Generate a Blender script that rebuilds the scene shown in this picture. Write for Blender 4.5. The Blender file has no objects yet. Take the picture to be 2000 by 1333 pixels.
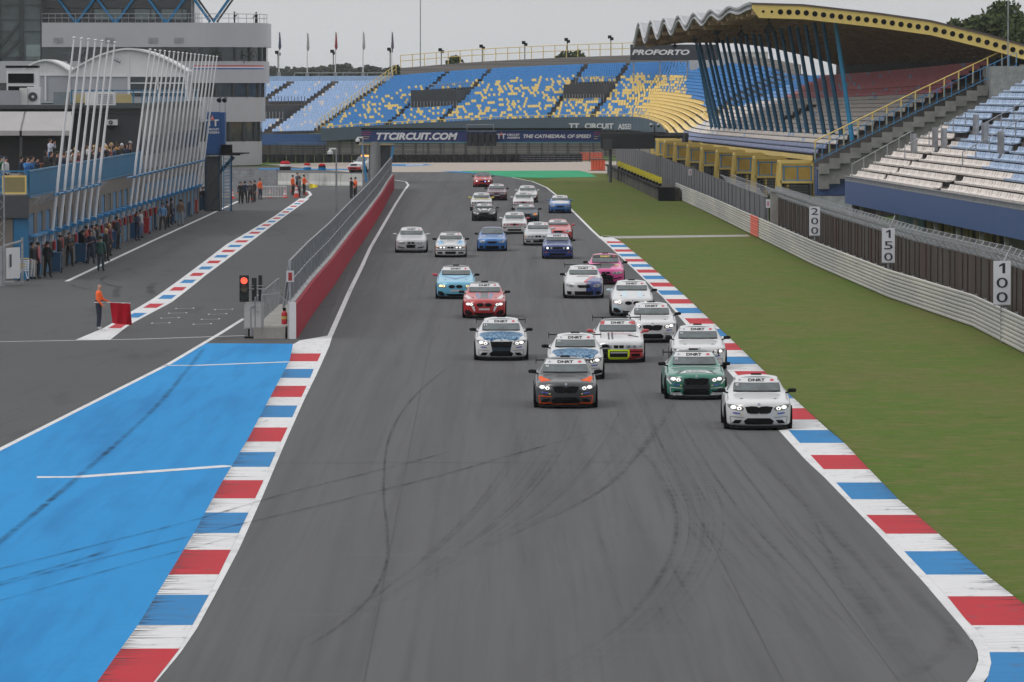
import bpy, bmesh, math, random
from mathutils import Vector, Matrix
from mathutils.bvhtree import BVHTree
random.seed(7)
R = math.radians
sc = bpy.context.scene
col = sc.collection
# ---------------- camera, sky, sun, exposure ----------------
FPX, CH, HZ = 10800.0, 9.3, 172.0
PITCH = math.atan((666.5-HZ)/FPX)
cd = bpy.data.cameras.new('camera'); cam = bpy.data.objects.new('camera', cd); col.objects.link(cam)
cam.location = (0, 0, CH); cam.rotation_euler = (math.pi/2-PITCH, 0, 0)
cd.sensor_width = 36; cd.lens = 36*FPX/2000; cd.clip_end = 9000; cd.clip_start = 1
sc.camera = cam
SUN_EL, SUN_AZ = 48, 250
w = bpy.data.worlds.new("World"); sc.world = w; w.use_nodes = True
nt = w.node_tree; N = nt.nodes; L = nt.links
bg = N['Background']; bg.inputs[1].default_value = 0.1
sky = N.new('ShaderNodeTexSky'); sky.sky_type = 'NISHITA'; sky.sun_disc = False
sky.sun_elevation = R(SUN_EL); sky.sun_rotation = R(SUN_AZ); sky.dust_density = 4; sky.air_density = 1
# overcast: cloud deck brighter towards the zenith, mixed over the clear sky
tc = N.new('ShaderNodeTexCoord'); sx = N.new('ShaderNodeSeparateXYZ'); L.new(tc.outputs['Generated'], sx.inputs[0])
cr = N.new('ShaderNodeValToRGB'); L.new(sx.outputs['Z'], cr.inputs[0])
cr.color_ramp.elements[0].position = 0.0; cr.color_ramp.elements[0].color = (.535, .547, .562, 1)
cr.color_ramp.elements[1].position = 1.0; cr.color_ramp.elements[1].color = (1, 1, 1, 1)
e = cr.color_ramp.elements.new(.035); e.color = (.575, .585, .595, 1)
e = cr.color_ramp.elements.new(.35); e.color = (.82, .83, .85, 1)
nz = N.new('ShaderNodeTexNoise'); nz.inputs['Scale'].default_value = 5; nz.inputs['Detail'].default_value = 5
mp = N.new('ShaderNodeMapping'); mp.inputs['Scale'].default_value = (1, 1, 7); L.new(tc.outputs['Generated'], mp.inputs[0]); L.new(mp.outputs[0], nz.inputs['Vector'])
mr = N.new('ShaderNodeMapRange'); L.new(nz.outputs[0], mr.inputs[0]); mr.inputs[1].default_value = .3; mr.inputs[2].default_value = .7; mr.inputs[3].default_value = .95; mr.inputs[4].default_value = 1.05
vm = N.new('ShaderNodeVectorMath'); vm.operation = 'SCALE'; L.new(cr.outputs[0], vm.inputs[0]); L.new(mr.outputs[0], vm.inputs['Scale'])
vs = N.new('ShaderNodeVectorMath'); vs.operation = 'SCALE'; vs.inputs['Scale'].default_value = 10.5; L.new(vm.outputs[0], vs.inputs[0])
mx = N.new('ShaderNodeMix'); mx.data_type = 'RGBA'; mx.inputs[0].default_value = .93
L.new(sky.outputs[0], mx.inputs[6]); L.new(vs.outputs[0], mx.inputs[7]); L.new(mx.outputs[2], bg.inputs[0])
sd = bpy.data.lights.new('sun', 'SUN'); sd.energy = .8; sd.angle = R(14); sd.color = (1, .97, .93)
so = bpy.data.objects.new('sun', sd); col.objects.link(so)
so.rotation_euler = (R(90-SUN_EL), 0, R(180-SUN_AZ))
sc.view_settings.view_transform = 'Standard'; sc.view_settings.look = 'None'; sc.view_settings.exposure = .08; sc.view_settings.gamma = 1
sc.cycles.max_bounces = 6; sc.cycles.diffuse_bounces = 3; sc.cycles.glossy_bounces = 2; sc.cycles.transmission_bounces = 4
sc.cycles.transparent_max_bounces = 12; sc.cycles.volume_bounces = 0; sc.cycles.use_adaptive_sampling = True
sc.cycles.adaptive_threshold = .02
# ---------------- pixel <-> world survey helpers (2000 px wide reference) ----------------
cp, sp = math.cos(PITCH), math.sin(PITCH)
def ray(px, py):
    dx, dy = (px-1000)/FPX, (666.5-py)/FPX
    return Vector((dx, cp+dy*sp, -sp+dy*cp))
def gp(px, py, z=0.0):
    d = ray(px, py); t = (z-CH)/d.z
    return Vector((d.x*t, d.y*t, z))
def dp(px, py, Y):
    d = ray(px, py); t = Y/d.y
    return Vector((d.x*t, Y, CH+d.z*t))
# ---------------- materials ----------------
MC = {}
def mat(name, c, rough=.6, metal=0, var=.12, scale=1.0, stretch=(1, 1, 1), emit=0, coat=0, bump=0, c2=None, var_detail=6, spec=None):
    if name in MC: return MC[name]
    m = bpy.data.materials.new(name); m.use_nodes = True
    t = m.node_tree; n = t.nodes; l = t.links; b = n['Principled BSDF']
    b.inputs['Roughness'].default_value = rough; b.inputs['Metallic'].default_value = metal
    if spec is not None: b.inputs['Specular IOR Level'].default_value = spec
    if coat: b.inputs['Coat Weight'].default_value = coat; b.inputs['Coat Roughness'].default_value = .08
    c = tuple(c)+(1,)
    if var or c2:
        g = n.new('ShaderNodeNewGeometry'); q = n.new('ShaderNodeMapping'); q.inputs['Scale'].default_value = stretch
        l.new(g.outputs['Position'], q.inputs[0])
        z = n.new('ShaderNodeTexNoise'); z.inputs['Scale'].default_value = scale; z.inputs['Detail'].default_value = var_detail; z.inputs['Roughness'].default_value = .65
        l.new(q.outputs[0], z.inputs['Vector'])
        r = n.new('ShaderNodeMapRange'); r.inputs[1].default_value = .3; r.inputs[2].default_value = .7
        l.new(z.outputs[0], r.inputs[0])
        x = n.new('ShaderNodeMix'); x.data_type = 'RGBA'
        lo = c2+(1,) if c2 else tuple(v*(1-var) for v in c[:3])+(1,)
        hi = c if c2 else tuple(min(1, v*(1+var)) for v in c[:3])+(1,)
        x.inputs[6].default_value = lo; x.inputs[7].default_value = hi
        l.new(r.outputs[0], x.inputs[0]); l.new(x.outputs[2], b.inputs['Base Color'])
        if bump:
            bp = n.new('ShaderNodeBump'); bp.inputs['Strength'].default_value = bump; bp.inputs['Distance'].default_value = .02
            l.new(z.outputs[0], bp.inputs['Height']); l.new(bp.outputs[0], b.inputs['Normal'])
    else: b.inputs['Base Color'].default_value = c
    if emit:
        b.inputs['Emission Color'].default_value = c; b.inputs['Emission Strength'].default_value = emit
    MC[name] = m; return m
def noise_layers(name, base, layers, rough=.85, bump=.2, spec=.08):
    """base colour with several noise layers: (scale, stretch, lo, hi, mult_lo, mult_hi) or with tint colour"""
    m = bpy.data.materials.new(name); m.use_nodes = True; t = m.node_tree; n = t.nodes; l = t.links; b = n['Principled BSDF']
    b.inputs['Roughness'].default_value = rough; b.inputs['Specular IOR Level'].default_value = spec
    g = n.new('ShaderNodeNewGeometry'); cur = n.new('ShaderNodeRGB'); cur.outputs[0].default_value = tuple(base)+(1,); cur = cur.outputs[0]
    for (s, st, lo, hi, tint, amt) in layers:
        q = n.new('ShaderNodeMapping'); q.inputs['Scale'].default_value = st; l.new(g.outputs['Position'], q.inputs[0])
        z = n.new('ShaderNodeTexNoise'); z.inputs['Scale'].default_value = s; z.inputs['Detail'].default_value = 8; z.inputs['Roughness'].default_value = .6
        l.new(q.outputs[0], z.inputs['Vector'])
        r = n.new('ShaderNodeMapRange'); r.inputs[1].default_value = lo; r.inputs[2].default_value = hi; r.inputs[4].default_value = amt; l.new(z.outputs[0], r.inputs[0])
        x = n.new('ShaderNodeMix'); x.data_type = 'RGBA'; l.new(r.outputs[0], x.inputs[0]); l.new(cur, x.inputs[6]); x.inputs[7].default_value = tuple(tint)+(1,)
        cur = x.outputs[2]
    l.new(cur, b.inputs['Base Color'])
    if bump:
        bp = n.new('ShaderNodeBump'); bp.inputs['Strength'].default_value = bump; bp.inputs['Distance'].default_value = .01
        l.new(z.outputs[0], bp.inputs['Height']); l.new(bp.outputs[0], b.inputs['Normal'])
    MC[name] = m; return m
# ---------------- object helpers ----------------
def T(o, label=None, cat=None, group=None, kind=None):
    if label: o['label'] = label
    if cat: o['category'] = cat
    if group: o['group'] = group
    if kind: o['kind'] = kind
    return o
def empty(name, loc=(0, 0, 0), rz=0):
    o = bpy.data.objects.new(name, None); col.objects.link(o); o.location = loc; o.rotation_euler = (0, 0, rz); return o
class MB:
    def __init__(s): s.v = []; s.f = []; s.m = []; s.M = Matrix.Identity(4)
    def add(s, vs, fs, mi=0):
        k = len(s.v); s.v += [s.M @ Vector(v) for v in vs]; s.f += [tuple(i+k for i in f) for f in fs]; s.m += [mi]*len(fs)
    def box(s, x0, x1, y0, y1, z0, z1, mi=0):
        s.add([(x0,y0,z0),(x1,y0,z0),(x1,y1,z0),(x0,y1,z0),(x0,y0,z1),(x1,y0,z1),(x1,y1,z1),(x0,y1,z1)],
              [(0,3,2,1),(4,5,6,7),(0,1,5,4),(1,2,6,5),(2,3,7,6),(3,0,4,7)], mi)
    def bar(s, p, q, r, r2=None, n=6, mi=0, cap=True):
        p, q = Vector(p), Vector(q); r2 = r if r2 is None else r2
        d = (q-p).normalized(); a = d.orthogonal().normalized(); b = d.cross(a)
        vs = []; 
        for c, rr in ((p, r), (q, r2)):
            for i in range(n):
                t = 2*math.pi*(i+.5)/n; vs.append(c+(a*math.cos(t)+b*math.sin(t))*rr)
        fs = [(i, (i+1) % n, n+(i+1) % n, n+i) for i in range(n)]
        if cap: fs += [tuple(range(n-1, -1, -1)), tuple(range(n, 2*n))]
        s.add(vs, fs, mi)
    def beam(s, p, q, wx, wz, mi=0):
        """rectangular bar: wx horizontal, wz vertical-ish"""
        p, q = Vector(p), Vector(q); d = (q-p).normalized()
        a = d.cross(Vector((0, 0, 1)));
        a = Vector((1, 0, 0)) if a.length < 1e-4 else a.normalized()
        b = a.cross(d); vs = []
        for c in (p, q):
            for (i, j) in ((-1,-1),(1,-1),(1,1),(-1,1)): vs.append(c+a*wx/2*i+b*wz/2*j)
        s.add(vs, [(0,1,2,3),(7,6,5,4),(0,4,5,1),(1,5,6,2),(2,6,7,3),(3,7,4,0)], mi)
    def tube(s, pts, r, n=6, mi=0):
        for a, b in zip(pts, pts[1:]): s.bar(a, b, r, n=n, mi=mi)
    def prism(s, poly, z0, z1, mi=0):
        n = len(poly); vs = [(x, y, z0) for x, y in poly]+[(x, y, z1) for x, y in poly]
        s.add(vs, [tuple(range(n-1, -1, -1)), tuple(range(n, 2*n))]+[(i, (i+1) % n, n+(i+1) % n, n+i) for i in range(n)], mi)
    def wall(s, a, b, z0, z1, t=.2, mi=0):
        """vertical slab between plan points; z0/z1 may be pairs"""
        a, b = Vector(a[:2]), Vector(b[:2]); d = (b-a).normalized(); nn = Vector((-d.y, d.x))*t/2
        z0 = z0 if isinstance(z0, tuple) else (z0, z0); z1 = z1 if isinstance(z1, tuple) else (z1, z1)
        vs = [(*(a-nn), z0[0]), (*(b-nn), z0[1]), (*(b+nn), z0[1]), (*(a+nn), z0[0]), (*(a-nn), z1[0]), (*(b-nn), z1[1]), (*(b+nn), z1[1]), (*(a+nn), z1[0])]
        s.add(vs, [(0,3,2,1),(4,5,6,7),(0,1,5,4),(1,2,6,5),(2,3,7,6),(3,0,4,7)], mi)
    def strip(s, A, B, mi=0):
        n = len(A); s.add(list(A)+list(B), [(i, i+1, n+i+1, n+i) for i in range(n-1)], mi)
    def lathe(s, prof, n=12, c=(0, 0, 0), mi=0, cap=True):
        c = Vector(c); vs = [c+Vector((r*math.cos(2*math.pi*i/n), r*math.sin(2*math.pi*i/n), z)) for r, z in prof for i in range(n)]
        fs = [(k*n+i, k*n+(i+1) % n, (k+1)*n+(i+1) % n, (k+1)*n+i) for k in range(len(prof)-1) for i in range(n)]
        if cap: fs += [tuple(range(n-1, -1, -1)), tuple(range((len(prof)-1)*n, len(prof)*n))]
        s.add(vs, fs, mi)
    def mesh(s, name):
        me = bpy.data.meshes.new(name); me.from_pydata([tuple(v) for v in s.v], [], s.f); return me
    def build(s, name, mats, parent=None, smooth=False):
        me = s.mesh(name); mats = mats if isinstance(mats, (list, tuple)) else [mats]
        for m in mats: me.materials.append(m)
        if len(mats) > 1: me.polygons.foreach_set('material_index', s.m)
        if smooth: me.polygons.foreach_set('use_smooth', [True]*len(me.polygons))
        me.update(); return link(name, me, parent)
def link(name, me, parent=None):
    o = bpy.data.objects.new(name, me); col.objects.link(o)
    if parent: o.parent = parent
    return o
def dup(root, loc=None, rz=None):
    r = root.copy(); col.objects.link(r)
    if loc is not None: r.location = loc
    if rz is not None: r.rotation_euler = (0, 0, rz)
    for ch in list(root.children):
        c = ch.copy(); col.objects.link(c); c.parent = r
        for g in ch.children:
            d = g.copy(); col.objects.link(d); d.parent = c
    return r
FONTS = {}
def text_mesh(txt, width, height=None, bold=.0, shear=0, spacing=1.0):
    """flat text mesh data in XY, centred, scaled to width (and height)"""
    cu = bpy.data.curves.new('lettering', 'FONT'); cu.body = txt; cu.align_x = 'CENTER'; cu.offset = bold; cu.shear = shear; cu.space_character = spacing; cu.resolution_u = 3
    o = bpy.data.objects.new('tmp_text', cu); col.objects.link(o)
    bpy.context.view_layer.update()
    me = bpy.data.meshes.new_from_object(o.evaluated_get(bpy.context.evaluated_depsgraph_get()))
    bpy.data.objects.remove(o); bpy.data.curves.remove(cu)
    xs = [v.co.x for v in me.vertices]; ys = [v.co.y for v in me.vertices]
    x0, x1, y0, y1 = min(xs), max(xs), min(ys), max(ys); sx_ = width/(x1-x0); sy_ = height/(y1-y0) if height else sx_
    vs = [((v.co.x-(x0+x1)/2)*sx_, (v.co.y-(y0+y1)/2)*sy_, 0) for v in me.vertices]; fs = [tuple(p.vertices) for p in me.polygons]
    bpy.data.meshes.remove(me); return vs, fs
def sign_text(txt, c, width, height, m, parent, right=(1, 0, 0), up=(0, 0, 1), bold=.02, shear=0, name='lettering', spacing=1.0, th=.012):
    vs, fs = text_mesh(txt, width, height, bold, shear, spacing); r_, u_ = Vector(right).normalized(), Vector(up).normalized(); nn = r_.cross(u_)
    mb = MB(); c = Vector(c); n = len(vs)
    front = [c+r_*v[0]+u_*v[1]+nn*th for v in vs]
    mb.add(front, fs); return mb.build(name, m, parent)
# ---------------- common materials ----------------
asphalt = noise_layers('asphalt_grey', (.094, .095, .098), [
    (.05, (1, .12, 1), .35, .7, (.112, .112, .115), .7), (1.3, (1, .008, 1), .46, .70, (.050, .050, .053), .5), (5, (1, .010, 1), .50, .72, (.055, .055, .057), .5),
    (.22, (1, .05, 1), .50, .66, (.055, .055, .058), .7), (.6, (.3, 1.2, 1), .6, .68, (.105, .105, .108), .5), (9, (1, .6, 1), .55, .75, (.075, .075, .077), .45),
    (34, (1, .5, 1), .35, .7, (.125, .125, .128), .4)], rough=.8, bump=.15)
asphalt_pit = noise_layers('asphalt_pit', (.074, .075, .078), [
    (.08, (1, .3, 1), .4, .7, (.10, .10, .103), .6), (.5, (1, .15, 1), .58, .72, (.03, .03, .032), .6),
    (25, (1, 1, 1), .3, .75, (.10, .10, .103), .4)], rough=.8, bump=.15)
grass = noise_layers('grass_turf', (.072, .118, .016), [
    (.07, (1, .35, 1), .42, .58, (.120, .110, .034), .65), (.30, (1, .5, 1), .50, .66, (.055, .125, .008), .85),
    (.9, (.8, .6, 1), .50, .66, (.135, .120, .040), .75), (2.2, (.6, 1, 1), .50, .64, (.165, .13, .06), .65), (1.7, (.5, .9, 1), .56, .68, (.045, .070, .010), .7),
    (7, (.6, 1, 1), .52, .68, (.042, .065, .010), .55), (26, (1, .6, 1), .4, .7, (.115, .15, .035), .5)], rough=.95, bump=.6)
grass_far = noise_layers('grass_far', (.07, .12, .02), [(.06, (1, .2, 1), .4, .7, (.065, .085, .02), .7), (4, (1, .2, 1), .3, .7, (.03, .06, .01), .4)], rough=.95)
def paint(name, c, dirt=.55):
    return noise_layers(name, c, [(.3, (1, .4, 1), .3, .75, tuple(v*.82 for v in c), .8), (1.1, (.25, 9, 1), .58, .68, (.05, .05, .055), dirt), (2.2, (1.5, .5, 1), .58, .72, (.09, .09, .095), .55), (40, (1, 1, 1), .4, .8, tuple(v*.8 for v in c), .35)], rough=.6)
white_paint = paint('kerb_white', (.66, .66, .67)); red_paint = paint('kerb_red', (.46, .012, .025)); blue_paint = paint('kerb_blue', (.012, .185, .44))
line_white = noise_layers('line_white', (.62, .62, .63), [(3, (1, .3, 1), .5, .75, (.3, .3, .31), .6), (.4, (1, .2, 1), .55, .7, (.35, .35, .36), .5)], rough=.6)
runoff_blue = noise_layers('runoff_blue', (.010, .215, .50), [(.12, (1, .25, 1), .38, .62, (.014, .235, .54), .9), (.5, (1, .08, 1), .5, .65, (.006, .15, .385), .7), (2, (1, .04, 1), .5, .7, (.006, .14, .36), .5), (3, (.12, 2.5, 1), .60, .68, (.02, .12, .28), .5), (14, (.5, 1, 1), .62, .72, (.04, .12, .22), .4)], rough=.7)
rubber = mat('tyre_rubber', (.010, .010, .011), .85, var=.2, spec=.1)
blackm = mat('black_trim', (.007, .007, .008), .6, var=0, spec=.12)
white_m = mat('white_metal', (.62, .62, .64), .45, var=.06)
steel = mat('galvanised_steel', (.30, .31, .33), .5, .5, var=.25, scale=2)
grey_m = mat('grey_cladding', (.27, .275, .30), .5, .1, var=.06, scale=.5)
dark_grey = mat('dark_grey', (.055, .057, .063), .6, var=.12)
concrete = mat('concrete', (.30, .29, .27), .85, var=.22, scale=1.5)
yellow_m = mat('yellow_steel', (.66, .49, .15), .5, var=.1)
blue_m = mat('blue_steel', (.020, .20, .42), .45, var=.12)
# =================== GROUND ===================
def sheet(name, pts, z, m, kind='structure'):
    """polygon from plan points, as a thin sheet"""
    bm = bmesh.new(); vs = [bm.verts.new((p[0], p[1], z)) for p in pts]; es = [bm.edges.new((vs[i], vs[(i+1) % len(vs)])) for i in range(len(vs))]
    bmesh.ops.triangle_fill(bm, use_beauty=True, use_dissolve=False, edges=es, normal=(0, 0, 1))
    for f in bm.faces:
        if f.normal.z < 0: f.normal_flip()
    me = bpy.data.meshes.new(name); bm.to_mesh(me); bm.free(); me.materials.append(m); o = link(name, me); o['kind'] = kind; return o
def G(lst, z=0): return [gp(x, y, z) for x, y in lst]
TRK_R = [(1888,1333),(1909,1296),(1909,1267),(1884,1230),(1804,1136),(1717,1042),(1612,933),(1576,900),(1523,841.6),(1431,733.6),(1336,628.5),(1300,585),(1276,562),(1237,524),(1196,486),(1174,466.5),(1156,450),(1140,434),(1116,410),(1088,383),(1068,367),(1040,355),(1000,347),(940,341),(880,337.5),(820,335.5)]
gr = [(-260, -20), (260, -20), (700, 2600), (-900, 2600)]
sheet('ground', gr, -.012, grass_far)
apron = noise_layers('far_asphalt', (.10, .10, .105), [(.1, (1, 1, 1), .4, .7, (.13, .13, .13), .5)])
# race track asphalt (right of the pit wall) and paddock / pit lane asphalt
tr = G(TRK_R)
track_poly = [(v.x, v.y) for v in tr]
track_poly = [(12, 20), (9, 70)]+track_poly+[(-60, 618), (-60, 560), (-12, 500), (-7.4, 205), (-7.6, 20)]
sheet('race_track', track_poly, 0, asphalt)
sheet('pit_lane', [(-60, 20), (-7.3, 20), (-7.1, 205), (-11.7, 500), (-60, 560)], .0005, asphalt_pit)
sheet('far_track', [(-80, 612), (-9, 612), (-9.5, 640), (-22, 652), (-80, 655)], .002, apron)
# grass verge between kerb and guardrail
gv = G([(1040,355),(1068,367),(1088,383),(1116,410),(1140,434),(1156,450),(1174,460),(1206,466),(1235.5,491),(1283.5,531),(1343.5,583.5),(1396,633),(1449,683),(1504,736),(1571,797),(1645,861),(1696,915),(1754,975),(1830,1040),(1920,1118),(2000,1180),(2150,1300),(2300,1450)])
sheet('grass_verge', [(v.x, v.y) for v in gv]+[(26, 95), (20.5, 150), (18.3, 195), (16.2, 330), (14.6, 465), (12.0, 560), (9.5, 612)], .0035, grass)
sheet('service_path', [(v.x, v.y) for v in G([(1174,459),(1195,462),(1460,459),(1465,462.5),(1208,466.5),(1190,463)])], .008, concrete)
gravel = mat('gravel', (.36, .31, .27), .95, var=.25, scale=6)
sheet('gravel_trap', [(-18, 611), (-2, 611), (4, 606), (12, 601), (22, 600), (30, 700), (-16, 700), (-30, 672)], .006, gravel)
green_p = noise_layers('green_runoff', (.03, .27, .13), [(.3, (1, .3, 1), .4, .7, (.04, .33, .17), .7)])
sheet('green_runoff', [(v.x, v.y) for v in G([(905,336),(1000,347),(1060,348),(1165,346),(1150,338),(1130,333.5),(900,334.5)])], .011, green_p)
sheet('painted_runoff', [(v.x, v.y) for v in G([(860,334.5),(905,335.5),(1002,346.5),(940,340.2),(880,337)])], .015, blue_paint)
sheet('painted_runoff', [(v.x, v.y) for v in G([(760,321.5),(830,321),(845,323),(800,325.5),(764,325)])], .012, blue_paint)
sheet('painted_runoff', [(v.x, v.y) for v in G([(505,329.5),(700,330.5),(700,333),(505,332)])], .012, blue_paint)
sheet('painted_runoff', [(v.x, v.y) for v in G([(790,322.5),(826,322),(828,323),(795,324)])], .016, white_paint)
# ---- painted lines ----
def band(name, A, B, z, m, kind='structure'):
    mb = MB(); mb.strip(G(A, z), G(B, z)); o = mb.build(name, m); o['kind'] = kind
    return o
def line(name, pts, wd, z, m):
    P = [Vector((p[0], p[1], z)) for p in pts]; A = []; B = []
    for i, p in enumerate(P):
        d = (P[min(i+1, len(P)-1)]-P[max(i-1, 0)]).normalized(); n = Vector((-d.y, d.x, 0))
        ww = wd if not isinstance(wd, (list, tuple)) else wd[i]
        A.append(p-n*ww/2); B.append(p+n*ww/2)
    mb = MB(); mb.strip(A, B); o = mb.build(name, m); o['kind'] = 'structure'; return o
def interp(lst, y):
    """x on polyline of (px,y) at y"""
    L_ = sorted(lst, key=lambda p: p[1])
    if y <= L_[0][1]: a, b = L_[0], L_[1]
    elif y >= L_[-1][1]: a, b = L_[-2], L_[-1]
    else:
        for a, b in zip(L_, L_[1:]):
            if a[1] <= y <= b[1]: break
    return a[0]+(b[0]-a[0])*(y-a[1])/(b[1]-a[1]+1e-9)
RK_IN = [(1184,472),(1199,488),(1221,508),(1243,528),(1262,546.5),(1283.5,567),(1300,584.5),(1318,602),(1337,622),(1358,643),(1384,671),(1408,697),(1434,725.5),(1500,797.7),(1540,840.4),(1583,888.9),(1633,942.7),(1692,1006),(1766,1077),(1850,1165),(1886,1210),(1919,1243),(1931,1274),(1935,1300),(1925,1333),(1890,1390)]
RK_OUT = [(1174,459),(1206,466),(1235.5,491),(1258,509),(1283.5,531),(1313,556.5),(1343.5,583.5),(1372,611),(1396,633),(1449,683),(1477.6,711),(1504,736),(1571,797),(1620,841.6),(1645,861),(1696,915),(1754,975),(1830,1040),(1920,1118),(2000,1180),(2100,1262),(2190,1345),(2240,1400)]
def kerb(name, IN, OUT, blocks, y0, y1, z, lip=True):
    """blocks: list of (top y, bottom y, material index) coloured; the rest is white"""
    ys = []; 
    cuts = sorted(set([y0, y1]+[b[0] for b in blocks]+[b[1] for b in blocks])); mb = MB()
    for a, b in zip(cuts, cuts[1:]):
        mid = (a+b)/2; mi = 0
        for t, u, k in blocks:
            if t <= mid <= u: mi = k
        n = max(1, int((b-a)/9)); rows = [a+(b-a)*i/n for i in range(n+1)]
        A = []; B = []
        for yy in rows:
            A.append(gp(interp(IN, yy), yy, z)); B.append(gp(interp(OUT, yy), yy, z+(.05 if lip else 0)))
        mb.strip(A, B, mi)
    o = mb.build(name, [white_paint, red_paint, blue_paint]); o['kind'] = 'structure'; return o
tops = [471.8,478.5,487.5,496.2,506.3,516.3,527,538.8,552.3,567.5,584.5,601.7,622,642.9,670.7,696.9,725.2,757,797.7,840.4,888.9,942.7,1006,1077,1165,1274]
bl = []
for i, t in enumerate(tops):
    nx = tops[i+1] if i+1 < len(tops) else 1400
    bl.append((t, t+(nx-t)*.52 if i < 25 else 1400, 1 if i % 2 == 0 else 2))
kerb('kerb', RK_IN, RK_OUT, bl, 464, 1400, .008)
TE = [(x, y) for x, y in TRK_R if y > 462]
TE2 = [(x+max(5, (y-400)*.035)*1.0, y) for x, y in TE]
ys = [462+(1250-462)*i/60 for i in range(61)]
band('edge_line', [(interp(TE, y)-1.5, y) for y in ys], [(interp([(p[0], p[1]) for p in RK_IN if p[1] < 1260], y)+2, y) for y in ys], .0045, line_white)
band('edge_line', [(1884,1230),(1899,1250),(1909,1270),(1911,1290),(1904,1310),(1888,1333),(1850,1370)], [(1903,1226),(1922,1248),(1932,1272),(1936,1295),(1930,1320),(1912,1345),(1880,1385)], .014, line_white)
far = [p for p in TRK_R if 345 < p[1] < 470]
fp = [gp(x, y) for x, y in far]
line('edge_line', [(v.x, v.y) for v in fp], .17, .008, line_white)
# left track edge line
ll = G([(645,656),(684,567),(707,520.5),(723.5,484),(750,438),(773,398.5),(790,372),(797.7,362),(793,355.5),(770,352)])
line('edge_line', [(v.x, v.y) for v in ll], .2, .006, line_white)
# left kerb
LK_L = [(572,674),(566,704.5),(530.6,770.5),(484,858),(434,941),(379.4,1040),(330,1122),(269.4,1221),(192.5,1328.6),(120,1420)]
LK_R = [(634,674),(627,691),(613,721),(599,754),(581,792.5),(562,835),(539,883),(515,938),(485.5,1001),(451,1074),(408,1162),(351,1267),(299.7,1333),(225,1420)]
LK_O = [(643,677),(621,726.5),(594,781.5),(555,869.5),(511,974),(467,1073),(418,1166),(385,1227),(352,1276),(308,1328.6),(230,1421)]
cl = [(165,193,1),(220,252,2),(280,320,1),(350,392,2),(428,478,1),(515,568,2),(615,680,1),(730,803,2),(862,950,1),(1022,1130,2),(1213,1345,1)]
kerb('kerb', LK_L, LK_R, [(600+a/1.8186, 600+b/1.8186, k) for a, b, k in cl], 672, 1420, .012, lip=False)
ys = [674+(1420-674)*i/50 for i in range(51)]
band('edge_line', [(interp(LK_R, y)-1, y) for y in ys], [(interp(LK_O, y), y) for y in ys], .007, line_white)
sheet('edge_line', [(v.x, v.y) for v in G([(572,674),(585,666),(650,654.5),(643,677.5)])], .008, line_white)
# blue painted run-off
edge = [(interp(LK_L, y)+1, y) for y in [672+(1420-672)*i/25 for i in range(26)]]
sheet('painted_runoff', [(v.x, v.y) for v in G([(395,671)]+edge+[(-600,1420),(-600,1190),(0,881),(330,712)])], .004, runoff_blue)
bl_ = G([(476,623),(430,652),(330,711.5),(0,878.5),(-500,1132)]); line('edge_line', [(v.x, v.y) for v in bl_], .17, .008, line_white)
l2 = G([(318,714.5),(385,714.5),(566,707.5)]); line('cross_line', [(v.x, v.y) for v in l2], .42, .008, line_white)
l2 = G([(72,933),(150,932.5),(452,910.5)]); line('cross_line', [(v.x, v.y) for v in l2], .55, .008, line_white)
l2 = G([(0,668),(270,663),(478,656)]); line('cross_line', [(v.x, v.y) for v in l2], .22, .004, line_white)
l2 = G([(130,550),(200,517),(300,470),(400,424),(465,393.5)]); line('pit_line', [(v.x, v.y) for v in l2], .22, .0045, line_white)
# pit lane striped band
PL = [(148,664),(205,640),(251,612),(300,583),(349,548),(400,510),(443,477),(466,464),(532,425),(585,388.5)]
PR = [(232,664),(254,634),(335,591),(384,561),(400,537),(433,515),(466,491),(480,477),(532,441),(604,388)]
PR = [(215,664),(254,634),(295,612),(335,591),(384,553),(400,539.5),(433,515),(480,480),(532,441),(604.6,388)]
ys = [388+(664-388)*i/60 for i in range(61)]
band('pit_kerb', [(interp(PL, y), y) for y in ys], [(interp(PR, y), y) for y in ys], .005, white_paint)
mb = MB()
for k in range(26):
    D0 = 214+k*9.9; y0_, y1_ = [HZ+FPX*CH/(D0+dd) for dd in (0, 4.6)]
    if y1_ < 392: break
    def q(yy, f, z=.009): 
        a, b = interp(PL, yy), interp(PR, yy); return gp(a+(b-a)*f, yy, z)
    mb.strip([q(y0_, .22), q(y1_, .22)][::-1], [q(y0_, .80), q(y1_, .80)][::-1], k % 2)
o = mb.build('pit_kerb', [red_paint, blue_paint]); o['kind'] = 'structure'
pk = G([(596,389),(607,381),(603,375),(590,371)]); line('edge_line', [(v.x, v.y) for v in pk], .25, .008, line_white)
for (x, y) in [(361,603),(347,612),(332,621.5),(314,631.5),(437,605),(425,614),(411,624),(395,633.5)]:
    a, b = gp(x-17, y+.5), gp(x+17, y-.5); line('grid_mark', [(a.x, a.y), (b.x, b.y)], .08, .004, line_white)
    for e_ in (a, b): line('grid_mark', [(e_.x, e_.y-.3), (e_.x, e_.y+.3)], .07, .008, line_white)
l2 = G([(735,384),(800,383),(930,383)]); line('cross_line', [(v.x, v.y) for v in l2], .25, .004, mat('worn_line', (.16,.16,.165), .8))
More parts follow.
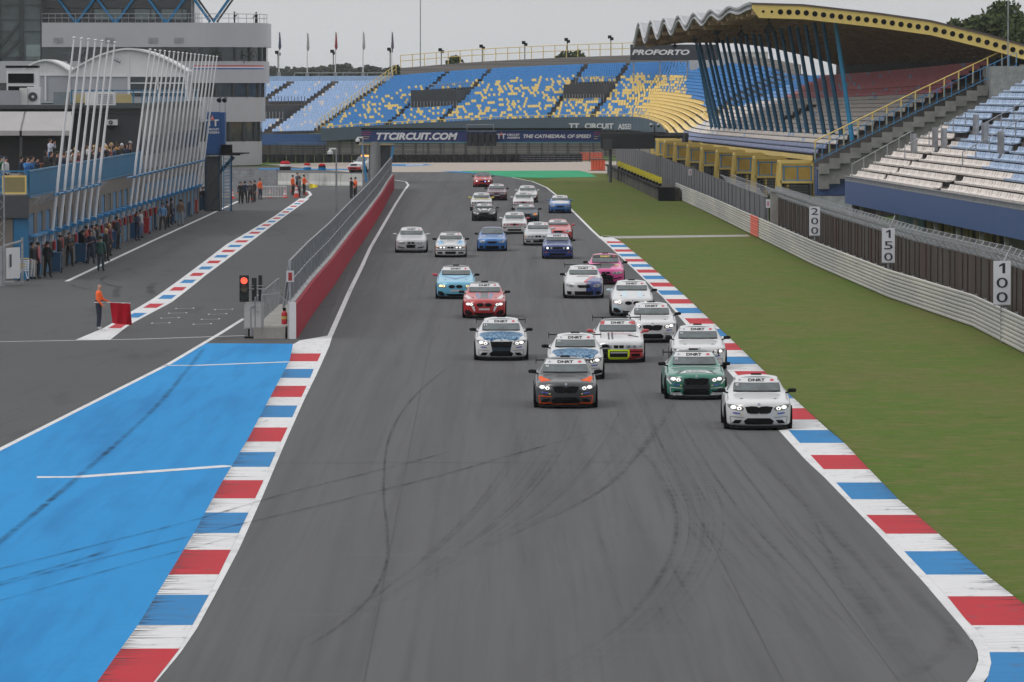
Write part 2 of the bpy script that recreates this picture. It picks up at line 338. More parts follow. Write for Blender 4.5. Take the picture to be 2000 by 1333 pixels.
# skid marks: worn rubber, partly transparent
def skid_mat(name, a):
    m = bpy.data.materials.new(name); m.use_nodes = True; n = m.node_tree.nodes; l = m.node_tree.links; b = n['Principled BSDF']
    b.inputs['Base Color'].default_value = (.02, .02, .021, 1); b.inputs['Roughness'].default_value = .8; b.inputs['Specular IOR Level'].default_value = .1
    g = n.new('ShaderNodeNewGeometry'); z = n.new('ShaderNodeTexNoise'); z.inputs['Scale'].default_value = 1.3; z.inputs['Detail'].default_value = 8; l.new(g.outputs['Position'], z.inputs['Vector'])
    r = n.new('ShaderNodeMapRange'); r.inputs[1].default_value = .35; r.inputs[2].default_value = .68; r.inputs[3].default_value = .15*a; r.inputs[4].default_value = a; l.new(z.outputs[0], r.inputs[0])
    at_ = n.new('ShaderNodeAttribute'); at_.attribute_name = 'wear'; mu = n.new('ShaderNodeMath'); mu.operation = 'MULTIPLY'; l.new(r.outputs[0], mu.inputs[0]); l.new(at_.outputs['Fac'], mu.inputs[1]); l.new(mu.outputs[0], b.inputs['Alpha']); return m
sk1, sk2 = skid_mat('rubber_mark', .62), skid_mat('rubber_mark_faint', .19)
def smooth(pts, n=8):
    out = []
    for i in range(len(pts)-1):
        p0, p1, p2, p3 = pts[max(i-1, 0)], pts[i], pts[i+1], pts[min(i+2, len(pts)-1)]
        for k in range(n):
            t = k/n; out.append(tuple(.5*((2*p1[j])+(-p0[j]+p2[j])*t+(2*p0[j]-5*p1[j]+4*p2[j]-p3[j])*t*t+(-p0[j]+3*p1[j]-3*p2[j]+p3[j])*t**3) for j in (0, 1)))
    out.append(pts[-1]); return out
zs = [.02]
def skid(pts, wd, m, fade=.25):
    """worn rubber ribbon: five strips across, soft at the edges, fading out at both ends"""
    P = [gp(x, y) for x, y in smooth(pts, 12)]; zs[0] += .00025; n = len(P); V_ = []; Wt = []; fr = (-1, -.5, 0, .5, 1); ew = (0, .75, 1, .75, 0)
    for i, p in enumerate(P):
        d = (P[min(i+1, n-1)]-P[max(i-1, 0)]).normalized(); nn = Vector((-d.y, d.x, 0)); f = i/(n-1); k = min(1, f/fade, (1-f)/fade); k = max(0, k)*(.75+.25*math.sin(i*.7))
        for a, b in zip(fr, ew): q = p+nn*wd*.5*a; V_.append((q.x, q.y, zs[0])); Wt.append(k*b)
    F2 = [(i*5+j, i*5+j+1, i*5+j+6, i*5+j+5) for i in range(n-1) for j in range(4)]
    me = bpy.data.meshes.new('tyre_mark'); me.from_pydata(V_, [], F2); a_ = me.attributes.new('wear', 'FLOAT', 'POINT'); a_.data.foreach_set('value', Wt); me.materials.append(m)
    o = link('tyre_mark', me); o['kind'] = 'structure'
def offs(pts, dx, dy=0): return [(x+dx, y+dy) for x, y in pts]
S1 = [(905,700),(850,738),(795,792),(762,850),(751,910),(750,980),(757,1050),(752,1110),(720,1170),(660,1225),(560,1290)]
skid(S1, .085, sk1, .12)
skid([(-60,1110),(0,1060),(150,935),(300,800),(400,680)], .22, sk1, .06)
for p_, w_ in (([(-80,1130),(0,1113),(200,1063),(400,1012),(560,965),(760,915),(900,878)], .13), ([(-80,1163),(0,1145),(200,1092),(430,1035),(640,985),(860,930),(1000,890),(1200,835)], .14), ([(-60,1190),(0,1175),(250,1105),(500,1040)], .1), ([(-60,1160),(0,1140),(140,1100),(232,1070)], .15)): skid(p_, w_, sk1, .1)
rk = random.Random(5)
for a in range(26):      # faint bundle of cornering marks in the near foreground
    o_ = rk.uniform(0, 90); u = rk.uniform(0, 1)
    skid([(520+o_*3+u*60,1275-o_*1.1),(730+o_*3,1165-o_*1.3),(880+o_*3.5,1040-o_),(985+o_*3.6,910-o_),(1030+o_*3.4,790-o_*.4)][int(u*2):], rk.uniform(.04, .12), sk2, .4)
for a in range(16):
    o_ = rk.uniform(-40, 60); skid([(1200+o_,820),(1300+o_,900),(1352+o_,1000),(1335+o_,1105),(1240+o_,1225),(1060+o_,1345)], rk.uniform(.04, .1), sk2, .4)
for a in range(14):
    o_ = rk.uniform(-120, 160); skid([(1290+o_*.4,760),(1340+o_*.7,860),(1430+o_,1000),(1570+o_,1150),(1720+o_*.7,1310)], rk.uniform(.05, .14), sk2, .35)
skid([(1560,1000),(1640,1110),(1720,1210),(1790,1300),(1850,1390)], .5, sk2, .4); skid([(1640,1010),(1730,1110),(1840,1220),(1900,1310)], .3, sk2, .3)
skid([(1560,970),(1600,1040),(1640,1130),(1650,1160)], .12, sk2, .3); skid([(1845,1190),(1862,1230),(1850,1270),(1800,1310),(1700,1350)], .35, sk2, .3)
for a in range(22):
    x = rk.uniform(640, 1500); y = rk.uniform(720, 1250); L_ = rk.uniform(40, 150); k = (x-900)/900
    skid([(x, y), (x+k*L_*.5, y+L_*.5), (x+k*L_*1.2, y+L_)], rk.uniform(.04, .1), sk2, .45)
for p_, w_ in (([(138,556),(146,561),(162,565),(182,569)], .3), ([(218,537),(199,547),(206,556),(240,564)], .3), ([(234,560),(227,571),(228,584)], .45), ([(305,553),(293,564),(299,578)], .5)): skid(p_, w_, sk1, .2)
for i in range(44):
    x = rk.uniform(190, 430); y = rk.uniform(470, 560) - (x-190)*.22; d = rk.choice((-1, 1))
    skid([(x, y), (x+20*d, y+4), (x+45*d, y+rk.uniform(4, 14)), (x+80*d, y+rk.uniform(4, 10))], rk.uniform(.2, .5), sk2, .4)
for i in range(22):
    x = rk.uniform(680, 1060); y = rk.uniform(370, 560); skid([(x, y), (x-14, y+40), (x-34, y+100)], rk.uniform(.08, .2), sk2, .45)
for a in range(14):
    x = rk.uniform(40, 330); y = rk.uniform(690, 860)-x*.25; skid([(x, y), (x-60, y+22), (x-140, y+60)], .12, sk2, .4)
# worn cross grooves of the kerbs: thin dark slivers running in from the outer edge
gm_k = mat('groove_dark', (.05, .05, .055), .8, 0, .3, 3)
def grooves(IN, OUT, y0, y1, frm, z, seed, dens=1.0):
    r_ = random.Random(seed); mb = MB(); D = FPX*CH/(y0-HZ); Dn = FPX*CH/(y1-HZ)
    while D > Dn:
        yy = HZ+FPX*CH/D; xi, xo = interp(IN, yy), interp(OUT, yy); a, b = (xo, xi) if frm == 'out' else (xi, xo)
        L_ = r_.choice((.15, .3, .5, .9))*r_.uniform(.5, 1.1); p = gp(a, yy, z+.05*(frm == 'out')+.004); q = gp(a+(b-a)*min(1, L_), yy, z+(.05*(1-min(1, L_)) if frm == 'out' else 0)+.004); w_ = r_.uniform(.012, .04)
        mb.add([p+Vector((0, -w_, 0)), p+Vector((0, w_, 0)), q], [(0, 1, 2)] if p.x > q.x else [(0, 2, 1)]); D -= r_.uniform(.35, 1.0)/dens
    o = mb.build('kerb_groove', gm_k); o['kind'] = 'structure'
grooves(RK_IN, RK_OUT, 475, 1390, 'out', .010, 1); grooves(RK_IN, RK_OUT, 600, 1390, 'out', .011, 2); grooves(LK_L, LK_R, 680, 1400, 'in', .014, 3, 1.6); grooves(LK_L, LK_R, 680, 1400, 'in', .0145, 4, 1.6)

seam_m = mat('paving_seam', (.045, .045, .047), .9, 0, .3, 2)
for pts_, w_ in (([(1010, 345), (1105, 520), (1250, 790), (1560, 1390)], .03), ([(905, 345), (870, 520), (815, 800), (700, 1390)], .03), ([(1085, 395), (1215, 590), (1400, 850), (1800, 1390)], .025)):
    P_ = [gp(x, y) for x, y in smooth(pts_, 10)]; line('paving_seam', [(v.x, v.y) for v in P_], w_, .0025, seam_m)
for y_, x0, x1 in ((436, 735, 1120), (610, 665, 1300), (905, 548, 1560)):
    a_, b_ = gp(x0, y_), gp(x1, y_-3); line('paving_seam', [(a_.x, a_.y), (b_.x, b_.y)], .07, .003, seam_m)
# =================== RIGHT SIDE: guardrail, walls, boards ===================
glass_dark = mat('dark_glass', (.03, .045, .055), .08, .0, var=0, spec=.8)
GR = [(30, 20), (26.5, 90), (21.2, 150)]+[(v.x, v.y) for v in G([(2000,692),(1900,640),(1735,583),(1591,520),(1470,460),(1390,420),(1320,387)])]
def resample(P, step):
    out = [Vector(P[0])]; 
    for a, b in zip(P, P[1:]):
        a, b = Vector(a), Vector(b); n = max(1, round((b-a).length/step))
        for i in range(1, n+1): out.append(a+(b-a)*i/n)
    return out
gm = noise_layers('guardrail_steel', (.36, .36, .35), [(.35, (1, .12, 1), .45, .65, (.50, .48, .43), .9), (4, (1, 1, 2), .5, .75, (.2, .2, .19), .5)], rough=.5)
orange_m = mat('orange_paint', (.62, .08, .03), .5, var=.15)
pts = resample(GR, 4.0)
rail = empty('guardrail', (pts[3].x, pts[3].y, 0)); T(rail, 'long galvanised steel guardrail edging the grass in front of the brown wall', 'guardrail')
inv = -Vector((pts[3].x, pts[3].y, 0))
def rail_profile(mb, P, z0, mi=0, off=0):
    """W-beam ribbons"""
    prof = [(0, 0), (-.05, .035), (-.05, .1), (0, .135), (0, .165), (-.05, .2), (-.05, .265), (0, .30)]
    rows = []
    for i, p in enumerate(P):
        d = (P[min(i+1, len(P)-1)]-P[max(i-1, 0)]).normalized(); n = Vector((-d.y, d.x))
        if n.x > 0: n = -n
        rows.append([Vector((p.x, p.y, z0+z))+Vector((n.x, n.y, 0))*(-x+off)+inv for x, z in prof])
    for k in range(len(prof)-1): mb.strip([r[k] for r in rows], [r[k+1] for r in rows], mi)
for k in range(4):
    mb = MB(); rail_profile(mb, pts, .04+k*.315); mb.build('rail_beam', gm, rail)
n0 = 0
for i, p in enumerate(pts):
    if i % 1 == 0 and p.y > 185 and n0 < 95:
        mb = MB(); q = Vector((p.x+.12, p.y, 0))+inv; mb.box(q.x-.05, q.x+.05, q.y-.06, q.y+.06, 0, 1.3); mb.build('post', steel, rail); n0 += 1
ob = gp(1472, 463); mb = MB(); seg = [Vector((ob.x-.06+.14*t*0, ob.y-3+6*t/3)) for t in range(4)]
ix = [p for p in resample(GR, 1.5) if abs(p.y-ob.y) < 5.2]
for k in range(4): rail_profile(mb, ix, .045+k*.315, 0, .035)
mb.build('orange_section', orange_m, rail)
# walls behind guardrail
def off_line(P, d): return [Vector((p.x+d, p.y)) for p in P]
brown = noise_layers('brown_panels', (.075, .062, .055), [(.25, (1, 1, 0.01), .4, .62, (.10, .095, .085), .8), (1.2, (1, 1, .03), .52, .66, (.085, .035, .032), .8), (3, (1, 1, 12), .35, .7, (.04, .036, .034), .5)], rough=.85)
wl = [p for p in off_line(pts, 1.1) if p.y < 352]
wroot = empty('panel_wall', (wl[2].x, wl[2].y, 0)); T(wroot, 'tall brown corrugated panel wall with wire topping behind the distance boards', 'wall')
iv = -Vector((wl[2].x, wl[2].y, 0))
mb = MB()
for a, b in zip(wl, wl[1:]):
    n = 5
    for i in range(n):
        p, q = a+(b-a)*i/n, a+(b-a)*(i+.985)/n; o_ = .05*(i % 2)
        mb.wall((p.x+iv.x+o_, p.y+iv.y), (q.x+iv.x+o_, q.y+iv.y), 0, 2.55, .12)
mb.build('panel', brown, wroot)
mb = MB()
for a, b in zip(wl, wl[1:]):
    if a.y < 180: continue
    p, q = Vector((a.x, a.y, 2.5))+iv, Vector((b.x, b.y, 2.5))+iv
    for f in (0, .5):
        c = p+(q-p)*f
        mb.bar(c, c+Vector((-.42, 0, .62)), .022, n=4); mb.bar(c, c+Vector((.42, 0, .62)), .022, n=4)
    for s in (-1, 1):
        for h in (.25, .5, .75, 1): mb.bar(p+Vector((.42*s*h, 0, .62*h)), q+Vector((.42*s*h, 0, .62*h)), .012, n=3)
        for f in range(8):
            c = p+(q-p)*f/8; c2 = p+(q-p)*(f+1)/8; mb.bar(c, c2+Vector((.42*s, 0, .62)), .009, n=3); mb.bar(c2, c+Vector((.42*s, 0, .62)), .009, n=3)
mb.build('wire_topping', steel, wroot)
greyw = noise_layers('grey_panels', (.13, .135, .145), [(.4, (1, 1, .02), .4, .65, (.17, .175, .185), .8), (5, (1, 1, .2), .4, .7, (.09, .09, .10), .5)], rough=.8)
GW = [gp(1497, 466), gp(1440, 436), gp(1380, 404), gp(1320, 372), gp(1260, 344), gp(1205, 323)]
A = resample([(v.x, v.y) for v in GW], 6); r0 = empty('panel_wall', (A[0].x, A[0].y, 0)); T(r0, 'long grey panel wall below the yellow stair frames', 'wall')
mb = MB()
for a, b in zip(A, A[1:]):
    h = 2.55; mb.wall(a-A[0], b-A[0], 0, h, .14); mb.wall(a-A[0]+Vector((-.1, 0)), a-A[0]+Vector((-.1, .35)), 0, h+.05, .05)
mb.build('panel', greyw, r0)
mb = MB()
for a, b in zip(A[:9], A[1:10]):
    p, q = Vector((a.x-A[0].x, a.y-A[0].y, 2.55)), Vector((b.x-A[0].x, b.y-A[0].y, 2.55))
    for s in (-1, 1):
        mb.bar(p+Vector((.4*s, 0, .5)), q+Vector((.4*s, 0, .5)), .02, n=3)
        for f in range(4): c = p+(q-p)*f/4; c2 = p+(q-p)*(f+1)/4; mb.bar(c, c2+Vector((.4*s, 0, .5)), .014, n=3)
mb.build('wire_topping', steel, r0)
# distance boards
navy = mat('sign_black', (.015, .018, .03), .5, var=0); board_w = mat('board_white', (.62, .62, .68), .5, var=.04)
for (px, pt, pb, wd, tx) in [(1591,404,460,21,'200'),(1735,446,513,25,'150'),(1957,510,595,33.5,'100')]:
    gyl = {1591:520,1735:583,1957:672}[px]; base = gp(px, gyl); Y = base.y+.9; c = dp(px, (pt+pb)/2, Y); h = (pb-pt)/FPX*Y; wd_ = wd/FPX*Y
    t = empty('distance_board', (c.x, Y, 0)); T(t, f'white vertical board reading {tx} in front of the brown wall', 'sign', 'distance boards along the guardrail')
    mb = MB(); mb.box(-wd_/2, wd_/2, -.05, .02, c.z-h/2, c.z+h/2); mb.build('board', board_w, t)
    mb = MB(); mb.box(-.045, .045, .024, .11, 0, c.z+h/2-.1); mb.box(-wd_/2, wd_/2, -.056, .022, c.z-h/2-.035, c.z-h/2-.002, 0); mb.build('post', steel, t)
    if tx != '200':
        mb = MB(); mb.bar((.05, .05, c.z+h/2-.1), (.35 if tx == '100' else .3, .1, c.z+h/2+.55), .035); mb.build('brace', steel, t)
    for k, ch in enumerate(tx):
        zc = c.z+h/2-(k+.5)*h/3
        if ch == '1':
            mb = MB(); W1, H1 = wd_*.60, h*.235; P1 = [(.02, -.5), (.30, -.5), (.30, .5), (.06, .5), (-.30, .30), (-.30, .10), (.02, .26)]
            mb.add([(x*W1, -.053, zc+z*H1) for x, z in P1]+[(x*W1, -.045, zc+z*H1) for x, z in P1], [tuple(range(7))]+[(i, (i+1) % 7, 7+(i+1) % 7, 7+i) for i in range(7)]); mb.build('numeral', navy, t); continue
        sign_text(ch, (0, -.052, zc), wd_*(.66 if ch != '1' else .30), h*.235, navy, t, bold=.0, name='numeral')
# small marshal post markers
for (px, py) in [(1500,398),(1348,337)]:
    c = gp(px, 470 if px == 1500 else 392); c = dp(px, py, c.y-1)
    t = empty('marker_sign', (c.x, c.y, 0)); T(t, 'small white sign with a red figure at the end of the grey wall' if px == 1500 else 'small white sign with a red figure halfway along the grey wall', 'sign')
    mb = MB(); mb.box(-.13, .13, -.03, .0, c.z-.26, c.z+.26); mb.build('board', board_w, t)
    mb = MB(); mb.bar((0, .02, 0), (0, .02, c.z+.2), .03); mb.build('post', steel, t)
    sign_text('1', (0, -.035, c.z), .07, .26, mat('marker_red', (.5, .03, .05)), t, bold=.03, name='numeral')
mb = MB(); p = gp(1497, 468); mb.box(-.35, .35, -.3, .3, 0, 2.9); mb.box(-.42, .42, -.36, .36, 2.9, 3.0); o = mb.build('concrete_pillar', concrete); o.location = (p.x+.6, p.y, 0); T(o, 'pale concrete pillar between the grey wall and the brown wall', 'pillar')
# ---- near right grandstand ----
SF = [(26.6, 215), (24.65, 265), (21.2, 350)]      # front line, z about 3.8
seat_cream = mat('seat_cream', (.64, .575, .53), .5, var=.1, scale=.8); seat_lblue = mat('seat_light_blue', (.30, .40, .56), .5, var=.08, scale=.8)
seat_red = mat('seat_red', (.66, .17, .20), .55, var=.15); seat_lav = mat('seat_lavender', (.16, .19, .33), .5, var=.15)
seat_blue = mat('seat_blue', (.045, .24, .56), .45, var=.12, scale=3); seat_yel = mat('seat_yellow', (.80, .60, .22), .5, var=.1, scale=3)
seat_pale = mat('seat_pale_blue', (.33, .47, .70), .45, var=.15, scale=3); seat_white = mat('seat_white', (.62, .58, .56), .5, var=.1, scale=3)
fascia_blue = mat('fascia_blue', (.028, .07, .20), .5, var=.05, scale=.4); deck_m = mat('stand_concrete', (.09, .082, .078), .85, var=.25, scale=.8)
ps = empty('grandstand', (21.2, 350, 0)); T(ps, 'near grandstand with cream and light blue benches over a dark blue band', 'grandstand')
Lc = lambda x, y, z: Vector((x-21.2, y-350, z))
a, b = Vector(SF[2]), Vector(SF[0]); dv = (b-a).normalized(); nb = Vector((-dv.y, dv.x)); nb = nb if nb.x > 0 else -nb
LEN = (b-a).length; NR = 15; RZ0, RDZ, RD = 3.75, .41, .74
def SP(s, d, z): q = a+dv*s+nb*d; return Lc(q.x, q.y, z)
mb = MB()
for i in range(NR):
    z = RZ0-.35+i*RDZ; mb.add([SP(0, i*RD, z), SP(LEN, i*RD, z), SP(LEN, (i+1)*RD, z), SP(0, (i+1)*RD, z), SP(0, (i+1)*RD, z+RDZ), SP(LEN, (i+1)*RD, z+RDZ)], [(0,1,2,3),(3,2,5,4)])
    mb.add([SP(0, i*RD, z), SP(0, (i+1)*RD, z), SP(0, (i+1)*RD, z-.8), SP(0, i*RD, z-.8)], [(0,1,2,3)])
mb.build('terrace', deck_m, ps)
mb = MB(); mb.add([SP(-.1, -.12, 2.0), SP(LEN, -.12, 2.0), SP(LEN, -.12, 3.42), SP(-.1, -.12, 3.42), SP(-.1, .1, 2.0), SP(LEN, .1, 2.0), SP(LEN, .1, 3.42), SP(-.1, .1, 3.42)], [(0,1,2,3),(5,4,7,6),(3,2,6,7),(1,0,4,5),(4,0,3,7),(1,5,6,2)]); mb.build('fascia', fascia_blue, ps)
mb = MB()
for zz in (3.46, 3.72): mb.beam(SP(-.1, -.1, zz), SP(LEN, -.1, zz), .07, .05)
s = 0
while s < LEN: mb.beam(SP(s, -.1, 3.42), SP(s, -.1, 3.72), .035, .035); s += .28
mb.build('railing', steel, ps)
def bench(mb, s0, s1, d, z, P, mi=0):
    """moulded seat strip: pan with a front lip and a low back"""
    pr = [(.02, .30), (.0, .40), (.06, .43), (.36, .40), (.46, .47), (.52, .66), (.57, .66), (.52, .38), (.3, .33)]
    A_ = [P(s0, d+x, z+h-.3) for x, h in pr]; B_ = [P(s1, d+x, z+h-.3) for x, h in pr]; n = len(pr)
    mb.add(A_+B_, [(i, (i+1) % n, n+(i+1) % n, n+i) for i in range(n)]+[tuple(range(n)), tuple(range(2*n-1, n-1, -1))], mi)
cnt = 0; rest = [MB(), MB()]; units = []
for i in range(NR):
    s = max(0.0, i*.05)+.2; k = (i*3) % 5
    while s < LEN-3:
        u = [1.15, 1.0, 2.5, 1.1, 2.4][k % 5]; k += 1
        inas = (abs(s-16-i*.3) < .8) or (abs(s-46-i*.3) < .8)
        voms = (6 <= i <= 9) and ((14 < s < 21) or (44 < s < 52))
        if not inas and not voms:
            q_ = a+dv*(s+u/2)+nb*i*RD; blue = 1000+FPX*q_.x/q_.y > [9999,9999,1955,1915,1885,1850,1850,1835,1830,1750,0,0,0,0,0,0,0,0][i]
            units.append((s, min(s+u-.24, LEN), i, 1 if blue else 0))
        s += u
units.sort(key=lambda t: -(t[0]))
vis = [u for u in units if u[0] < 88]
for j, (s0, s1, i, c) in enumerate(sorted(vis, key=lambda t: (t[0] > 85, -t[0]))):
    if j < 100:
        mb = MB(); bench(mb, s0, s1, i*RD+.15, RZ0-.05+i*RDZ, SP); mb.build('bench_seat', seat_lblue if c else seat_cream, ps)
    else: bench(rest[c], s0, s1, i*RD+.15, RZ0-.05+i*RDZ, SP)
mb = MB(); mb.v = rest[0].v+rest[1].v; k = len(rest[0].v); mb.f = rest[0].f+[tuple(i+k for i in f) for f in rest[1].f]; mb.m = [0]*len(rest[0].f)+[1]*len(rest[1].f)
o = mb.build('bench_seat', [seat_cream, seat_lblue], ps); o['kind'] = 'stuff'
# seat legs / dark supports under benches, entry walls with grey slats
for (s0, i0) in [(15, 5), (19.5, 5), (23, 7), (33, 6), (40, 9), (46, 5), (52, 9), (58, 6), (10, 4)]:
    mb = MB(); z = RZ0+i0*RDZ
    for q_ in range(6): mb.beam(SP(s0+q_*.28, i0*RD+.05, z-.3), SP(s0+q_*.28, i0*RD+.05, z+1.1), .2, .08)
    mb.build('entry_panel', steel, ps)
for (s0, i0, i1) in [(3, 0, 5), (13, 3, 8), (30, 6, 11), (42, 3, 8)]:
    mb = MB()
    for i in range(i0, i1+1): mb.bar(SP(s0, i*RD, RZ0-.35+i*RDZ), SP(s0, i*RD, RZ0+.75+i*RDZ), .035, n=5)
    mb.bar(SP(s0, i0*RD, RZ0+.75+i0*RDZ), SP(s0, i1*RD, RZ0+.75+i1*RDZ), .03, n=5); mb.build('handrail', steel, ps)
# wall and doors underneath
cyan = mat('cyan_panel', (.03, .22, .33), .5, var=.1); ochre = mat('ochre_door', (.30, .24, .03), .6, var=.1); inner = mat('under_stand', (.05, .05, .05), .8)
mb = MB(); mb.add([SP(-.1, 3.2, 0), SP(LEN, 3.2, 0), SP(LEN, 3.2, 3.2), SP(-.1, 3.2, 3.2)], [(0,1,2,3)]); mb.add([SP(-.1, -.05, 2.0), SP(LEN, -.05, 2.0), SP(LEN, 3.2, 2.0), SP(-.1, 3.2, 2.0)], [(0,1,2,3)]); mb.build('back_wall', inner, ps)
def on_wall(s0, s1, z0, z1, m, name, d=3.1):
    mb = MB(); mb.add([SP(s0, d, z0), SP(s1, d, z0), SP(s1, d, z1), SP(s0, d, z1), SP(s0, d+.08, z0), SP(s1, d+.08, z0), SP(s1, d+.08, z1), SP(s0, d+.08, z1)], [(0,1,2,3),(5,4,7,6),(3,2,6,7),(1,0,4,5),(4,0,3,7),(1,5,6,2)]); return mb.build(name, m, ps)
on_wall(1, 8, 0, 1.98, cyan, 'cladding_panel'); on_wall(8.3, 15.5, 0, 1.98, cyan, 'cladding_panel')
for k in range(12):
    s_ = 17+k*3.0; on_wall(s_, s_+(1.3 if k % 3 else 2.4), 0, 1.95, ochre, 'door')
on_wall(54, 62, 0, 1.97, mat('beige_wall', (.20, .17, .14)), 'cladding_panel'); on_wall(63, 90, 0, 1.97, mat('beige_wall', (.20, .17, .14)), 'cladding_panel')
for k in range(8):
    mb = MB(); mb.box(-.12, .12, -.12, .12, 0, 2.0); o = mb.build('column', concrete, ps); q = SP(6+k*10, .3, 0); o.location = q
# side wall piece between stands: blue panel and grey parapet
c0, c1 = dp(1595, 345, 400), dp(1658, 352, 398)
pa = empty('stair_block', (c0.x, 400, 0)); T(pa, 'blue panelled block with concrete steps between the two grandstands', 'stair block')
w_ = c1.x-c0.x+.3
mb = MB(); mb.box(0, w_, -.2, 3, c0.z-1.35, c0.z+.65); mb.build('panel', fascia_blue, pa)
mb = MB(); mb.box(-.05, w_+.05, -.3, 0-.21, c0.z+.5, c0.z+.68); mb.box(0, w_, -1.2, 2.5, 0, c0.z-1.4); mb.build('parapet', steel, pa)
mb = MB()
for i in range(20): mb.box(.1+i*.76, .1+(i+1)*.76, -.9, 3.0, c0.z+.5+i*.375-(1.4 if i<3 else 3.4), c0.z+.5+i*.375)
for i in range(20): mb.box(.1+i*.76, .1+(i+1)*.76, -1.15, -.92, c0.z+.2+i*.375, c0.z+.95+i*.375)
mb.build('steps', mat('step_concrete', (.20, .195, .19), .85, 0, .25, 1.2), pa)
mb = MB(); c2 = dp(1965, 150, 396); mb.box(c2.x-c0.x-1.0, c2.x-c0.x+9, -3, 4, 0, c2.z+.75); mb.build('tower_wall', steel, pa)
mb = MB(); mb.bar((c2.x-c0.x+.2, -3.2, c2.z), (c2.x-c0.x+.2, -3.2, c2.z+6.5), .05); mb.build('mast', steel, pa)
# =================== THE BOWL: roofed stand, curved corner, blue and yellow stand ===================
def curve(keys, n):
    """keys: list of (u, x, y, z); smooth sampling by u in 0..1"""
    out = []
    for i in range(n+1):
        u = i/n
        for a_, b_ in zip(keys, keys[1:]):
            if a_[0] <= u <= b_[0]+1e-9: break
        k = keys.index(a_); p0 = keys[max(k-1, 0)]; p3 = keys[min(k+2, len(keys)-1)]; t = (u-a_[0])/(b_[0]-a_[0])
        def cr_(j):
            m1 = (b_[j]-p0[j])/(b_[0]-p0[0])*(b_[0]-a_[0]); m2 = (p3[j]-a_[j])/(p3[0]-a_[0])*(b_[0]-a_[0])
            return (2*t**3-3*t*t+1)*a_[j]+(t**3-2*t*t+t)*m1+(-2*t**3+3*t*t)*b_[j]+(t**3-t*t)*m2
        out.append(Vector((cr_(1), cr_(2), cr_(3))))
    return out
def K(u, px, py, Y): v = dp(px, py, Y); return (u, v.x, v.y, v.z)
def KX(u, x, y, z): return (u, x, y, z)
# front rim (row 0) and back rim from the left end to the near right end
FR = [K(0, 628, 258, 745), K(.17, 820, 247, 750), K(.33, 1000, 238.5, 752), K(.49, 1180, 234.5, 752), K(.56, 1250, 236, 745), K(.60, 1285, 247, 722), K(.66, 1301, 262, 670), K(.76, 1320, 277, 585), K(.87, 1430, 292, 490), K(1, 1590, 311, 403)]
BK = [K(0, 782, 148, 768), K(.17, 935, 136, 772), K(.33, 1090, 128, 776), K(.49, 1260, 122, 782), K(.56, 1350, 121, 785), K(.62, 1470, 126, 770), K(.68, 1540, 138, 710), K(.76, 1590, 148, 600), K(.87, 1730, 142, 500), K(1, 1985, 118, 403)]
NS = 200; F_ = curve(FR, NS); B_ = curve(BK, NS); NRW = 21
def S(u, v):
    x = max(0, min(NS-1e-6, u*NS)); i = int(x); t = x-i
    f = F_[i].lerp(F_[i+1], t); b = B_[i].lerp(B_[i+1], t); return f.lerp(b, v)
def stepped(mb, Sf, nu, nr, u0=0, u1=1):
    for r in range(nr):
        lo = []; hi = []; ho = []
        for i in range(nu+1):
            u = u0+(u1-u0)*i/nu; p = Sf(u, r/nr); q = Sf(u, (r+1)/nr); lo.append(p); hi.append(Vector((q.x, q.y, p.z))); ho.append(q)
        mb.strip(lo, hi); mb.strip(hi, ho)
def seat_geo(mb, p, side, back, w_, mi):
    """tip-up seat: pan and backrest"""
    up = Vector((0, 0, 1)); h = w_/2
    a0, a1 = p-side*h+up*.36, p+side*h+up*.36
    b0, b1 = a0+back*.36-up*.02, a1+back*.36-up*.02; c0, c1 = b0+back*.1+up*.31, b1+back*.1+up*.36
    l0, l1 = a0-up*.05, a1-up*.05
    d0, d1 = c0+back*.05, c1+back*.05; e0, e1 = d0-up*.5, d1-up*.5
    mb.add([a0, a1, b0, b1, c0, c1, l0, l1, d0, d1, e0, e1], [(0,1,3,2),(2,3,5,4),(6,7,1,0),(4,5,9,8),(8,9,11,10),(0,2,6),(1,7,3),(2,4,8,10),(3,11,9,5)], mi)
bowl = empty('grandstand', (16, 745, 0)); T(bowl, 'blue and yellow seated grandstand curving behind the sign gantry', 'grandstand'); bo = Vector((16, 745, 0))
roofst = empty('grandstand', (22, 403, 0)); T(roofst, 'roofed grandstand with red and white benches right of the track', 'grandstand'); ro = Vector((22, 403, 0))
mb = MB(); stepped(mb, lambda u, v: S(u, v)-bo, 130, NRW, 0, .76); mb.build('terrace', deck_m, bowl)
mb = MB(); stepped(mb, lambda u, v: S(u, v)-ro, 60, NRW, .76, 1); mb.build('terrace', deck_m, roofst)
small = [[], []]
rnd = random.Random(3)
allseat = []
for r in range(NRW-1):
    # walk the row at a fixed seat pitch
    u = .003; acc = 0
    while u < .665:
        p = S(u, (r+.25)/NRW); q = S(min(u+.002, 1), (r+.25)/NRW); ln = (q-p).length/.002; du = .345/ln
        v = r/NRW; vu = u
        px_ = 1000+p.x*FPX/p.y
        ais = any(abs(u-c) < .0045 for c in (.115, .205, .392, .468))
        vom = any((c0 < u < c1 and .32 < v < .60) for c0, c1 in ((.118, .202), (.395, .465)))
        if not ais and not vom:
            if px_ < 1180: pr = .14+.26*max(0, (px_-640)/540)
            else: pr = .35+.5*max(0, (px_-1180)/90)
            if v > .70+.02*rnd.random(): pr = 0 if px_ < 1350 else 0
            if px_ > 1262: pr = (1 if v < .40 else .72) if px_ < 1335 and v < .68 else (1 if v < .40-.002*(px_-1335) else 0)
            if r == 0 and px_ < 1180: pr = .3
            side = (q-p).normalized(); back = (S(u, min(1, v+.05))-S(u, v)); back.z = 0; back = (back-side*back.dot(side)).normalized()
            allseat.append((p, side, back, 1 if rnd.random() < pr else 0))
        u += du
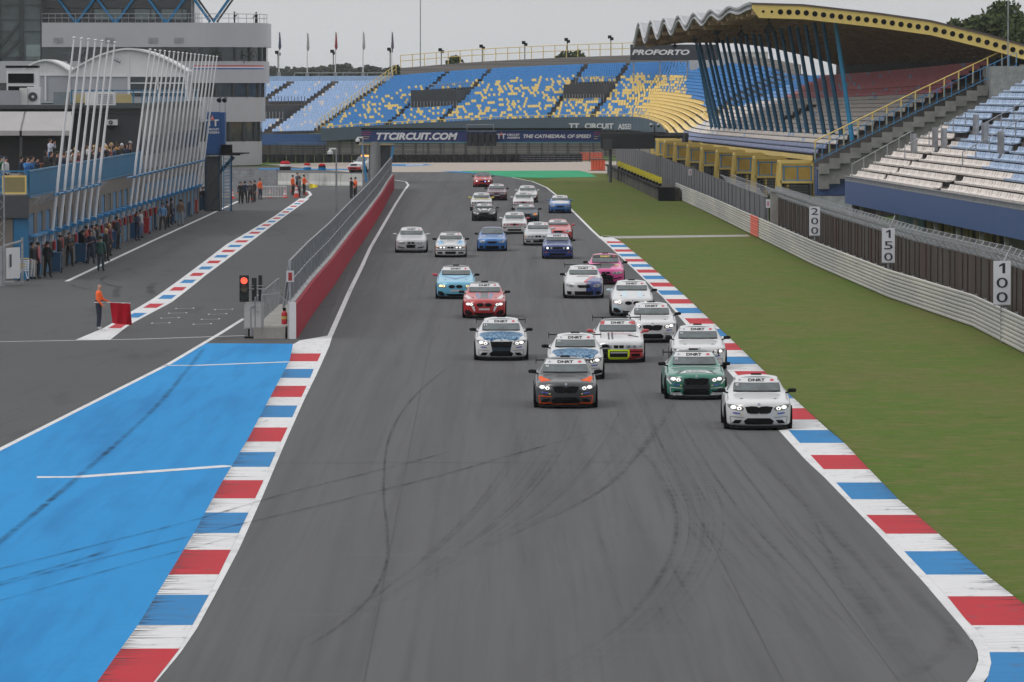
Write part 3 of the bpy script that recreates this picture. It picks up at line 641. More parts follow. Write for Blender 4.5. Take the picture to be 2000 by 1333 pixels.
def part_split(lst, root, org, mats, wd, keyf, cnt=100, name='seat'):
    lst = sorted(lst, key=keyf); mb = MB()
    for j, (p, s_, b_, c) in enumerate(lst):
        if j < cnt:
            m1 = MB(); seat_geo(m1, Vector((0, 0, 0)), s_, b_, wd, 0); o = m1.build(name, mats[c], root); o.location = p-org
        else: seat_geo(mb, p-org, s_, b_, wd, c)
    o = mb.build(name, mats, root); o['kind'] = 'stuff'
part_split(allseat, bowl, bo, [seat_blue, seat_yel], .31, lambda t: t[0].y)
# benches of the roofed part
B2 = []
for r in range(NRW-1):
    u = .668; v = r/NRW; k = r
    while u < .995:
        p = S(u, (r+.2)/NRW); ln = (S(u+.002, (r+.2)/NRW)-p).length/.002; L_ = [2.4, 2.1, 2.6, 1.2][k % 4]; k += 1; du = L_/ln
        if u+du > .997: break
        c = 0 if r < 2 else (1 if r < 13 else 2)
        if u < .80 and r >= 2:
            lim = 1-(u-.668)/.13
            c = 3 if v > .25+.35*(1-lim) else 4
            if v < .25+.35*(1-lim) and u > .74: c = 1
        if u < .74 and r < 2: c = 4
        if c in (1, 2) and rnd.random() < .07: c = 5
        gap = .08/ln; n = 3; A1 = [S(u+gap+(du-2*gap)*i/n, (r+.2)/NRW) for i in range(n+1)]
        if not (r in (7, 8, 9, 10) and .86 < u < .875): B2.append((A1, c))
        u += du
def bench_curved(mb, A1, off, mi=0):
    pr = [(.0, .31), (.0, .37), (.34, .36), (.44, .605), (.50, .605), (.44, .29)]; rows = []
    for i, p in enumerate(A1):
        d = (A1[min(i+1, len(A1)-1)]-A1[max(i-1, 0)]); d.z = 0; d.normalize(); n_ = Vector((d.y, -d.x, 0)); n_ = n_ if True else n_
        c = Vector((30, 470, 0)) if p.y < 600 else Vector((26, 790, 0))
        if n_.dot(Vector((c.x-p.x, c.y-p.y, 0))) < 0: n_ = -n_
        rows.append([p+n_*x+Vector((0, 0, h))-off for x, h in pr])
    n = len(pr)
    for a_, b_ in zip(rows, rows[1:]): mb.add(a_+b_, [(i, (i+1) % n, n+(i+1) % n, n+i) for i in range(n)], mi)
    mb.add(rows[0], [tuple(range(n))], mi); mb.add(rows[-1], [tuple(range(n))], mi)
B2.sort(key=lambda t: t[0][0].y); mb = MB(); mats_ = [seat_lav, seat_cream, seat_red, seat_blue, seat_yel, seat_lblue]
for j, (A1, c) in enumerate(B2):
    if j < 100: m1 = MB(); bench_curved(m1, A1, ro); m1.build('bench_seat', mats_[c], roofst)
    else: bench_curved(mb, A1, ro, c)
o = mb.build('bench_seat', mats_, roofst); o['kind'] = 'stuff'
# fascia of the bowl with lettering
fas = mat('fascia_slate', (.075, .11, .15), .5, var=.06, scale=.3)
def S0(u, dz, off=0.0):
    p = S(u, 0); q = S(u, .05); d = (p-q); d.z = 0; d.normalize(); return p+d*off+Vector((0, 0, dz))
us = [.0+.665*i/90 for i in range(91)]
mb = MB(); A1 = [S0(u, .45, .25)-bo for u in us]; B1 = [S0(u, -1.25-.35*u, .25)-bo for u in us]; C1 = [S0(u, .45, 0)-bo for u in us]; D1 = [S0(u, -1.25-.35*u, -3)-bo for u in us]
mb.strip(A1, B1); mb.strip(C1, A1); mb.strip(B1, D1); mb.build('fascia', fas, bowl)
mb = MB()
for a_, b_ in zip(A1, A1[1:]): mb.bar(a_+Vector((0, 0, .3)), b_+Vector((0, 0, .3)), .05, n=4); mb.bar(a_, a_+Vector((0, 0, .3)), .04, n=4)
mb.build('railing', yellow_m, bowl)
lw = mat('lettering_white', (.66, .66, .67), .5, var=0)
for tx, x0, x1 in [('TT', 1111, 1131), ('CIRCUIT', 1142, 1198), ('ASSEN', 1206, 1238)]:
    c = dp((x0+x1)/2, 246.5 if x0 < 1200 else 247.2, 752); u = .49; sign_text(tx, Vector((c.x, c.y-(.9 if x0 < 1150 else 1.4 if x0 < 1200 else 3.6), c.z))-bo, (x1-x0)/FPX*752, .75, lw, bowl, right=(1, -.01, .0), bold=.035)
# back wall (boarding) behind the rows, supports below
plank = noise_layers('beige_boarding', (.30, .275, .25), [(.5, (.1, .1, 14), .45, .6, (.16, .15, .14), .8)], rough=.8)
mb = MB(); us2 = [i/60*.72 for i in range(61)]
mb.strip([S(u, 1)-bo+Vector((0, 0, -.1)) for u in us2], [S(u, 1)-bo+Vector((0, 0, 1.05)) for u in us2]); mb.strip([S(u, 1)-bo+Vector((0, 0, 1.05)) for u in us2], [S(u, 1)-bo+Vector((0, 2, 1.05)) for u in us2]); mb.strip([S(u, 1)-bo+Vector((0, 2, 1.05)) for u in us2], [Vector((S(u, 1).x, S(u, 1).y+2, 0))-bo for u in us2]); mb.build('back_wall', plank, bowl)
mb = MB(); A1 = [Vector((S0(u, 0, -2.0).x, S0(u, 0, -2).y, 0))-bo for u in us]; mb.strip(A1, [S0(u, -1.2, -2.0)-bo for u in us]); mb.build('lower_wall', plank, bowl)
mb = MB()
for u in us[::3]: p = S0(u, -1.2, -1.7); mb.bar(Vector((p.x, p.y, 0))-bo, p-bo, .14, n=6)
mb.build('column', deck_m, bowl)
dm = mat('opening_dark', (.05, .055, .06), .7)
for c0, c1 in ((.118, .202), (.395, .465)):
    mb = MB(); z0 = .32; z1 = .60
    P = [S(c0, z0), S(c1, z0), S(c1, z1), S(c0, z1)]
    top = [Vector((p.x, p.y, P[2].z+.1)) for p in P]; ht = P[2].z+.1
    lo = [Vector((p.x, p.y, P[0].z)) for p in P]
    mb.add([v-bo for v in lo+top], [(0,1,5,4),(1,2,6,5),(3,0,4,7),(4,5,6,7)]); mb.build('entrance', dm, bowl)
    mb = MB()
    for i in range(15): p = lo[0].lerp(lo[1], i/14)-bo+Vector((0, -.3, 0)); mb.bar(p, p+Vector((0, 0, 1.1)), .05, n=4)
    for i in range(15): p = P[3].lerp(P[2], i/14)-bo; mb.bar(p, p+Vector((0, 0, 1.2)), .04, n=4)
    mb.bar(P[3]-bo+Vector((0, 0, 1.2)), P[2]-bo+Vector((0, 0, 1.2)), .04, n=4); mb.build('handrail', steel, bowl)
# yellow rails: back top rail and slanted rail on the left, right
def railing(name, pts, h, np_, m, label, root_lab, rails=(1.0, .55), r=.06, part_of=None, org=None):
    org = org if org is not None else pts[0].copy()
    t = part_of if part_of else empty(name, org); 
    if not part_of: T(t, label, 'railing')
    tot = [0]
    for a_, b_ in zip(pts, pts[1:]): tot.append(tot[-1]+(b_-a_).length)
    def at(f):
        d = f*tot[-1]
        for i in range(len(pts)-1):
            if d <= tot[i+1]+1e-9: return pts[i].lerp(pts[i+1], (d-tot[i])/(tot[i+1]-tot[i]))
        return pts[-1]
    for i in range(np_+1):
        mb = MB(); mb.bar((0, 0, 0), (0, 0, h), r, n=5); o = mb.build('post', m, t); o.location = at(i/np_)-org
    mb = MB()
    for f in rails:
        for i in range(np_*2): mb.bar(at(i/np_/2)-org+Vector((0, 0, h*f)), at((i+1)/np_/2)-org+Vector((0, 0, h*f)), r*.8, n=4)
    mb.build('rail', m, t); return t
railing('safety_railing', [S(u, 1)+Vector((0, .5, 1.05)) for u in [i/20*.52 for i in range(21)]], 1.75, 23, yellow_m, 'tall yellow railing along the top of the blue and yellow stand', '')
railing('stair_railing', [S(0, v)+Vector((-.6, 0, .2)) for v in [i/10 for i in range(11)]], 1.3, 21, yellow_m, 'yellow stair railing at the left end of the blue and yellow stand', '')
railing('stair_railing', [dp(1592, 312, 400), dp(1790, 215+0, 400), dp(1985, 115+8, 400)], 1.35, 14, yellow_m, 'long yellow stair railing climbing between the roofed stand and the light blue benches', '', rails=(1.0,))
railing('glass_railing', [dp(1592, 318, 399), dp(1790, 222, 399), dp(1985, 130, 399)], 1.0, 28, blue_m, 'low blue balustrade beside the yellow stair railing', '', rails=(1.0, .1), r=.03)
# stair towers (yellow frames)
n_t = 10
ords = ['nearest', 'second nearest', 'third nearest', 'fourth nearest', 'fifth nearest', 'sixth nearest', 'seventh nearest', 'third from the far end', 'second from the far end', 'farthest']
def Fy(Y):
    best = min(range(int(.6*NS), NS+1), key=lambda i: abs(F_[i].y-Y)); return F_[best]
tw = None
for i in range(n_t):
    Y = [404, 428, 450, 472, 493, 514, 534, 553, 570, 586][i]; p = Fy(Y)
    if tw is None:
        tw = empty('stair_tower', (0, 0, 0)); 
        mb = MB(); W_, D_ = 2.5, 3.2
        for x, y in ((0, 0), (-W_, 0), (0, D_), (-W_, D_)): mb.beam((x, y, 0), (x, y, 3.9), .16, .16)
        mb.beam((-W_-1.1+.8, 0, 0), (-W_, 0, 3.9), .18, .18); mb.beam((-W_-.3, D_, 0), (-W_, D_, 3.9), .18, .18)
        for z in (3.9, 2.45): mb.beam((-W_, 0, z), (0.1, 0, z), .16, .22); mb.beam((-W_, D_, z), (0, D_, z), .16, .22); mb.beam((-W_, 0, z), (-W_, D_, z), .16, .22); mb.beam((0, 0, z), (0, D_, z), .16, .22)
        mb.build('frame', yellow_m, tw)
        mb = MB(); mb.box(-W_+.1, -.1, .05, D_, 2.3, 2.4); mb.box(-W_+.1, -.1, D_-.1, D_-.04, 2.45, 3.85); mb.box(-.1, -.05, .1, D_-.1, 2.45, 3.85); mb.build('panel', mat('ochre_panel', (.40, .29, .07), .6), tw)
        mb = MB()
        for z in (2.55, 3.55): mb.bar((-W_+.15, -.06, z), (-.15, -.06, z), .04, n=4)
        for k in range(3): mb.bar((-W_+.25+k*(W_-.5)/2, -.06, 2.5), (-W_+.25+k*(W_-.5)/2, -.06, 3.6), .05, n=4)
        mb.build('railing', blue_m, tw)
        mb = MB()
        for k in range(11): mb.box(-W_+.3, -.3, .4+k*.2, .68+k*.2, .18+k*.2, .23+k*.2)
        mb.bar((-W_+.3, .4, .18), (-W_+.3, 2.6, 2.35), .05, n=4); mb.bar((-.3, .4, .18), (-.3, 2.6, 2.35), .05, n=4); mb.build('stair', dark_grey, tw); t = tw
    else: t = dup(tw)
    t.location = (p.x+.1, Y, 0); T(t, f'{ords[i]} yellow stair frame under the front of the roofed stand', 'stair tower', 'yellow stair frames under the roofed stand')
mb = MB()
for k in range(41):
    u = .68+.32*k/40
A1 = [S0(.66+.34*i/40, .25, .1)-ro for i in range(41)]; B1 = [S0(.66+.34*i/40, -.12, .1)-ro for i in range(41)]; mb.strip(A1, B1); C1 = [Vector((v.x+2.6, v.y, v.z)) for v in B1]; mb.strip(B1, C1); mb.build('fascia', yellow_m, roofst)
mb = MB(); mb.strip([Vector((v.x+.6, v.y, -0.0)) for v in C1], [Vector((v.x+.6, v.y, v.z+.3)) for v in C1]); mb.build('lower_wall', mat('under_grey', (.10, .10, .11), .8, var=.2), roofst)
mb = MB(); E_ = [S(1, i/20)-ro for i in range(21)]; mb.strip([Vector((v.x, v.y, 0)) for v in E_], [v for v in E_]); mb.build('end_wall', deck_m, roofst)
# ---------------- roof ----------------
def RF(s, t):
    """roof surface: s 0 near .. 1 far, t 0 front .. 1 back"""
    Y = 400+s*152
    f = Fy(404+s*168); x0 = 17.2-(Y-403)*.0335; 
    prof = [(0, 14.95), (.18, 14.85), (.44, 14.25), (.63, 13.7), (.82, 12.75), (1, 11.7)]
    for a_, b_ in zip(prof, prof[1:]):
        if a_[0] <= t <= b_[0]+1e-9: break
    z = a_[1]+(b_[1]-a_[1])*(t-a_[0])/(b_[0]-a_[0])
    amp = (.10+1.75*s)*(1-t)**2.2; ph = 7.5*s*math.pi
    z -= amp*(.5-.5*math.cos(2*ph)) - .25*s*(1-t)
    return Vector((x0+t*20.5, Y, z))
roofm = mat('roof_membrane', (.33, .34, .36), .6, var=.1); roofu = noise_layers('roof_underside', (.34, .235, .15), [(1.2, (1, .12, 1), .35, .65, (.20, .135, .09), .8), (.5, (1, 1, 1), .5, .7, (.3,.22,.13), .5)], rough=.85)
rt = empty('stand_roof', (17, 400, 0)); T(rt, 'curved grandstand roof with scalloped front edge and brown timber underside', 'roof'); rr = Vector((17, 400, 0))
NSs, NTt = 180, 22
grid = [[RF(i/NSs, j/NTt)-rr for j in range(NTt+1)] for i in range(NSs+1)]
mb = MB()
for i in range(NSs): mb.add([v for v in grid[i]]+[v for v in grid[i+1]], [(j, j+1, NTt+2+j, NTt+1+j) for j in range(NTt)])
mb.build('soffit', roofu, rt, smooth=True)
mb = MB(); up_ = Vector((0, 0, .5))
for i in range(NSs): mb.add([v+up_ for v in grid[i]]+[v+up_ for v in grid[i+1]], [(j, j+1, NTt+2+j, NTt+1+j) for j in range(NTt)]); 
mb.strip([g[0] for g in grid], [g[0]+up_ for g in grid]); mb.strip([g[-1] for g in grid], [g[-1]+up_ for g in grid]); mb.strip(grid[-1], [v+up_ for v in grid[-1]])
mb.build('membrane', roofm, rt)
mb = MB()
for g_, h_ in zip(grid, grid[1:]): mb.bar(g_[0]+Vector((-.1, 0, .45)), h_[0]+Vector((-.1, 0, .45)), .13, n=5); mb.bar(g_[0]+Vector((-.1, 0, .05)), h_[0]+Vector((-.1, 0, .05)), .09, n=5)
mb.build('edge_trim', mat('trim_grey', (.42, .43, .45), .5), rt)
mb = MB()
for j in range(1, 22):
    t = j/22
    for i in range(0, NSs-4, 4): a_, b_ = RF(i/NSs, t)-rr, RF((i+4)/NSs, t)-rr; mb.beam(a_-Vector((0, 0, .15)), b_-Vector((0, 0, .15)), .14, .3)
mb.build('purlin', roofu, rt)
mb = MB()
for i in range(0, NSs, 6):
    for j in range(NTt): mb.beam(grid[i][j]-Vector((0, 0, .2)), grid[i][j+1]-Vector((0, 0, .2)), .25, .35)
mb.build('rafter', mat('rafter_timber', (.40, .28, .16), .7, var=.2), rt)
# yellow gable beam with round holes
mb = MB(); top = []; bot = []
for j in range(41):
    p = RF(0, j/40)-rr; top.append(p+Vector((0, -.5, .35))); bot.append(p+Vector((0, -.5, -.6 if j else .1)))
mb.strip(bot, top); mb.strip([v+Vector((0, .35, 0)) for v in top], top); mb.strip(bot, [v+Vector((0, .35, 0)) for v in bot]); mb.strip([v+Vector((0, .35, 0)) for v in bot], [v+Vector((0, .35, 0)) for v in top])
gb = mb.build('gable_beam', yellow_m, rt)
mb = MB()
for k in range(32):
    t = .04+k*.0303; i = min(39, int(t*40)); f = t*40-i; c = (top[i].lerp(top[i+1], f)+bot[i].lerp(bot[i+1], f))/2+Vector((0, -.02, 0))
    mb.bar(c, c+Vector((0, .015, 0)), .20 if k > 1 else .1, n=12)
mb.build('hole', blackm, gb)
mb = MB(); mb.strip([v+Vector((0, -.06, .14)) for v in top], [v+Vector((0, .5, .14)) for v in top]); mb.strip([v+Vector((0, -.06, 0)) for v in top], [v+Vector((0, -.06, .14)) for v in top]); mb.build('verge_trim', mat('verge_brown', (.10, .07, .07)), rt)
# back wall under the roof
mb = MB(); bw = [RF(i/20, 1)-rr for i in range(21)]; mb.strip([Vector((v.x-.4, v.y, 4)) for v in bw], [Vector((v.x-.4, v.y, v.z+.4)) for v in bw]); mb.build('back_wall', mat('back_dark', (.05, .046, .045), .8), rt)
# loudspeakers under the roof
blk = mat('speaker_black', (.012, .012, .014), .6, var=0)
for i in range(9):
    s = .03+i*.09; p = RF(s, .08+.05*(i % 2)); k_ = .8-.45*s
    t = empty('floodlight', (p.x, p.y, p.z)); mb = MB(); mb.add([Vector((x*k_, y*k_, -.45-k_+z*k_)) for x, y, z in ((-.5,-.3,0),(0,-.3,-.6),(.5,-.3,0),(0,-.3,.6),(-.4,.3,0),(0,.3,-.5),(.4,.3,0),(0,.3,.5))], [(0,1,2,3),(7,6,5,4),(0,4,5,1),(1,5,6,2),(2,6,7,3),(3,7,4,0)]); mb.build('housing', blk, t); mb = MB(); mb.bar((0, 0, 0), (0, 0, -.6), .06); mb.build('bracket', blk, t)
    T(t, 'black lamp housing hanging under the scalloped roof edge', 'floodlight', 'lamps under the roof edge')
# struts
for i in range(22):
    Y = 404+i*7.6; f = Fy(Y); s = (Y-400)/152; b_ = Vector((f.x+2.9, Y, f.z+.95)); t_ = RF(min(1, max(0, s)), .30 if i else .31)
    dx = b_-Vector((0, 0, 0)); mb = MB(); mb.bar((0, 0, 0), t_-b_+Vector((0, -.3*0, .0)), .19, .15, n=8); 
    o = mb.build('roof_strut', mat('strut_blue', (.025, .26, .50), .45, var=.08) if i == 0 else mat('strut_dark_blue', (.016, .13, .25), .5, var=.1)); o.location = b_
    T(o, 'bright blue leaning roof strut at the near end of the roofed stand' if i == 0 else 'dark blue leaning strut carrying the grandstand roof', 'strut', 'leaning roof struts' if i else None)
# sponsor board
c0, c1 = dp(1231, 93, 768), dp(1347, 118, 768); bb = empty('billboard', ((c0.x+c1.x)/2, 768, c1.z)); T(bb, 'black billboard with white lettering on top of the curved stand', 'billboard')
W_ = (c1.x-c0.x); H_ = c0.z-c1.z; mb = MB(); mb.box(-W_/2, W_/2+4, -.1, .1, 0, H_+.4); mb.build('board', mat('board_black', (.03, .033, .04), .6), bb)
sign_text('PROFORTO', (.1, -.12, H_*.62), W_*.97, H_*.42, lw, bb, bold=.04, shear=.25)
mb = MB()
for x in (-W_/2+.5, 0, W_/2-.3): mb.bar((x, .3, -3), (x, .3, H_), .1)
mb.build('support', steel, bb)
mb = MB(); c0 = dp(1347, 97, 776); c1 = dp(1500, 125, 776); mb.box(0, c1.x-c0.x, 0, .2, -2.5, c0.z-c1.z-.5); mb.box(0, c1.x-c0.x, -.05, .25, c0.z-c1.z-.5, c0.z-c1.z-.3); o = mb.build('boarding_wall', mat('white_boarding', (.5, .5, .5), .7)); o.location = (c0.x, 776, c1.z); T(o, 'white boarding above the blue seats behind the leaning struts', 'wall')
# ---- left pale blue stand ----
LF = [K(0, 300, 268, 752), K(1, 622, 261, 748)]; LB = [K(0, 455, 160, 772), K(1, 764, 159, 770)]
LF_, LB_ = curve(LF, 4), curve(LB, 4)
def S2(u, v): x = min(3.9999, max(0, u*4)); i = int(x); return LF_[i].lerp(LF_[i+1], x-i).lerp(LB_[i].lerp(LB_[i+1], x-i), v)
ls = empty('grandstand', (LF_[4].x, LF_[4].y, 0)); T(ls, 'open stand of pale blue seats left of the yellow stair railing', 'grandstand'); lo_ = Vector((LF_[4].x, LF_[4].y, 0))
mb = MB(); stepped(mb, lambda u, v: S2(u, v)-lo_, 4, 21); mb.build('terrace', mat('terrace_brown', (.12, .10, .09), .85, var=.3, scale=1), ls)
st = []
for r in range(20):
    v = (r+.25)/21; p0, p1 = S2(0, v), S2(1, v); n = int((p1-p0).length/.36); back = Vector((0, 1, 0))
    for i in range(n):
        u = (i+.5)/n; p = S2(u, v); px_ = 1000+p.x*FPX/p.y
        if px_ < 480: continue
        if any(abs(u-c) < .022 for c in (.40, .685, .985)) : continue
        if .42 < u < .665 and .26 < v < .55 and px_ < 620: continue
        if .0 < u < .38 and .24 < v < .55: continue
        st.append((p, (p1-p0).normalized(), back, 1 if rnd.random() < .085 else 0))
part_split(st, ls, lo_, [seat_pale, seat_white], .325, lambda t: t[0].y)
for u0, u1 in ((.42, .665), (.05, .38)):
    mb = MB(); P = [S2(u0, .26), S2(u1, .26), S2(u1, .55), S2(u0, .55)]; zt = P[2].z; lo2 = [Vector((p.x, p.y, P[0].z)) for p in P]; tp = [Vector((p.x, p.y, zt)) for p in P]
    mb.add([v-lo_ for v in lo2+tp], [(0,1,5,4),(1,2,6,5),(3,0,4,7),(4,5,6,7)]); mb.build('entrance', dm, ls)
    mb = MB()
    for i in range(13):
        p = lo2[0].lerp(lo2[1], i/12)-lo_+Vector((0, -.4, 0)); mb.bar(p, p+Vector((0, 0, 1.3)), .06, n=4); p = tp[3].lerp(tp[2], i/12)-lo_; mb.bar(p, p+Vector((0, -1, 1.2)), .05, n=4)
    mb.build('handrail', steel, ls)
a_, b_ = dp(480, 262, 747), dp(640, 261, 747)
mb = MB(); mb.box(a_.x-lo_.x, b_.x-lo_.x, a_.y-lo_.y-.3, a_.y-lo_.y, 9.3-(283-172)/14.46, 9.3-(262-172)/14.46); mb.build('fascia', mat('fascia_mid_blue', (.035, .10, .27), .5, var=.05), ls)
mb = MB(); mb.box(a_.x-lo_.x, 2.5, 1.5, 2, 0, 3); mb.build('lower_wall', mat('lower_beige', (.15, .135, .115), .8, var=.3, scale=.6), ls)
mb = MB()
for i in range(8): mb.box(a_.x-lo_.x+i*1.5, a_.x-lo_.x+i*1.5+.25, .9, 1.2, 0, 2.6)
mb.build('column', deck_m, ls)
mb = MB(); mb.beam(S2(0, 1)-lo_+Vector((0, .3, .3)), S2(1, 1)-lo_+Vector((0, .3, .3)), .3, .9); mb.build('back_wall', seat_pale, ls)
# tyre barrier and catch fence in front of the far stands
tb = noise_layers('tyre_wall', (.022, .022, .024), [(2, (1, 1, .3), .5, .7, (.05, .05, .052), .7)], rough=.7)
PB = [dp(505, 318.5, 690), dp(760, 319, 688), dp(1000, 318, 690), dp(1136, 316, 697)]
mb = MB()
B0 = PB[0].copy(); B0.z = 0
for a_, b_ in zip(PB, PB[1:]):
    n = int((b_-a_).length/1.1)
    for i in range(n):
        c = a_.lerp(b_, (i+.5)/n)-B0; mb.lathe([(.52, 0), (.56, .12), (.52, .25), (.56, .38), (.52, .5), (.56, .63), (.52, .76), (.56, .9), (.5, 1.05)], 8, (c.x, c.y, .0))
o = mb.build('tyre_barrier', tb); o.location = B0; T(o, 'low black tyre barrier running behind the gravel trap', 'tyre barrier')
fen = empty('catch_fence', (PB[1].x, PB[1].y+2.5, 0)); T(fen, 'thin catch fence behind the black tyre barrier', 'fence')
for i in range(20):
    mb = MB(); mb.bar((0, 0, 0), (0, 0, 2.5), .05, n=5); o = mb.build('post', dark_grey, fen); o.location = (-14+i*2.6, 0, 0)
mb = MB()
for k in range(9): mb.bar((-14, 0, .2+k*.28), (36, 0, .2+k*.28), .014, n=3)
mb.build('wire', steel, fen)
for (px, py, Y, wd, ht, lab) in [(1155, 313.5, 690, 2.9, 1.0, 'orange padded barrier block at the end of the tyre wall'), (1168, 334, 625, 1.6, 1.25, 'orange barrier block beside the green painted run-off')]:
    p = gp(px, py); mb = MB(); n = 5
    for i in range(n): x = -wd/2+wd*i/n; mb.prism([(x+.04, -.5), (x+wd/n-.04, -.5), (x+wd/n, -.42), (x+wd/n, .5), (x, .5), (x, -.42)], 0, ht)
    o = mb.build('barrier_block', mat('orange_pad', (.60, .10, .045), .6, var=.15)); o.location = (p.x, p.y, 0); T(o, lab, 'barrier')
mb = MB(); p = gp(1168, 334); mb.box(-1.0, 1.0, -.62, .62, 0, .05); mb.prism([(-1.0, -.6), (.9, -.6), (1.1, .6), (-.7, .6)], 1.27, 1.33); o = mb.build('barrier_cover', dark_grey); o.location = (p.x, p.y, 0); T(o, 'dark rubber mat lying over the orange barrier block', 'cover')
# bank of small yellow seats and the black wall below it
YS = [gp(1186, 342), gp(1290, 393)]; a_, b_ = YS; bkl = empty('block_wall', (a_.x, a_.y, 0)); T(bkl, 'dark stained wall with black rubber edging at the grass corner', 'wall')
mb = MB(); rel = b_-a_; dirn = rel.normalized(); nn = Vector((dirn.y, -dirn.x, 0)); nn = nn if nn.x > 0 else -nn
stain = noise_layers('stained_wall', (.10, .095, .09), [(.8, (1, .3, .4), .4, .65, (.045, .043, .042), .9)], rough=.9)
mb.add([Vector((0,0,0)), rel, rel+Vector((0,0,1.05)), Vector((0,0,1.05)), nn*1.6, rel+nn*1.6, rel+nn*1.6+Vector((0,0,1.05)), nn*1.6+Vector((0,0,1.05))], [(0,1,2,3),(5,4,7,6),(3,2,6,7),(4,0,3,7),(1,5,6,2)]); mb.build('wall', stain, bkl)
mb = MB(); e0 = rel-dirn*1.2; mb.box(e0.x-.15, e0.x+1.2, e0.y-1.6, e0.y+.2, 0, 1.12); mb.build('rubber_block', rubber, bkl)
mb = MB(); mb.beam(Vector((-.1, 0, 1.08)), rel+Vector((-.1, 0, 1.08)), .3, .12); mb.build('rubber_edge', rubber, bkl)
p0, p1 = dp(1207, 322, gp(1207, 333).y+4), dp(1291, 353, gp(1291, 377).y+3); p0 = Vector((a_.x+1.3, a_.y+4, 1.9)); p1 = Vector((b_.x+1.1-.4, b_.y+28, 1.9))
ysm = mat('bright_yellow', (.62, .55, .03), .45, var=.05)
sn = 14
for i in range(sn):
    f = (i+.5)/sn; Yq = 1/((1-f)/560+f/462.0); x = 1206+(1292-1206)*f
    q = dp(x, 318+(352-318)*f, Yq)
    t = empty('trackside_seat', (q.x, q.y, 0)); T(t, 'bright yellow seat on a dark stand in the row above the stained wall', 'seat', 'yellow trackside seats')
    mb = MB(); mb.box(-.17, .17, -.3, .25, q.z-.2, q.z-.12); mb.box(-.15, .17, .2, .28, q.z-.1, q.z+.2); mb.box(-.17, .17, -.32, -.28, q.z-.32, q.z-.12); mb.build('seat_shell', ysm, t)
    mb = MB(); mb.box(-.13, .13, -.2, .2, 0, q.z-.36); mb.build('pedestal', rubber, t)
# =================== LEFT SIDE ===================
BX = -23.4
beige = noise_layers('pit_beige', (.165, .15, .135), [(.8, (1, 1, 1), .45, .7, (.135, .125, .115), .8)], rough=.8)
door_blue = mat('door_blue', (.014, .12, .25), .5, var=.15); rail_blue = mat('rail_blue', (.018, .15, .29), .45, var=.1)
band_blue = mat('band_blue', (.02, .17, .36), .5, var=.1); dgrey = mat('pit_dark', (.05, .052, .06), .6, var=.08)
glassw = mat('window_glass', (.03, .04, .045), .12, var=.4, scale=.6, spec=.8); pale_grey = mat('pale_cladding', (.28, .28, .31), .5, .0, var=.05, scale=.5)
Y0, Y1, YM = 268.0, 415.0, 350.0
pit = empty('pit_building', (BX, Y0, 0)); T(pit, 'long pit garage building with blue doors, balcony and flat roof', 'building')
def P3(mb, x0, x1, y0, y1, z0, z1, mi=0): mb.box(x0-BX, x1-BX, y0-Y0, y1-Y0, z0, z1, mi)
mb = MB(); P3(mb, -40, BX-.8, Y0, Y1, 0, 3.18); mb.build('garage_block', beige, pit)
mb = MB(); P3(mb, -40, BX, Y0+.02, Y1, 3.18, 4.1); mb.build('balcony_slab', beige, pit)
n = int((Y1-Y0)/2.35)
n = int((Y1-Y0)/4.7)
for i in range(n):
    y = Y0+i*4.7
    mb = MB(); P3(mb, BX-.8, BX, y+2.9, y+4.7, 0, 3.18); mb.build('pillar', beige, pit)
for i in range(n):
    y = Y0+i*4.7
    mb = MB(); P3(mb, BX-.78, BX-.06, y+.05, y+2.9, 0, 3.15); P3(mb, BX-.06, BX-.04, y+.2, y+2.75, .1, 1.0); P3(mb, BX-.06, BX-.04, y+.2, y+2.75, 1.1, 1.95); P3(mb, BX-.06, BX-.04, y+.2, y+2.75, 2.05, 3.0); mb.build('garage_door', door_blue if i not in (4, 11, 17) else dgrey, pit)
mb = MB()
for i in range(int((Y1-Y0)/4.7)):
    P3(mb, BX, BX+.3, Y0+.3+i*4.7, Y0+.3+i*4.7+4.4, 2.05, 2.16)
mb.build('header_band', band_blue, pit)
mb = MB()
for i in range(29): mb = MB(); y = 275.7+4.7*i-.15; P3(mb, BX, BX+.55, y, y+.2, 2.0, 2.2); mb.build('pole_bracket', band_blue, pit)
# end wall pieces
mb = MB(); P3(mb, -40, BX, Y0-.15, Y0+.01, 3.0, 4.05); mb.build('end_panel', dgrey, pit)
# balcony rail
bal = empty('balcony_railing', (BX, Y0, 4.1)); T(bal, 'blue slatted railing along the balcony crowded with spectators', 'railing')
mb = MB(); y = 0
while y < YM-Y0: mb.box(-.03, .03, y, y+.17, -.0, 1.1); y += .28
mb.build('slats', rail_blue, bal)
mb = MB(); mb.box(-.05, .05, 0, YM-Y0, 1.12, 1.2); mb.box(-.05, .05, 0, YM-Y0, -.12, -.02); mb.box(-.012, .012, 0, YM-Y0, 0, 1.1); mb.build('rail', rail_blue, bal)
mb = MB(); mb.box(-16, 0, -.05, .0, 1.12, 1.2); mb.box(-16, -3.7, -.04, -.0, .1, 1.0)
for x in (-1.35, -.1, -2.6): mb.box(x-.05, x+.05, -.05, 0, 0, 1.15)
mb.build('end_rail', rail_blue, bal)
mb = MB(); mb.box(-1.3, -.12, -.06, -.02, .06, .14); mb.box(-1.3, -.12, -.06, -.02, .86, .96); mb.box(-1.3, -1.2, -.06, -.02, .14, .86); mb.box(-.2, -.12, -.06, -.02, .14, .86); mb.build('yellow_frame', yellow_m, bal)
mb = MB(); mb.box(-1.2, -.2, -.045, -.03, .14, .86); mb.build('glass_panel', mat('ochre_glass', (.24, .20, .09), .3, var=.1), bal)
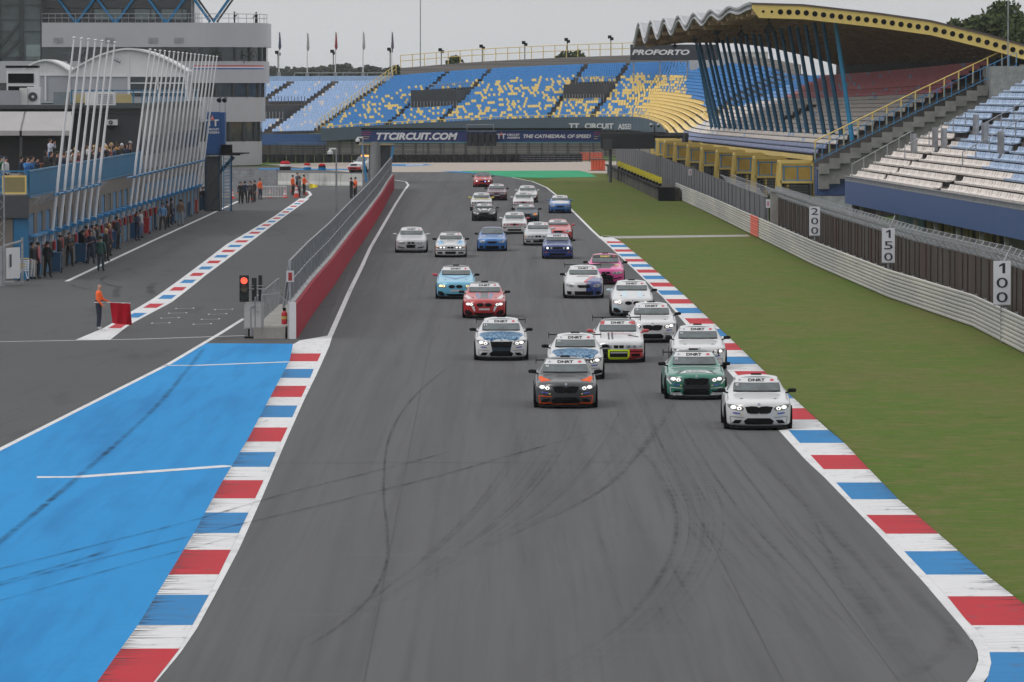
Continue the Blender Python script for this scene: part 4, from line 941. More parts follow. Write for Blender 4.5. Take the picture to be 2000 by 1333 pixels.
# brackets below balcony
mb = MB()
for i in range(20): y = Y0+.8+i*2.35; P3(mb, BX, BX+.5, y, y+.05, 3.95, 4.02); mb.beam((0, y-Y0, 3.55), (.5, y-Y0+.02, 3.98), .05, .05)
mb.build('bracket', steel, pit)
# second storey, flush part
mb = MB(); P3(mb, -40, BX, YM, Y1, 4.1, 4.98); P3(mb, -40, BX-.12, YM+.01, Y1, 4.98, 6.2); P3(mb, -40, BX, YM, Y1, 6.2, 8.0); mb.build('upper_storey', mat('upper_cladding', (.17, .17, .175), .6, var=.08), pit)
for i in range(25):
    y = YM+.4+i*2.6; mb = MB(); P3(mb, BX-.12, BX-.05, y, y+2.3, 5.0, 6.18); mb.build('window', mat('strip_glass', (.025, .03, .035), .15, var=.2), pit)
mb = MB(); P3(mb, -40, BX-.02, YM-.14, YM-.01, 4.1, 7.7); mb.build('end_wall', dgrey, pit)
mb = MB(); P3(mb, -42, BX+.15, YM-.6, Y1, 8.0, 8.35); mb.build('roof_edge', mat('roof_edge_dark', (.06, .075, .08)), pit)
# terrace bar: dark recess and pale awnings
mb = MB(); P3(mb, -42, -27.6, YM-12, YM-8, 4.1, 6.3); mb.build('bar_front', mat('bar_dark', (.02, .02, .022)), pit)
mb = MB(); P3(mb, -42, -27.1, YM-10, YM, 8.0, 8.25); mb.build('canopy', dgrey, pit)
aw = mat('awning_fabric', (.34, .33, .33), .8, var=.05)
for i, (x0, x1) in enumerate([(0, 60), (-70, -2), (62, 148)][:3]):
    pass
for (x0, x1, lab) in [(-60, 47, 'pale grey awning over the left part of the terrace bar'), (47, 140, 'pale grey awning over the terrace bar beside the flagpoles')]:
    a_, b_ = dp(x0, 220, YM-10.5), dp(x1, 262, YM-13.5); o = empty('awning', (a_.x, YM-12, 0)); T(o, lab, 'awning', 'awnings of the terrace bar')
    x1_ = dp(x1, 240, YM-12).x-a_.x; mb = MB(); mb.add([(0, 1.6, a_.z), (x1_, 1.6, a_.z), (x1_, -1.6, b_.z+.15), (0, -1.6, b_.z+.15), (0, 1.6, a_.z+.05), (x1_, 1.6, a_.z+.05), (x1_, -1.6, b_.z+.2), (0, -1.6, b_.z+.2)], [(0,1,2,3),(7,6,5,4),(2,1,5,6),(0,3,7,4)])
    mb.box(0, x1_, -1.65, -1.6, b_.z-.1, b_.z+.2); mb.build('fabric', aw, o)
    mb = MB(); mb.bar((.1, -1.5, 4.1), (.1, -1.5, b_.z), .05); mb.bar((x1_-.1, -1.5, 4.1), (x1_-.1, -1.5, b_.z), .05); mb.bar((x1_-.1, -1.5, b_.z+.1), (x1_-.1, 1.5, a_.z), .04); mb.build('frame', dark_grey, o)
# benches on the terrace
mb = MB(); q = dp(95, 320, 322)
mb.box(0, 2.3, 0, .5, 4.85, 4.92); mb.box(0, 2.3, -.5, -.25, 4.5, 4.56); mb.box(0, 2.3, .7, .95, 4.5, 4.56)
for x in (.2, 2.1): mb.box(x-.03, x+.03, -.4, .9, 4.12, 4.5); mb.box(x-.03, x+.03, .1, .4, 4.1, 4.85)
o = mb.build('picnic_bench', mat('bench_wood', (.22, .07, .03))); o.location = (dp(72, 320, 322).x, 322, 0); T(o, 'reddish wooden picnic bench on the balcony behind the spectators', 'bench')
# air conditioners and roof gear
def aircon(px0, px1, py0, py1, Y, lab, cat='air conditioner', fan=True, m=white_m):
    a_, b_ = dp(px0, py1, Y), dp(px1, py0, Y); w_, h_ = b_.x-a_.x, b_.z-a_.z
    t = empty('air_conditioner' if fan else 'roof_unit', (a_.x, Y, a_.z)); T(t, lab, cat)
    mb = MB(); mb.box(0, w_, 0, min(1.5, w_), 0, h_); mb.build('casing', m, t)
    if fan:
        mb = MB(); r = min(w_, h_)*.36; mb.bar((w_*.45, -.02, h_*.5), (w_*.45, -.05, h_*.5), r, n=16); mb.build('fan_grille', dark_grey, t)
        mb = MB(); mb.bar((w_*.45, -.05, h_*.5), (w_*.45, -.07, h_*.5), r*.3, n=10); mb.build('hub', m, t)
    return t
YA = 345.5
aircon(53, 78, 170, 209, YA, 'white air conditioner with a round fan at the roof edge')
aircon(206, 229, 234, 245, YM-.7, 'small white air conditioner high on the dark wall above the crowd')
t = aircon(13, 74, 135, 209, YA+4, 'large cooling unit with dark louvres on the roof', fan=False)
w_ = dp(74, 0, YA+4).x-dp(13, 0, YA+4).x
mb = MB(); mb.box(.1, w_-.25, -.04, 0, 1.5, 2.1); mb.box(-.05, w_, -.1, 1.4, 2.45, 2.6); mb.box(.1, w_-.25, -.04, 0, .55, 1.3); mb.build('louvre', blackm, t)
aircon(-20, 38, 177, 207, YA-.5, 'pale grey roof duct box at the left edge', 'duct box', False, pale_grey)
aircon(38, 53, 172, 209, YA-.3, 'pair of white pipes and drums between the roof units', 'duct', False, mat('pipe_white', (.5, .5, .5)))
aircon(104, 135, 180, 208, YA, 'grey blue box on the roof beside the tent', 'roof box', False, mat('grey_blue_box', (.16, .19, .21)))
t = aircon(166, 223, 180, 206, YA-.4, 'wide white roof unit with side louvres in front of the tent', 'air conditioner', False)
w_ = dp(223, 0, YA).x-dp(166, 0, YA).x
mb = MB()
for k in range(5): mb.box(w_*.45, w_*.95, -.03, 0, .1+k*.13, .17+k*.13)
mb.build('louvre', steel, t)
# tents
tent_w = mat('tent_white', (.60, .60, .61), .6, var=.05); tent_g = mat('tent_panel', (.33, .34, .37), .6, var=.05)
def tent(px0, px1, ypk, yeave, yfl, Y, lab, glass=None):
    a_, b_ = dp(px0, yfl, Y), dp(px1, yfl, Y); w_ = b_.x-a_.x; zf = 8.0; ze = dp(px0, yeave, Y).z-zf; zp = dp(px0, ypk, Y).z-zf
    t = empty('event_tent', (a_.x, Y, zf)); T(t, lab, 'tent', 'white arched tents on the roof')
    n = 24; arc = [(w_*i/n, ze+(zp-ze)*(1-abs(2*i/n-1)**1.75)) for i in range(n+1)]
    mb = MB(); D = 7
    mb.add([(x, -.25, z) for x, z in arc]+[(x, D, z+0) for x, z in arc], [(i, i+1, n+2+i, n+1+i) for i in range(n)])
    mb.add([(x, 0, z) for x, z in arc]+[(w_, 0, ze-.35), (0, 0, ze-.35)], [tuple(range(n+3))])
    mb.add([(x, -.25, z) for x, z in arc]+[(x, -.25, z-.14) for x, z in arc], [(i, i+1, n+2+i, n+1+i) for i in range(n)]); mb.build('canopy', tent_w, t)
    mb = MB(); mb.box(0.02, w_-.02, .05, D, 0, ze-.3); mb.build('wall', tent_g, t)
    mb = MB()
    for x in (0, w_*.5, w_): mb.box(x-.06, x+.06, -.04, .05, 0, ze+(.0 if x != w_*.5 else zp-ze-.1))
    mb.box(0, w_, -.03, .05, ze-.42, ze-.3); mb.build('frame', white_m, t)
    return t, w_, ze
t, w_, ze = tent(42, 136, 116, 137, 210, 399, 'smaller white arched tent at the left of the roof')
t, w_, ze = tent(136, 366, 94, 139, 210, 398, 'large white arched tent with a glazed right half on the roof')
mb = MB(); mb.box(w_*.51, w_-.15, -.01, .045, .7, ze-.45); g_ = mb.build('window', glassw, t)
mb = MB()
for x in (.51, .75, .985): mb.box(w_*x-.05, w_*x+.05, -.05, -.015, .2, ze-.4)
for z in (.2, .95, 1.6): mb.box(w_*.51, w_*.985, -.05, -.02, z*1.0, z+.08)
mb.build('window_frame', white_m, g_)
mb = MB(); mb.bar((w_*.38, -.5, 3.4), (w_*.44, -.5, 3.15), .12, n=6); mb.bar((w_*.38, -.5, 3.4), (w_*.36, -.5, 3.75), .04, n=5); mb.build('lamp', steel, t)
# roof railing of the flush part
t = empty('roof_railing', (BX, YM, 8.35)); T(t, 'blue and yellow roof railing in front of the large tent', 'railing')
mb = MB(); xl = dp(140, 200, YM).x-BX; mb.box(xl, 0, -.05, .0, .75, .82)
x = xl
while x < 0: mb.box(x-.04, x+.04, -.05, 0, -.3, .8); x += 1.3
mb.box(-.03, .03, 0, Y1-YM, .75, .82); y = 0
while y < Y1-YM: mb.box(-.03, .03, y, y+.06, -.3, .8); y += 2.5
mb.build('frame', rail_blue, t)
mb = MB(); x = xl
while x < -1.2: mb.box(x+.1, x+1.2, -.03, -.01, -.05, .55); x += 1.3
mb.build('yellow_panel', mat('ochre_glass2', (.40, .33, .16), .4, var=.1), t)
# flagpoles: leaning white poles
for i in list(range(0, 7))+list(range(12, 29)):
    Y = 275.7+4.7*i; mb = MB(); r0 = .085; p, q = Vector((0, 0, 0)), Vector((1.12+.1*(i > 11), 0, 9.55 if i < 12 else 9.35))
    mb.bar(p, p.lerp(q, .5), .085, .07, n=8); mb.bar(p.lerp(q, .5), q, .07, .045, n=8)
    j = i if i < 7 else i-12
    t = empty('flagpole', (BX+.48, Y, 2.2)); mb.build('pole', white_m, t)
    mb = MB(); mb.lathe([(.04, 0), (.09, .03), (.09, .06), (.04, .1)], 8, q); mb.build('cap', white_m, t)
    mb = MB(); c = p.lerp(q, .19); mb.box(c.x-.13, c.x+.13, -.12, .12, c.z-.06, c.z+.06); mb.build('clamp', band_blue, t)
    o_ = ['first', 'second', 'third', 'fourth', 'fifth', 'sixth', 'seventh', 'eighth', 'ninth', 'tenth', 'eleventh', 'twelfth', 'thirteenth', 'fourteenth', 'fifteenth', 'sixteenth', 'seventeenth'][j]
    T(t, f"{o_} leaning white flagpole from the left in the {'near group of seven' if i < 7 else 'far group'}", 'flagpole', 'leaning white flagpoles on the pit building')
for (i0, i1, lab) in ((0, 6, 'thin blue tie rail linking the near seven flagpoles'), (11, 28, 'thin blue tie rail linking the far flagpoles')):
    mb = MB(); mb.bar((BX+.70, 275.7+4.7*i0-1.5, 4.0), (BX+.70, 275.7+4.7*i1+1, 4.0), .05, n=5); o = mb.build('tie_rail', band_blue); T(o, lab, 'rail')
# blue advertising box and service stairs at the end of the building
YB = 417
a_, b_ = dp(402, 301, YB), dp(428, 219, YB); W_, H_ = b_.x-a_.x, b_.z-a_.z
adm = mat('ad_blue', (.012, .07, .22), .45, var=.04)
t = empty('advertising_tower', (a_.x, YB, a_.z)); T(t, 'tall blue advertising box lettered TT CIRCUIT ASSEN above the service stairs', 'sign')
mb = MB(); mb.box(0, W_, 0, 2, 0, H_); mb.box(W_, W_+.42, .1, 2.2, 0, H_-.03); mb.build('box', adm, t)
sign_text('TT', (W_*.5, -.01, H_*.74), .95, .5, lw, t, bold=.03); sign_text('CIRCUIT', (W_*.55, -.01, H_*.585), .9, .16, lw, t, bold=.03); sign_text('ASSEN', (W_*.55, -.01, H_*.51), .9, .16, lw, t, bold=.03)
mb = MB(); mb.lathe([(.001, 0), (.15, .06), (.08, .2), (.001, .42)], 8, (W_*.5, -.05, H_*.80)); mb.build('emblem', mat('emblem_red', (.45, .12, .12)), t)
t = empty('loudspeaker_pair', (a_.x+W_, YB+1, a_.z+H_)); T(t, 'two black horn loudspeakers on thin posts above the blue box', 'loudspeakers')
for x in (.0, .4):
    mb = MB(); mb.bar((x, 0, 0), (x, 0, .95), .03); mb.build('post', steel, t)
    mb = MB(); mb.bar((x-.05, -.2, .85), (x+.08, .25, 1.15), .2, .05, n=8); mb.build('horn', blk, t)
st = empty('service_stairs', (a_.x, YB, 0)); T(st, 'dark blue scaffold stairs and ladder below the advertising box', 'stairs')
bs = mat('stair_dark_blue', (.015, .045, .085), .6)
mb = MB()
for x, y in ((0, 0), (1.0, 0), (0, 3), (1.0, 3), (1.9, .5)): mb.bar((x, y, 0), (x, y, a_.z), .05, n=5)
for k in range(3): mb.bar((0, 0, k*1.4), (1.0, 0, k*1.4+1.4), .03, n=4); mb.bar((1, 3, k*1.4), (0, 3, k*1.4+1.4), .03, n=4)
mb.beam((-.1, .2, 1.7), (2.1, .2, 4.1), .12, .25); mb.beam((0, -.1, a_.z-.05), (2.6, -.1, a_.z-.05), .2, .14); mb.build('frame', bs, st)
mb = MB()
for k in range(16): mb.bar((1.35, -.2, .2+k*.25), (1.85, -.2, .2+k*.25), .022, n=4)
mb.bar((1.35, -.2, 0), (1.35, -.2, 4.2), .03, n=4); mb.bar((1.85, -.2, 0), (1.85, -.2, 4.2), .03, n=4); mb.build('ladder', blue_m, st)
mb = MB(); mb.box(-.1, 1.0, 0, 3, 0.05, a_.z-.2, 0); mb.build('tread_stack', dm, st)
mb = MB(); mb.box(1.1, 2.9, -.6, 1.5, a_.z-.02, a_.z+.06); mb.box(1.2, 2.0, -.5, .2, a_.z+.06, a_.z+.7); mb.build('platform', blackm, st)
mb = MB(); mb.box(2.0, 3.3, -.3, -.2, a_.z+.0, a_.z+.12); mb.build('barrier_arm', mat('arm_grey', (.10, .09, .10)), st)
# pit wall numbers, extinguishers and notices on pillars
nw = mat('notice_white', (.5, .5, .52), .5); exr = mat('extinguisher_red', (.30, .015, .02), .4)
ex = empty('fire_extinguisher', (0, 0, 0)); mb = MB(); mb.lathe([(.10, 0), (.12, .04), (.12, .5), (.05, .6), (.04, .66)], 8); mb.build('cylinder', exr, ex); mb = MB(); mb.box(-.1, .05, -.03, .03, .66, .72); mb.build('handle', blackm, ex)
ORD = ['first', 'second', 'third', 'fourth', 'fifth', 'sixth', 'seventh', 'eighth', 'ninth', 'tenth', 'eleventh', 'twelfth', 'thirteenth', 'fourteenth', 'fifteenth', 'sixteenth', 'seventeenth', 'eighteenth', 'nineteenth', 'twentieth', 'twenty-first', 'twenty-second', 'twenty-third', 'twenty-fourth', 'twenty-fifth', 'twenty-sixth', 'twenty-seventh', 'twenty-eighth', 'twenty-ninth', 'thirtieth']
for i in range(20):
    y = Y0+i*2.35*2+2.8; t = ex if i == 0 else dup(ex); t.location = (BX+.12, y+.9, 1.05); t.scale = (.8, .8, .85); T(t, f'red extinguisher on the garage wall, {ORD[i]} from the near end', 'fire extinguisher', 'red extinguishers along the garages')
    t = empty('notice_board', (BX+.1, y+.2, 1.75)); mb = MB(); mb.box(-.03, .03, -.22, .22, -.22, .22); mb.box(-.5, -.03, -.26, -.24, -.25, .25); mb.build('board', nw, t)
    T(t, f'white garage number plate on a pillar, {ORD[i]} from the near end', 'notice', 'garage number plates')
    for k in range(2): mb = MB(); mb.box(-.42+k*.18, -.30+k*.18, -.27, -.262, -.1, .12); mb.build('number', navy, t)
# wheelie bins
bn = empty('wheelie_bin', (0, 0, 0)); binb = mat('bin_blue', (.02, .07, .15), .5); binr = mat('bin_red', (.35, .02, .03), .5)
mb = MB(); mb.add([(-.26,-.3,.08),(.26,-.3,.08),(.26,.25,.08),(-.26,.25,.08),(-.3,-.36,1.0),(.3,-.36,1.0),(.3,.36,1.0),(-.3,.36,1.0)], [(0,3,2,1),(0,1,5,4),(1,2,6,5),(2,3,7,6),(3,0,4,7),(4,5,6,7)]); mb.build('body', binb, bn)
mb = MB(); mb.box(-.32, .32, -.4, .4, 1.0, 1.06); mb.box(-.3, .3, .36, .44, .93, 1.0); mb.build('lid', binb, bn)
for s in (-1, 1): mb = MB(); mb.bar((s*.24, .26, .1), (s*.31, .26, .1), .1, n=10); mb.build('wheel', rubber, bn)
for i, (px, py, c, lab) in enumerate([(108, 534, 0, 'blue bin beside the man in black near the trolley'), (158, 515, 0, 'blue bin behind the group of team members'), (218, 488, 0, 'dark blue bin behind the blonde woman'), (256, 468, 0, 'blue bin left of the person leaning by the red bin'), (283, 458, 1, 'red bin beside two people leaning by the garages'), (297, 450, 0, 'large blue bin right of the nearer red bin'), (334, 437, 0, 'blue bin behind the person in a blue and white shirt'), (365, 424, 0, 'blue bin right of the man in brown'), (378, 418, 1, 'red bin farthest along the garages'), (392, 412, 0, 'blue bin beside the far group in dark clothes')]):
    t = bn if i == 0 else dup(bn); g_ = gp(px, py); t.location = (g_.x, g_.y, 0); T(t, lab, 'bin', 'wheelie bins in the pit lane')
    if c:
        for ch in t.children:
            if ch.name.split('.')[0] in ('body', 'lid'): ch.data = ch.data.copy(); ch.data.materials[0] = binr
# trolley, gate, truss at the left edge
g_ = gp(45, 549); t = empty('trolley', (g_.x, g_.y, 0)); T(t, 'silver wire shopping trolley by the end wall of the garages', 'trolley')
mb = MB()
for k in range(7): z = .5+k*.08; s = .26+.008*k; mb.tube([(-s, -.35-.02*k, z), (s, -.35-.02*k, z), (s, .3, z), (-s, .3, z), (-s, -.35-.02*k, z)], .012, 4)
for k in range(6): x = -.26+k*.104; mb.bar((x, -.35, .5), (x*1.15, -.48, 1.0), .01, n=4)
mb.build('basket', white_m, t)
mb = MB(); mb.tube([(-.24, -.35, .12), (-.24, .3, .12), (-.24, .3, 1.05)], .018, 5); mb.tube([(.24, -.35, .12), (.24, .3, .12), (.24, .3, 1.05)], .018, 5); mb.bar((-.24, -.3, .12), (-.1, .2, .5), .015); mb.bar((.24, -.3, .12), (.1, .2, .5), .015); mb.build('frame', white_m, t)
mb = MB(); mb.bar((-.28, .3, 1.06), (.28, .3, 1.06), .03, n=6); mb.box(-.12, .12, -.5, -.47, .65, .85); mb.build('handle', mat('trolley_yellow', (.5, .36, .12)), t)
for x in (-.22, .22):
    for y in (-.32, .28): mb = MB(); mb.bar((x-.02, y, .06), (x+.02, y, .06), .06, n=8); mb.build('wheel', rubber, t)
a_ = gp(10, 560); t = empty('metal_gate', (a_.x, a_.y, 0)); T(t, 'grey metal gate with a white door panel at the left edge', 'gate')
mb = MB(); h = 1.9; mb.box(-.1, 0, 0, .1, 0, h+.1); mb.box(.62, .72, 1.5, 1.6, 0, h+.35); mb.beam((-.05, .05, h), (.67, 1.55, h+.2), .08, .08); mb.beam((-.05, .05, .12), (.67, 1.55, .12), .08, .1); mb.build('frame', steel, t)
mb = MB(); mb.wall((.04, .15), (.56, 1.4), .35, 1.8, .04); mb.build('door_panel', white_m, t)
mb = MB(); mb.wall((.22, .38), (.25, .46), .9, 1.5, .05); mb.build('handle', dark_grey, t)
mb = MB(); mb.box(-3, -.12, -.05, .05, 0, 1.9); mb.build('side_panel', steel, t)
a_ = gp(2, 552); t = empty('truss_tower', (a_.x, a_.y, 0)); T(t, 'slim lattice truss mast at the left edge', 'mast')
mb = MB()
for x in (-.16, .16):
    for y in (-.16, .16): mb.bar((x, y, 0), (x, y, 6.0), .022, n=5)
for k in range(16): z = k*.37; s = 1 if k % 2 else -1; mb.bar((-.16*s, -.16, z), (.16*s, -.16, z+.37), .014, n=4); mb.bar((.16, -.16*s, z), (.16, .16*s, z+.37), .014, n=4)
mb.build('lattice', steel, t); mb = MB(); mb.box(-.6, .6, -.6, .6, 0, .05); mb.build('base', steel, t)
# ---------------- race control tower ----------------
YT = 655.0; pm = FPX/YT
def ZT(py): return CH+(HZ-py)/pm
def XT(px): return (px-1000)/pm
clad = mat('tower_cladding', (.40, .405, .43), .42, .25, var=.04, scale=.3)
tw_ = empty('control_tower', (XT(300), YT, 0)); T(tw_, 'grey race control building with a rounded end and window bands', 'building')
def slab(px_l, px_r, py_t, py_b, m, name, inset=0, rad=8.0, depth=16):
    xl, xr = XT(px_l)-XT(300), XT(px_r)-XT(300)-inset; pts = [(xl, 0+inset)]; n = 14
    for i in range(n+1):
        a = math.pi/2*i/n; pts.append((xr-rad+rad*math.sin(a), inset+rad*.9-rad*.9*math.cos(a)))
    pts += [(xr, depth), (xl, depth)]; mb = MB(); mb.prism(pts, ZT(py_b), ZT(py_t)); o = mb.build(name, m, tw_); return pts
slab(83, 519, 45, 92.5, clad, 'cladding_band'); slab(83, 515, 92, 120.5, glassw, 'window_band', .15); slab(-60, 515, 120, 162.5, clad, 'cladding_band'); slab(-60, 511, 162, 190.5, glassw, 'window_band', .15)
slab(-60, 507, 190, 238.5, clad, 'cladding_band'); slab(-60, 503, 238, 277.5, glassw, 'window_band', .15); slab(-60, 500, 277, 324, clad, 'cladding_band')
def arc_pt(px_r, f, rad=8.0, inset=0):
    xr = XT(px_r)-XT(300)-inset; a = math.pi/2*f; return (xr-rad+rad*math.sin(a), inset+rad*.9-rad*.9*math.cos(a))
frm = mat('window_frame_dark', (.03, .035, .04))
for (pr, yt, yb, xs) in [(515, 92.5, 120, range(215, 400, 22)), (511, 162.5, 190, range(395, 400, 22)), (503, 238.5, 277, range(350, 400, 30))]:
    mb = MB()
    for px in xs: x = XT(px)-XT(300); mb.box(x-.1, x+.1, .05, .3, ZT(yb), ZT(yt))
    for f in (.05, .22, .40, .58, .78, .95): x, y = arc_pt(pr, f, 8, .06); mb.box(x-.13, x+.13, y-.1, y+.3, ZT(yb), ZT(yt))
    mb.build('window_frame', frm, tw_)
# plants and blinds seen behind the glass
for px in (330, 362, 424, 486):
    x = XT(px)-XT(300); rn = random.Random(px); mb = MB(); f = max(0, (px-390)/120)
    for k in range(50): 
        c = Vector((x+rn.gauss(0, .5), .0+max(0, f*f*3.2)-.05, ZT(108)+rn.gauss(0, .33))); mb.box(c.x-.07, c.x+.07, c.y-.1, c.y, c.z-.06, c.z+.06)
    mb.build('plant_silhouette', mat('plant_dark', (.02, .03, .02)), tw_)
# striped band
for (z0, z1, c, nm) in ((128, 130.6, (.45, .03, .04), 'stripe_red'), (130.6, 133.2, (.6, .6, .6), 'stripe_white'), (133.2, 135.8, (.03, .10, .35), 'stripe_blue')):
    mb = MB(); pts = [(XT(380)-XT(300), 0)]+[arc_pt(515, i/14) for i in range(13)]
    A1 = [(x, y-.03, ZT(z1)) for x, y in pts]; B1 = [(x, y-.03, ZT(z0)) for x, y in pts]; mb.strip(A1, B1); mb.build(nm, mat(nm, c, .5, var=0), tw_)
for px in (115, 216, 300, 350):
    mb = MB(); x = XT(px)-XT(300); mb.box(x-.55, x+.55, -.06, 0, ZT(85), ZT(74))
    for k in range(4): mb.box(x-.5, x+.5, -.08, -.06, ZT(84-k*2.6), ZT(82.6-k*2.6))
    mb.build('vent', steel, tw_)
# TT circuit emblem on the wall
em = mat('emblem_dark', (.06, .07, .09))
sign_text('T', (XT(136)-XT(300), -.05, ZT(113)), 1.5, 1.3, em, tw_, bold=.02)
mb = MB(); pts = [(162, 128), (158, 112), (166, 100), (176, 104), (166, 118), (156, 134)]
mb.tube([(XT(a)-XT(300), -.08, ZT(b)) for a, b in pts], .13, 5); mb.build('circuit_emblem', em, tw_)
# roof railing
mb = MB(); pts = [(XT(83)-XT(300), .3)]+[(x, y+.25) for x, y in [arc_pt(519, i/10) for i in range(10)]]
for z in (1.05, .55): mb.tube([(x, y, ZT(45)+z) for x, y in pts], .035, 4)
for i in range(26): x = XT(83+i*13)-XT(300); mb.bar((x, .3, ZT(45)), (x, .3, ZT(45)+1.05), .03, n=4)
for x, y in pts[1:]: mb.bar((x, y, ZT(45)), (x, y, ZT(45)+1.05), .03, n=4)
mb.build('roof_railing', steel, tw_)
# glass tower block behind and above
gdk = mat('curtain_glass', (.022, .03, .038), .12, var=.3, scale=.25, spec=.7); gl2 = mat('curtain_glass_pale', (.16, .20, .20), .2, var=.35, scale=.3)
gt = empty('glass_tower', (XT(190), YT+5, 0)); T(gt, 'dark glass block with blue bracing rising behind the control building', 'building')
X0 = XT(190)
mb = MB(); mb.box(XT(83)-X0, XT(375)-X0, 0, 14, ZT(46), ZT(-40)); mb.build('curtain_wall', gdk, gt)
for i, (a_, b_) in enumerate([(178, 232), (258, 300), (312, 362)]): mb = MB(); mb.box(XT(a_)-X0, XT(b_)-X0, -.06, 0, ZT(38), ZT(18)); mb.build('window', gl2, gt)
mb = MB(); mb.box(XT(-60)-X0, XT(83)-X0, -4.6, 10, ZT(123), ZT(-40)); mb.build('stair_hall', mat('hall_glass', (.07, .09, .095), .15, var=.5, scale=.3), gt)
mb = MB()
for py in (116, 112, 62, 39, 10): mb.box(XT(-60)-X0, XT(83)-X0, -4.72, -4.6, ZT(py+.6), ZT(py-.6))
for px in (2, 40, 46, 81): mb.box(XT(px)-X0-.08, XT(px)-X0+.08, -4.75, -4.62, ZT(122), ZT(-40))
mb.beam((XT(0)-X0, -4.7, ZT(95)), (XT(38)-X0, -4.7, ZT(48)), .1, .35); mb.beam((XT(0)-X0, -4.7, ZT(120)), (XT(38)-X0, -4.7, ZT(80)), .1, .35)
for px in (178, 250, 258, 290, 300, 352, 362): mb.box(XT(px)-X0-.06, XT(px)-X0+.06, -.12, 0, ZT(45), ZT(17))
mb.box(XT(83)-X0, XT(375)-X0, -.1, .0, ZT(17), ZT(15)); mb.build('mullion', frm, gt)
mb = MB(); mb.box(XT(52)-X0, XT(80)-X0, -4.68, -4.6, ZT(118), ZT(88)); mb.build('window', gl2, gt)
mb = MB(); mb.box(XT(370)-X0, XT(373)-X0, -.4, -.1, ZT(45), ZT(-40)); mb.box(XT(374.5)-X0, XT(376.5)-X0, -.4, -.1, ZT(45), ZT(-40)); mb.build('corner_pipe', steel, gt)
for i, px in enumerate((145, 222, 322)):
    mb = MB(); b_ = Vector((XT(px)-X0, -1.2, ZT(43))); d = 32/pm
    for s in (-1, 1): mb.bar(b_+Vector((s*.15, 0, 0)), b_+Vector((s*d*1.9, 0, 80/pm)), .17, n=6)
    mb.bar(b_-Vector((0, 0, .3)), b_+Vector((0, 0, .3)), .3, n=8); mb.build('brace', blue_m, gt)
mb = MB(); b_ = Vector((XT(411)-X0, -1.2, ZT(43)))
for s in (-1, 1): mb.bar(b_+Vector((s*.15, 0, 0)), b_+Vector((s*3.6, 0, 80/pm)), .17, n=6); mb.bar(b_+Vector((s*.15+.4, 1.2, 0)), b_+Vector((s*3.6+.4, 1.2, 80/pm)), .12, n=6, mi=1)
mb.build('brace', [blue_m, dark_grey], gt)
mb = MB(); mb.box(XT(-60)-X0, XT(460)-X0, -3.5, 14, ZT(-34), ZT(-46)); mb.build('overhang', dark_grey, gt)
# ---------------- pit exit area ----------------
a_ = gp(435, 387); t = empty('panel_barrier', (a_.x, a_.y, 0)); T(t, 'stack of long grey horizontal steel panels behind the cones', 'barrier')
W_ = gp(543, 387).x-a_.x; mb = MB()
for k in range(7): mb.box(0, W_, -.04, .04, .45+k*.27, .68+k*.27)
mb.build('panel', steel, t)
mb = MB(); mb.box(-.5, W_, -.2, .3, 0, .4); mb.build('base', concrete, t)
mb = MB()
for x in (0.1, W_*.5, W_-.1): mb.box(x-.06, x+.06, .05, .15, 0, 2.4)
mb.build('post', dark_grey, t)
a_ = gp(540, 362); b_ = gp(708, 364); t = empty('concrete_barrier', (a_.x, a_.y, 0)); T(t, 'white concrete barrier in front of the recovery truck', 'barrier')
W_ = b_.x-a_.x; dy = b_.y-a_.y
for k in range(8):
    mb = MB(); x0, x1 = W_*k/8, W_*(k+1)/8-.03
    pr = [(-.28, 0), (-.28, .12), (-.12, .4), (-.08, 1.18), (.08, 1.18), (.12, .4), (.28, .12), (.28, 0)]
    mb.add([(x0, y+dy*k/8, z) for y, z in pr]+[(x1, y+dy*(k+1)/8, z) for y, z in pr], [(i, (i+1) % 8, 8+(i+1) % 8, 8+i) for i in range(8)]+[tuple(range(8)), tuple(range(15, 7, -1))]); mb.build('segment', noise_layers('white_concrete', (.50, .50, .48), [(1.2, (1, 1, .25), .5, .7, (.2, .2, .19), .8)]) if k == 0 else MC['white_concrete'], t)
# crowd control fence
a_ = gp(508, 388); t = empty('crowd_barrier', (a_.x, a_.y, 0)); T(t, 'low silver crowd barrier beside the concrete wall', 'barrier')
mb = MB()
for z in (.15, 1.0): mb.bar((0, 0, z), (2.2, .3, z), .03, n=5)
for k in range(18): mb.bar((k*.13, k*.018, .15), (k*.13, k*.018, 1.0), .015, n=4)
mb.build('frame', white_m, t)
# stacked tyre bollards
for i, (px, py, h) in enumerate([(480+0, 0, 0)][:0]+[(557, 333, 18), (600, 333, 14), (629, 333, 13)]):
    g_ = gp(px, py); k = h/FPX*g_.y; t = empty('tyre_stack', (g_.x, g_.y, 0)); T(t, ['tall tyre stack with a white and red top', 'middle tyre stack banded red and blue', 'tyre stack banded red and blue nearest the recovery truck'][i], 'tyre stack', 'painted tyre stacks')
    r = .42 if i else .62
    mb = MB(); mb.lathe([(r, 0), (r*1.06, k*.1), (r, k*.2), (r*1.06, k*.3), (r, k*.4)], 12); mb.build('tyre', [rubber, blue_paint, blue_paint][i], t)
    mb = MB(); mb.lathe([(r*.95, k*.41), (r, k*.5), (r*.95, k*.66)], 12); mb.build('white_tyre', [white_m, white_m, rubber][i], t)
    mb = MB(); mb.lathe([(r*.9, k*.67), (r*.95, k*.8), (r*.6, k)], 12); mb.build('red_tyre', red_paint, t)
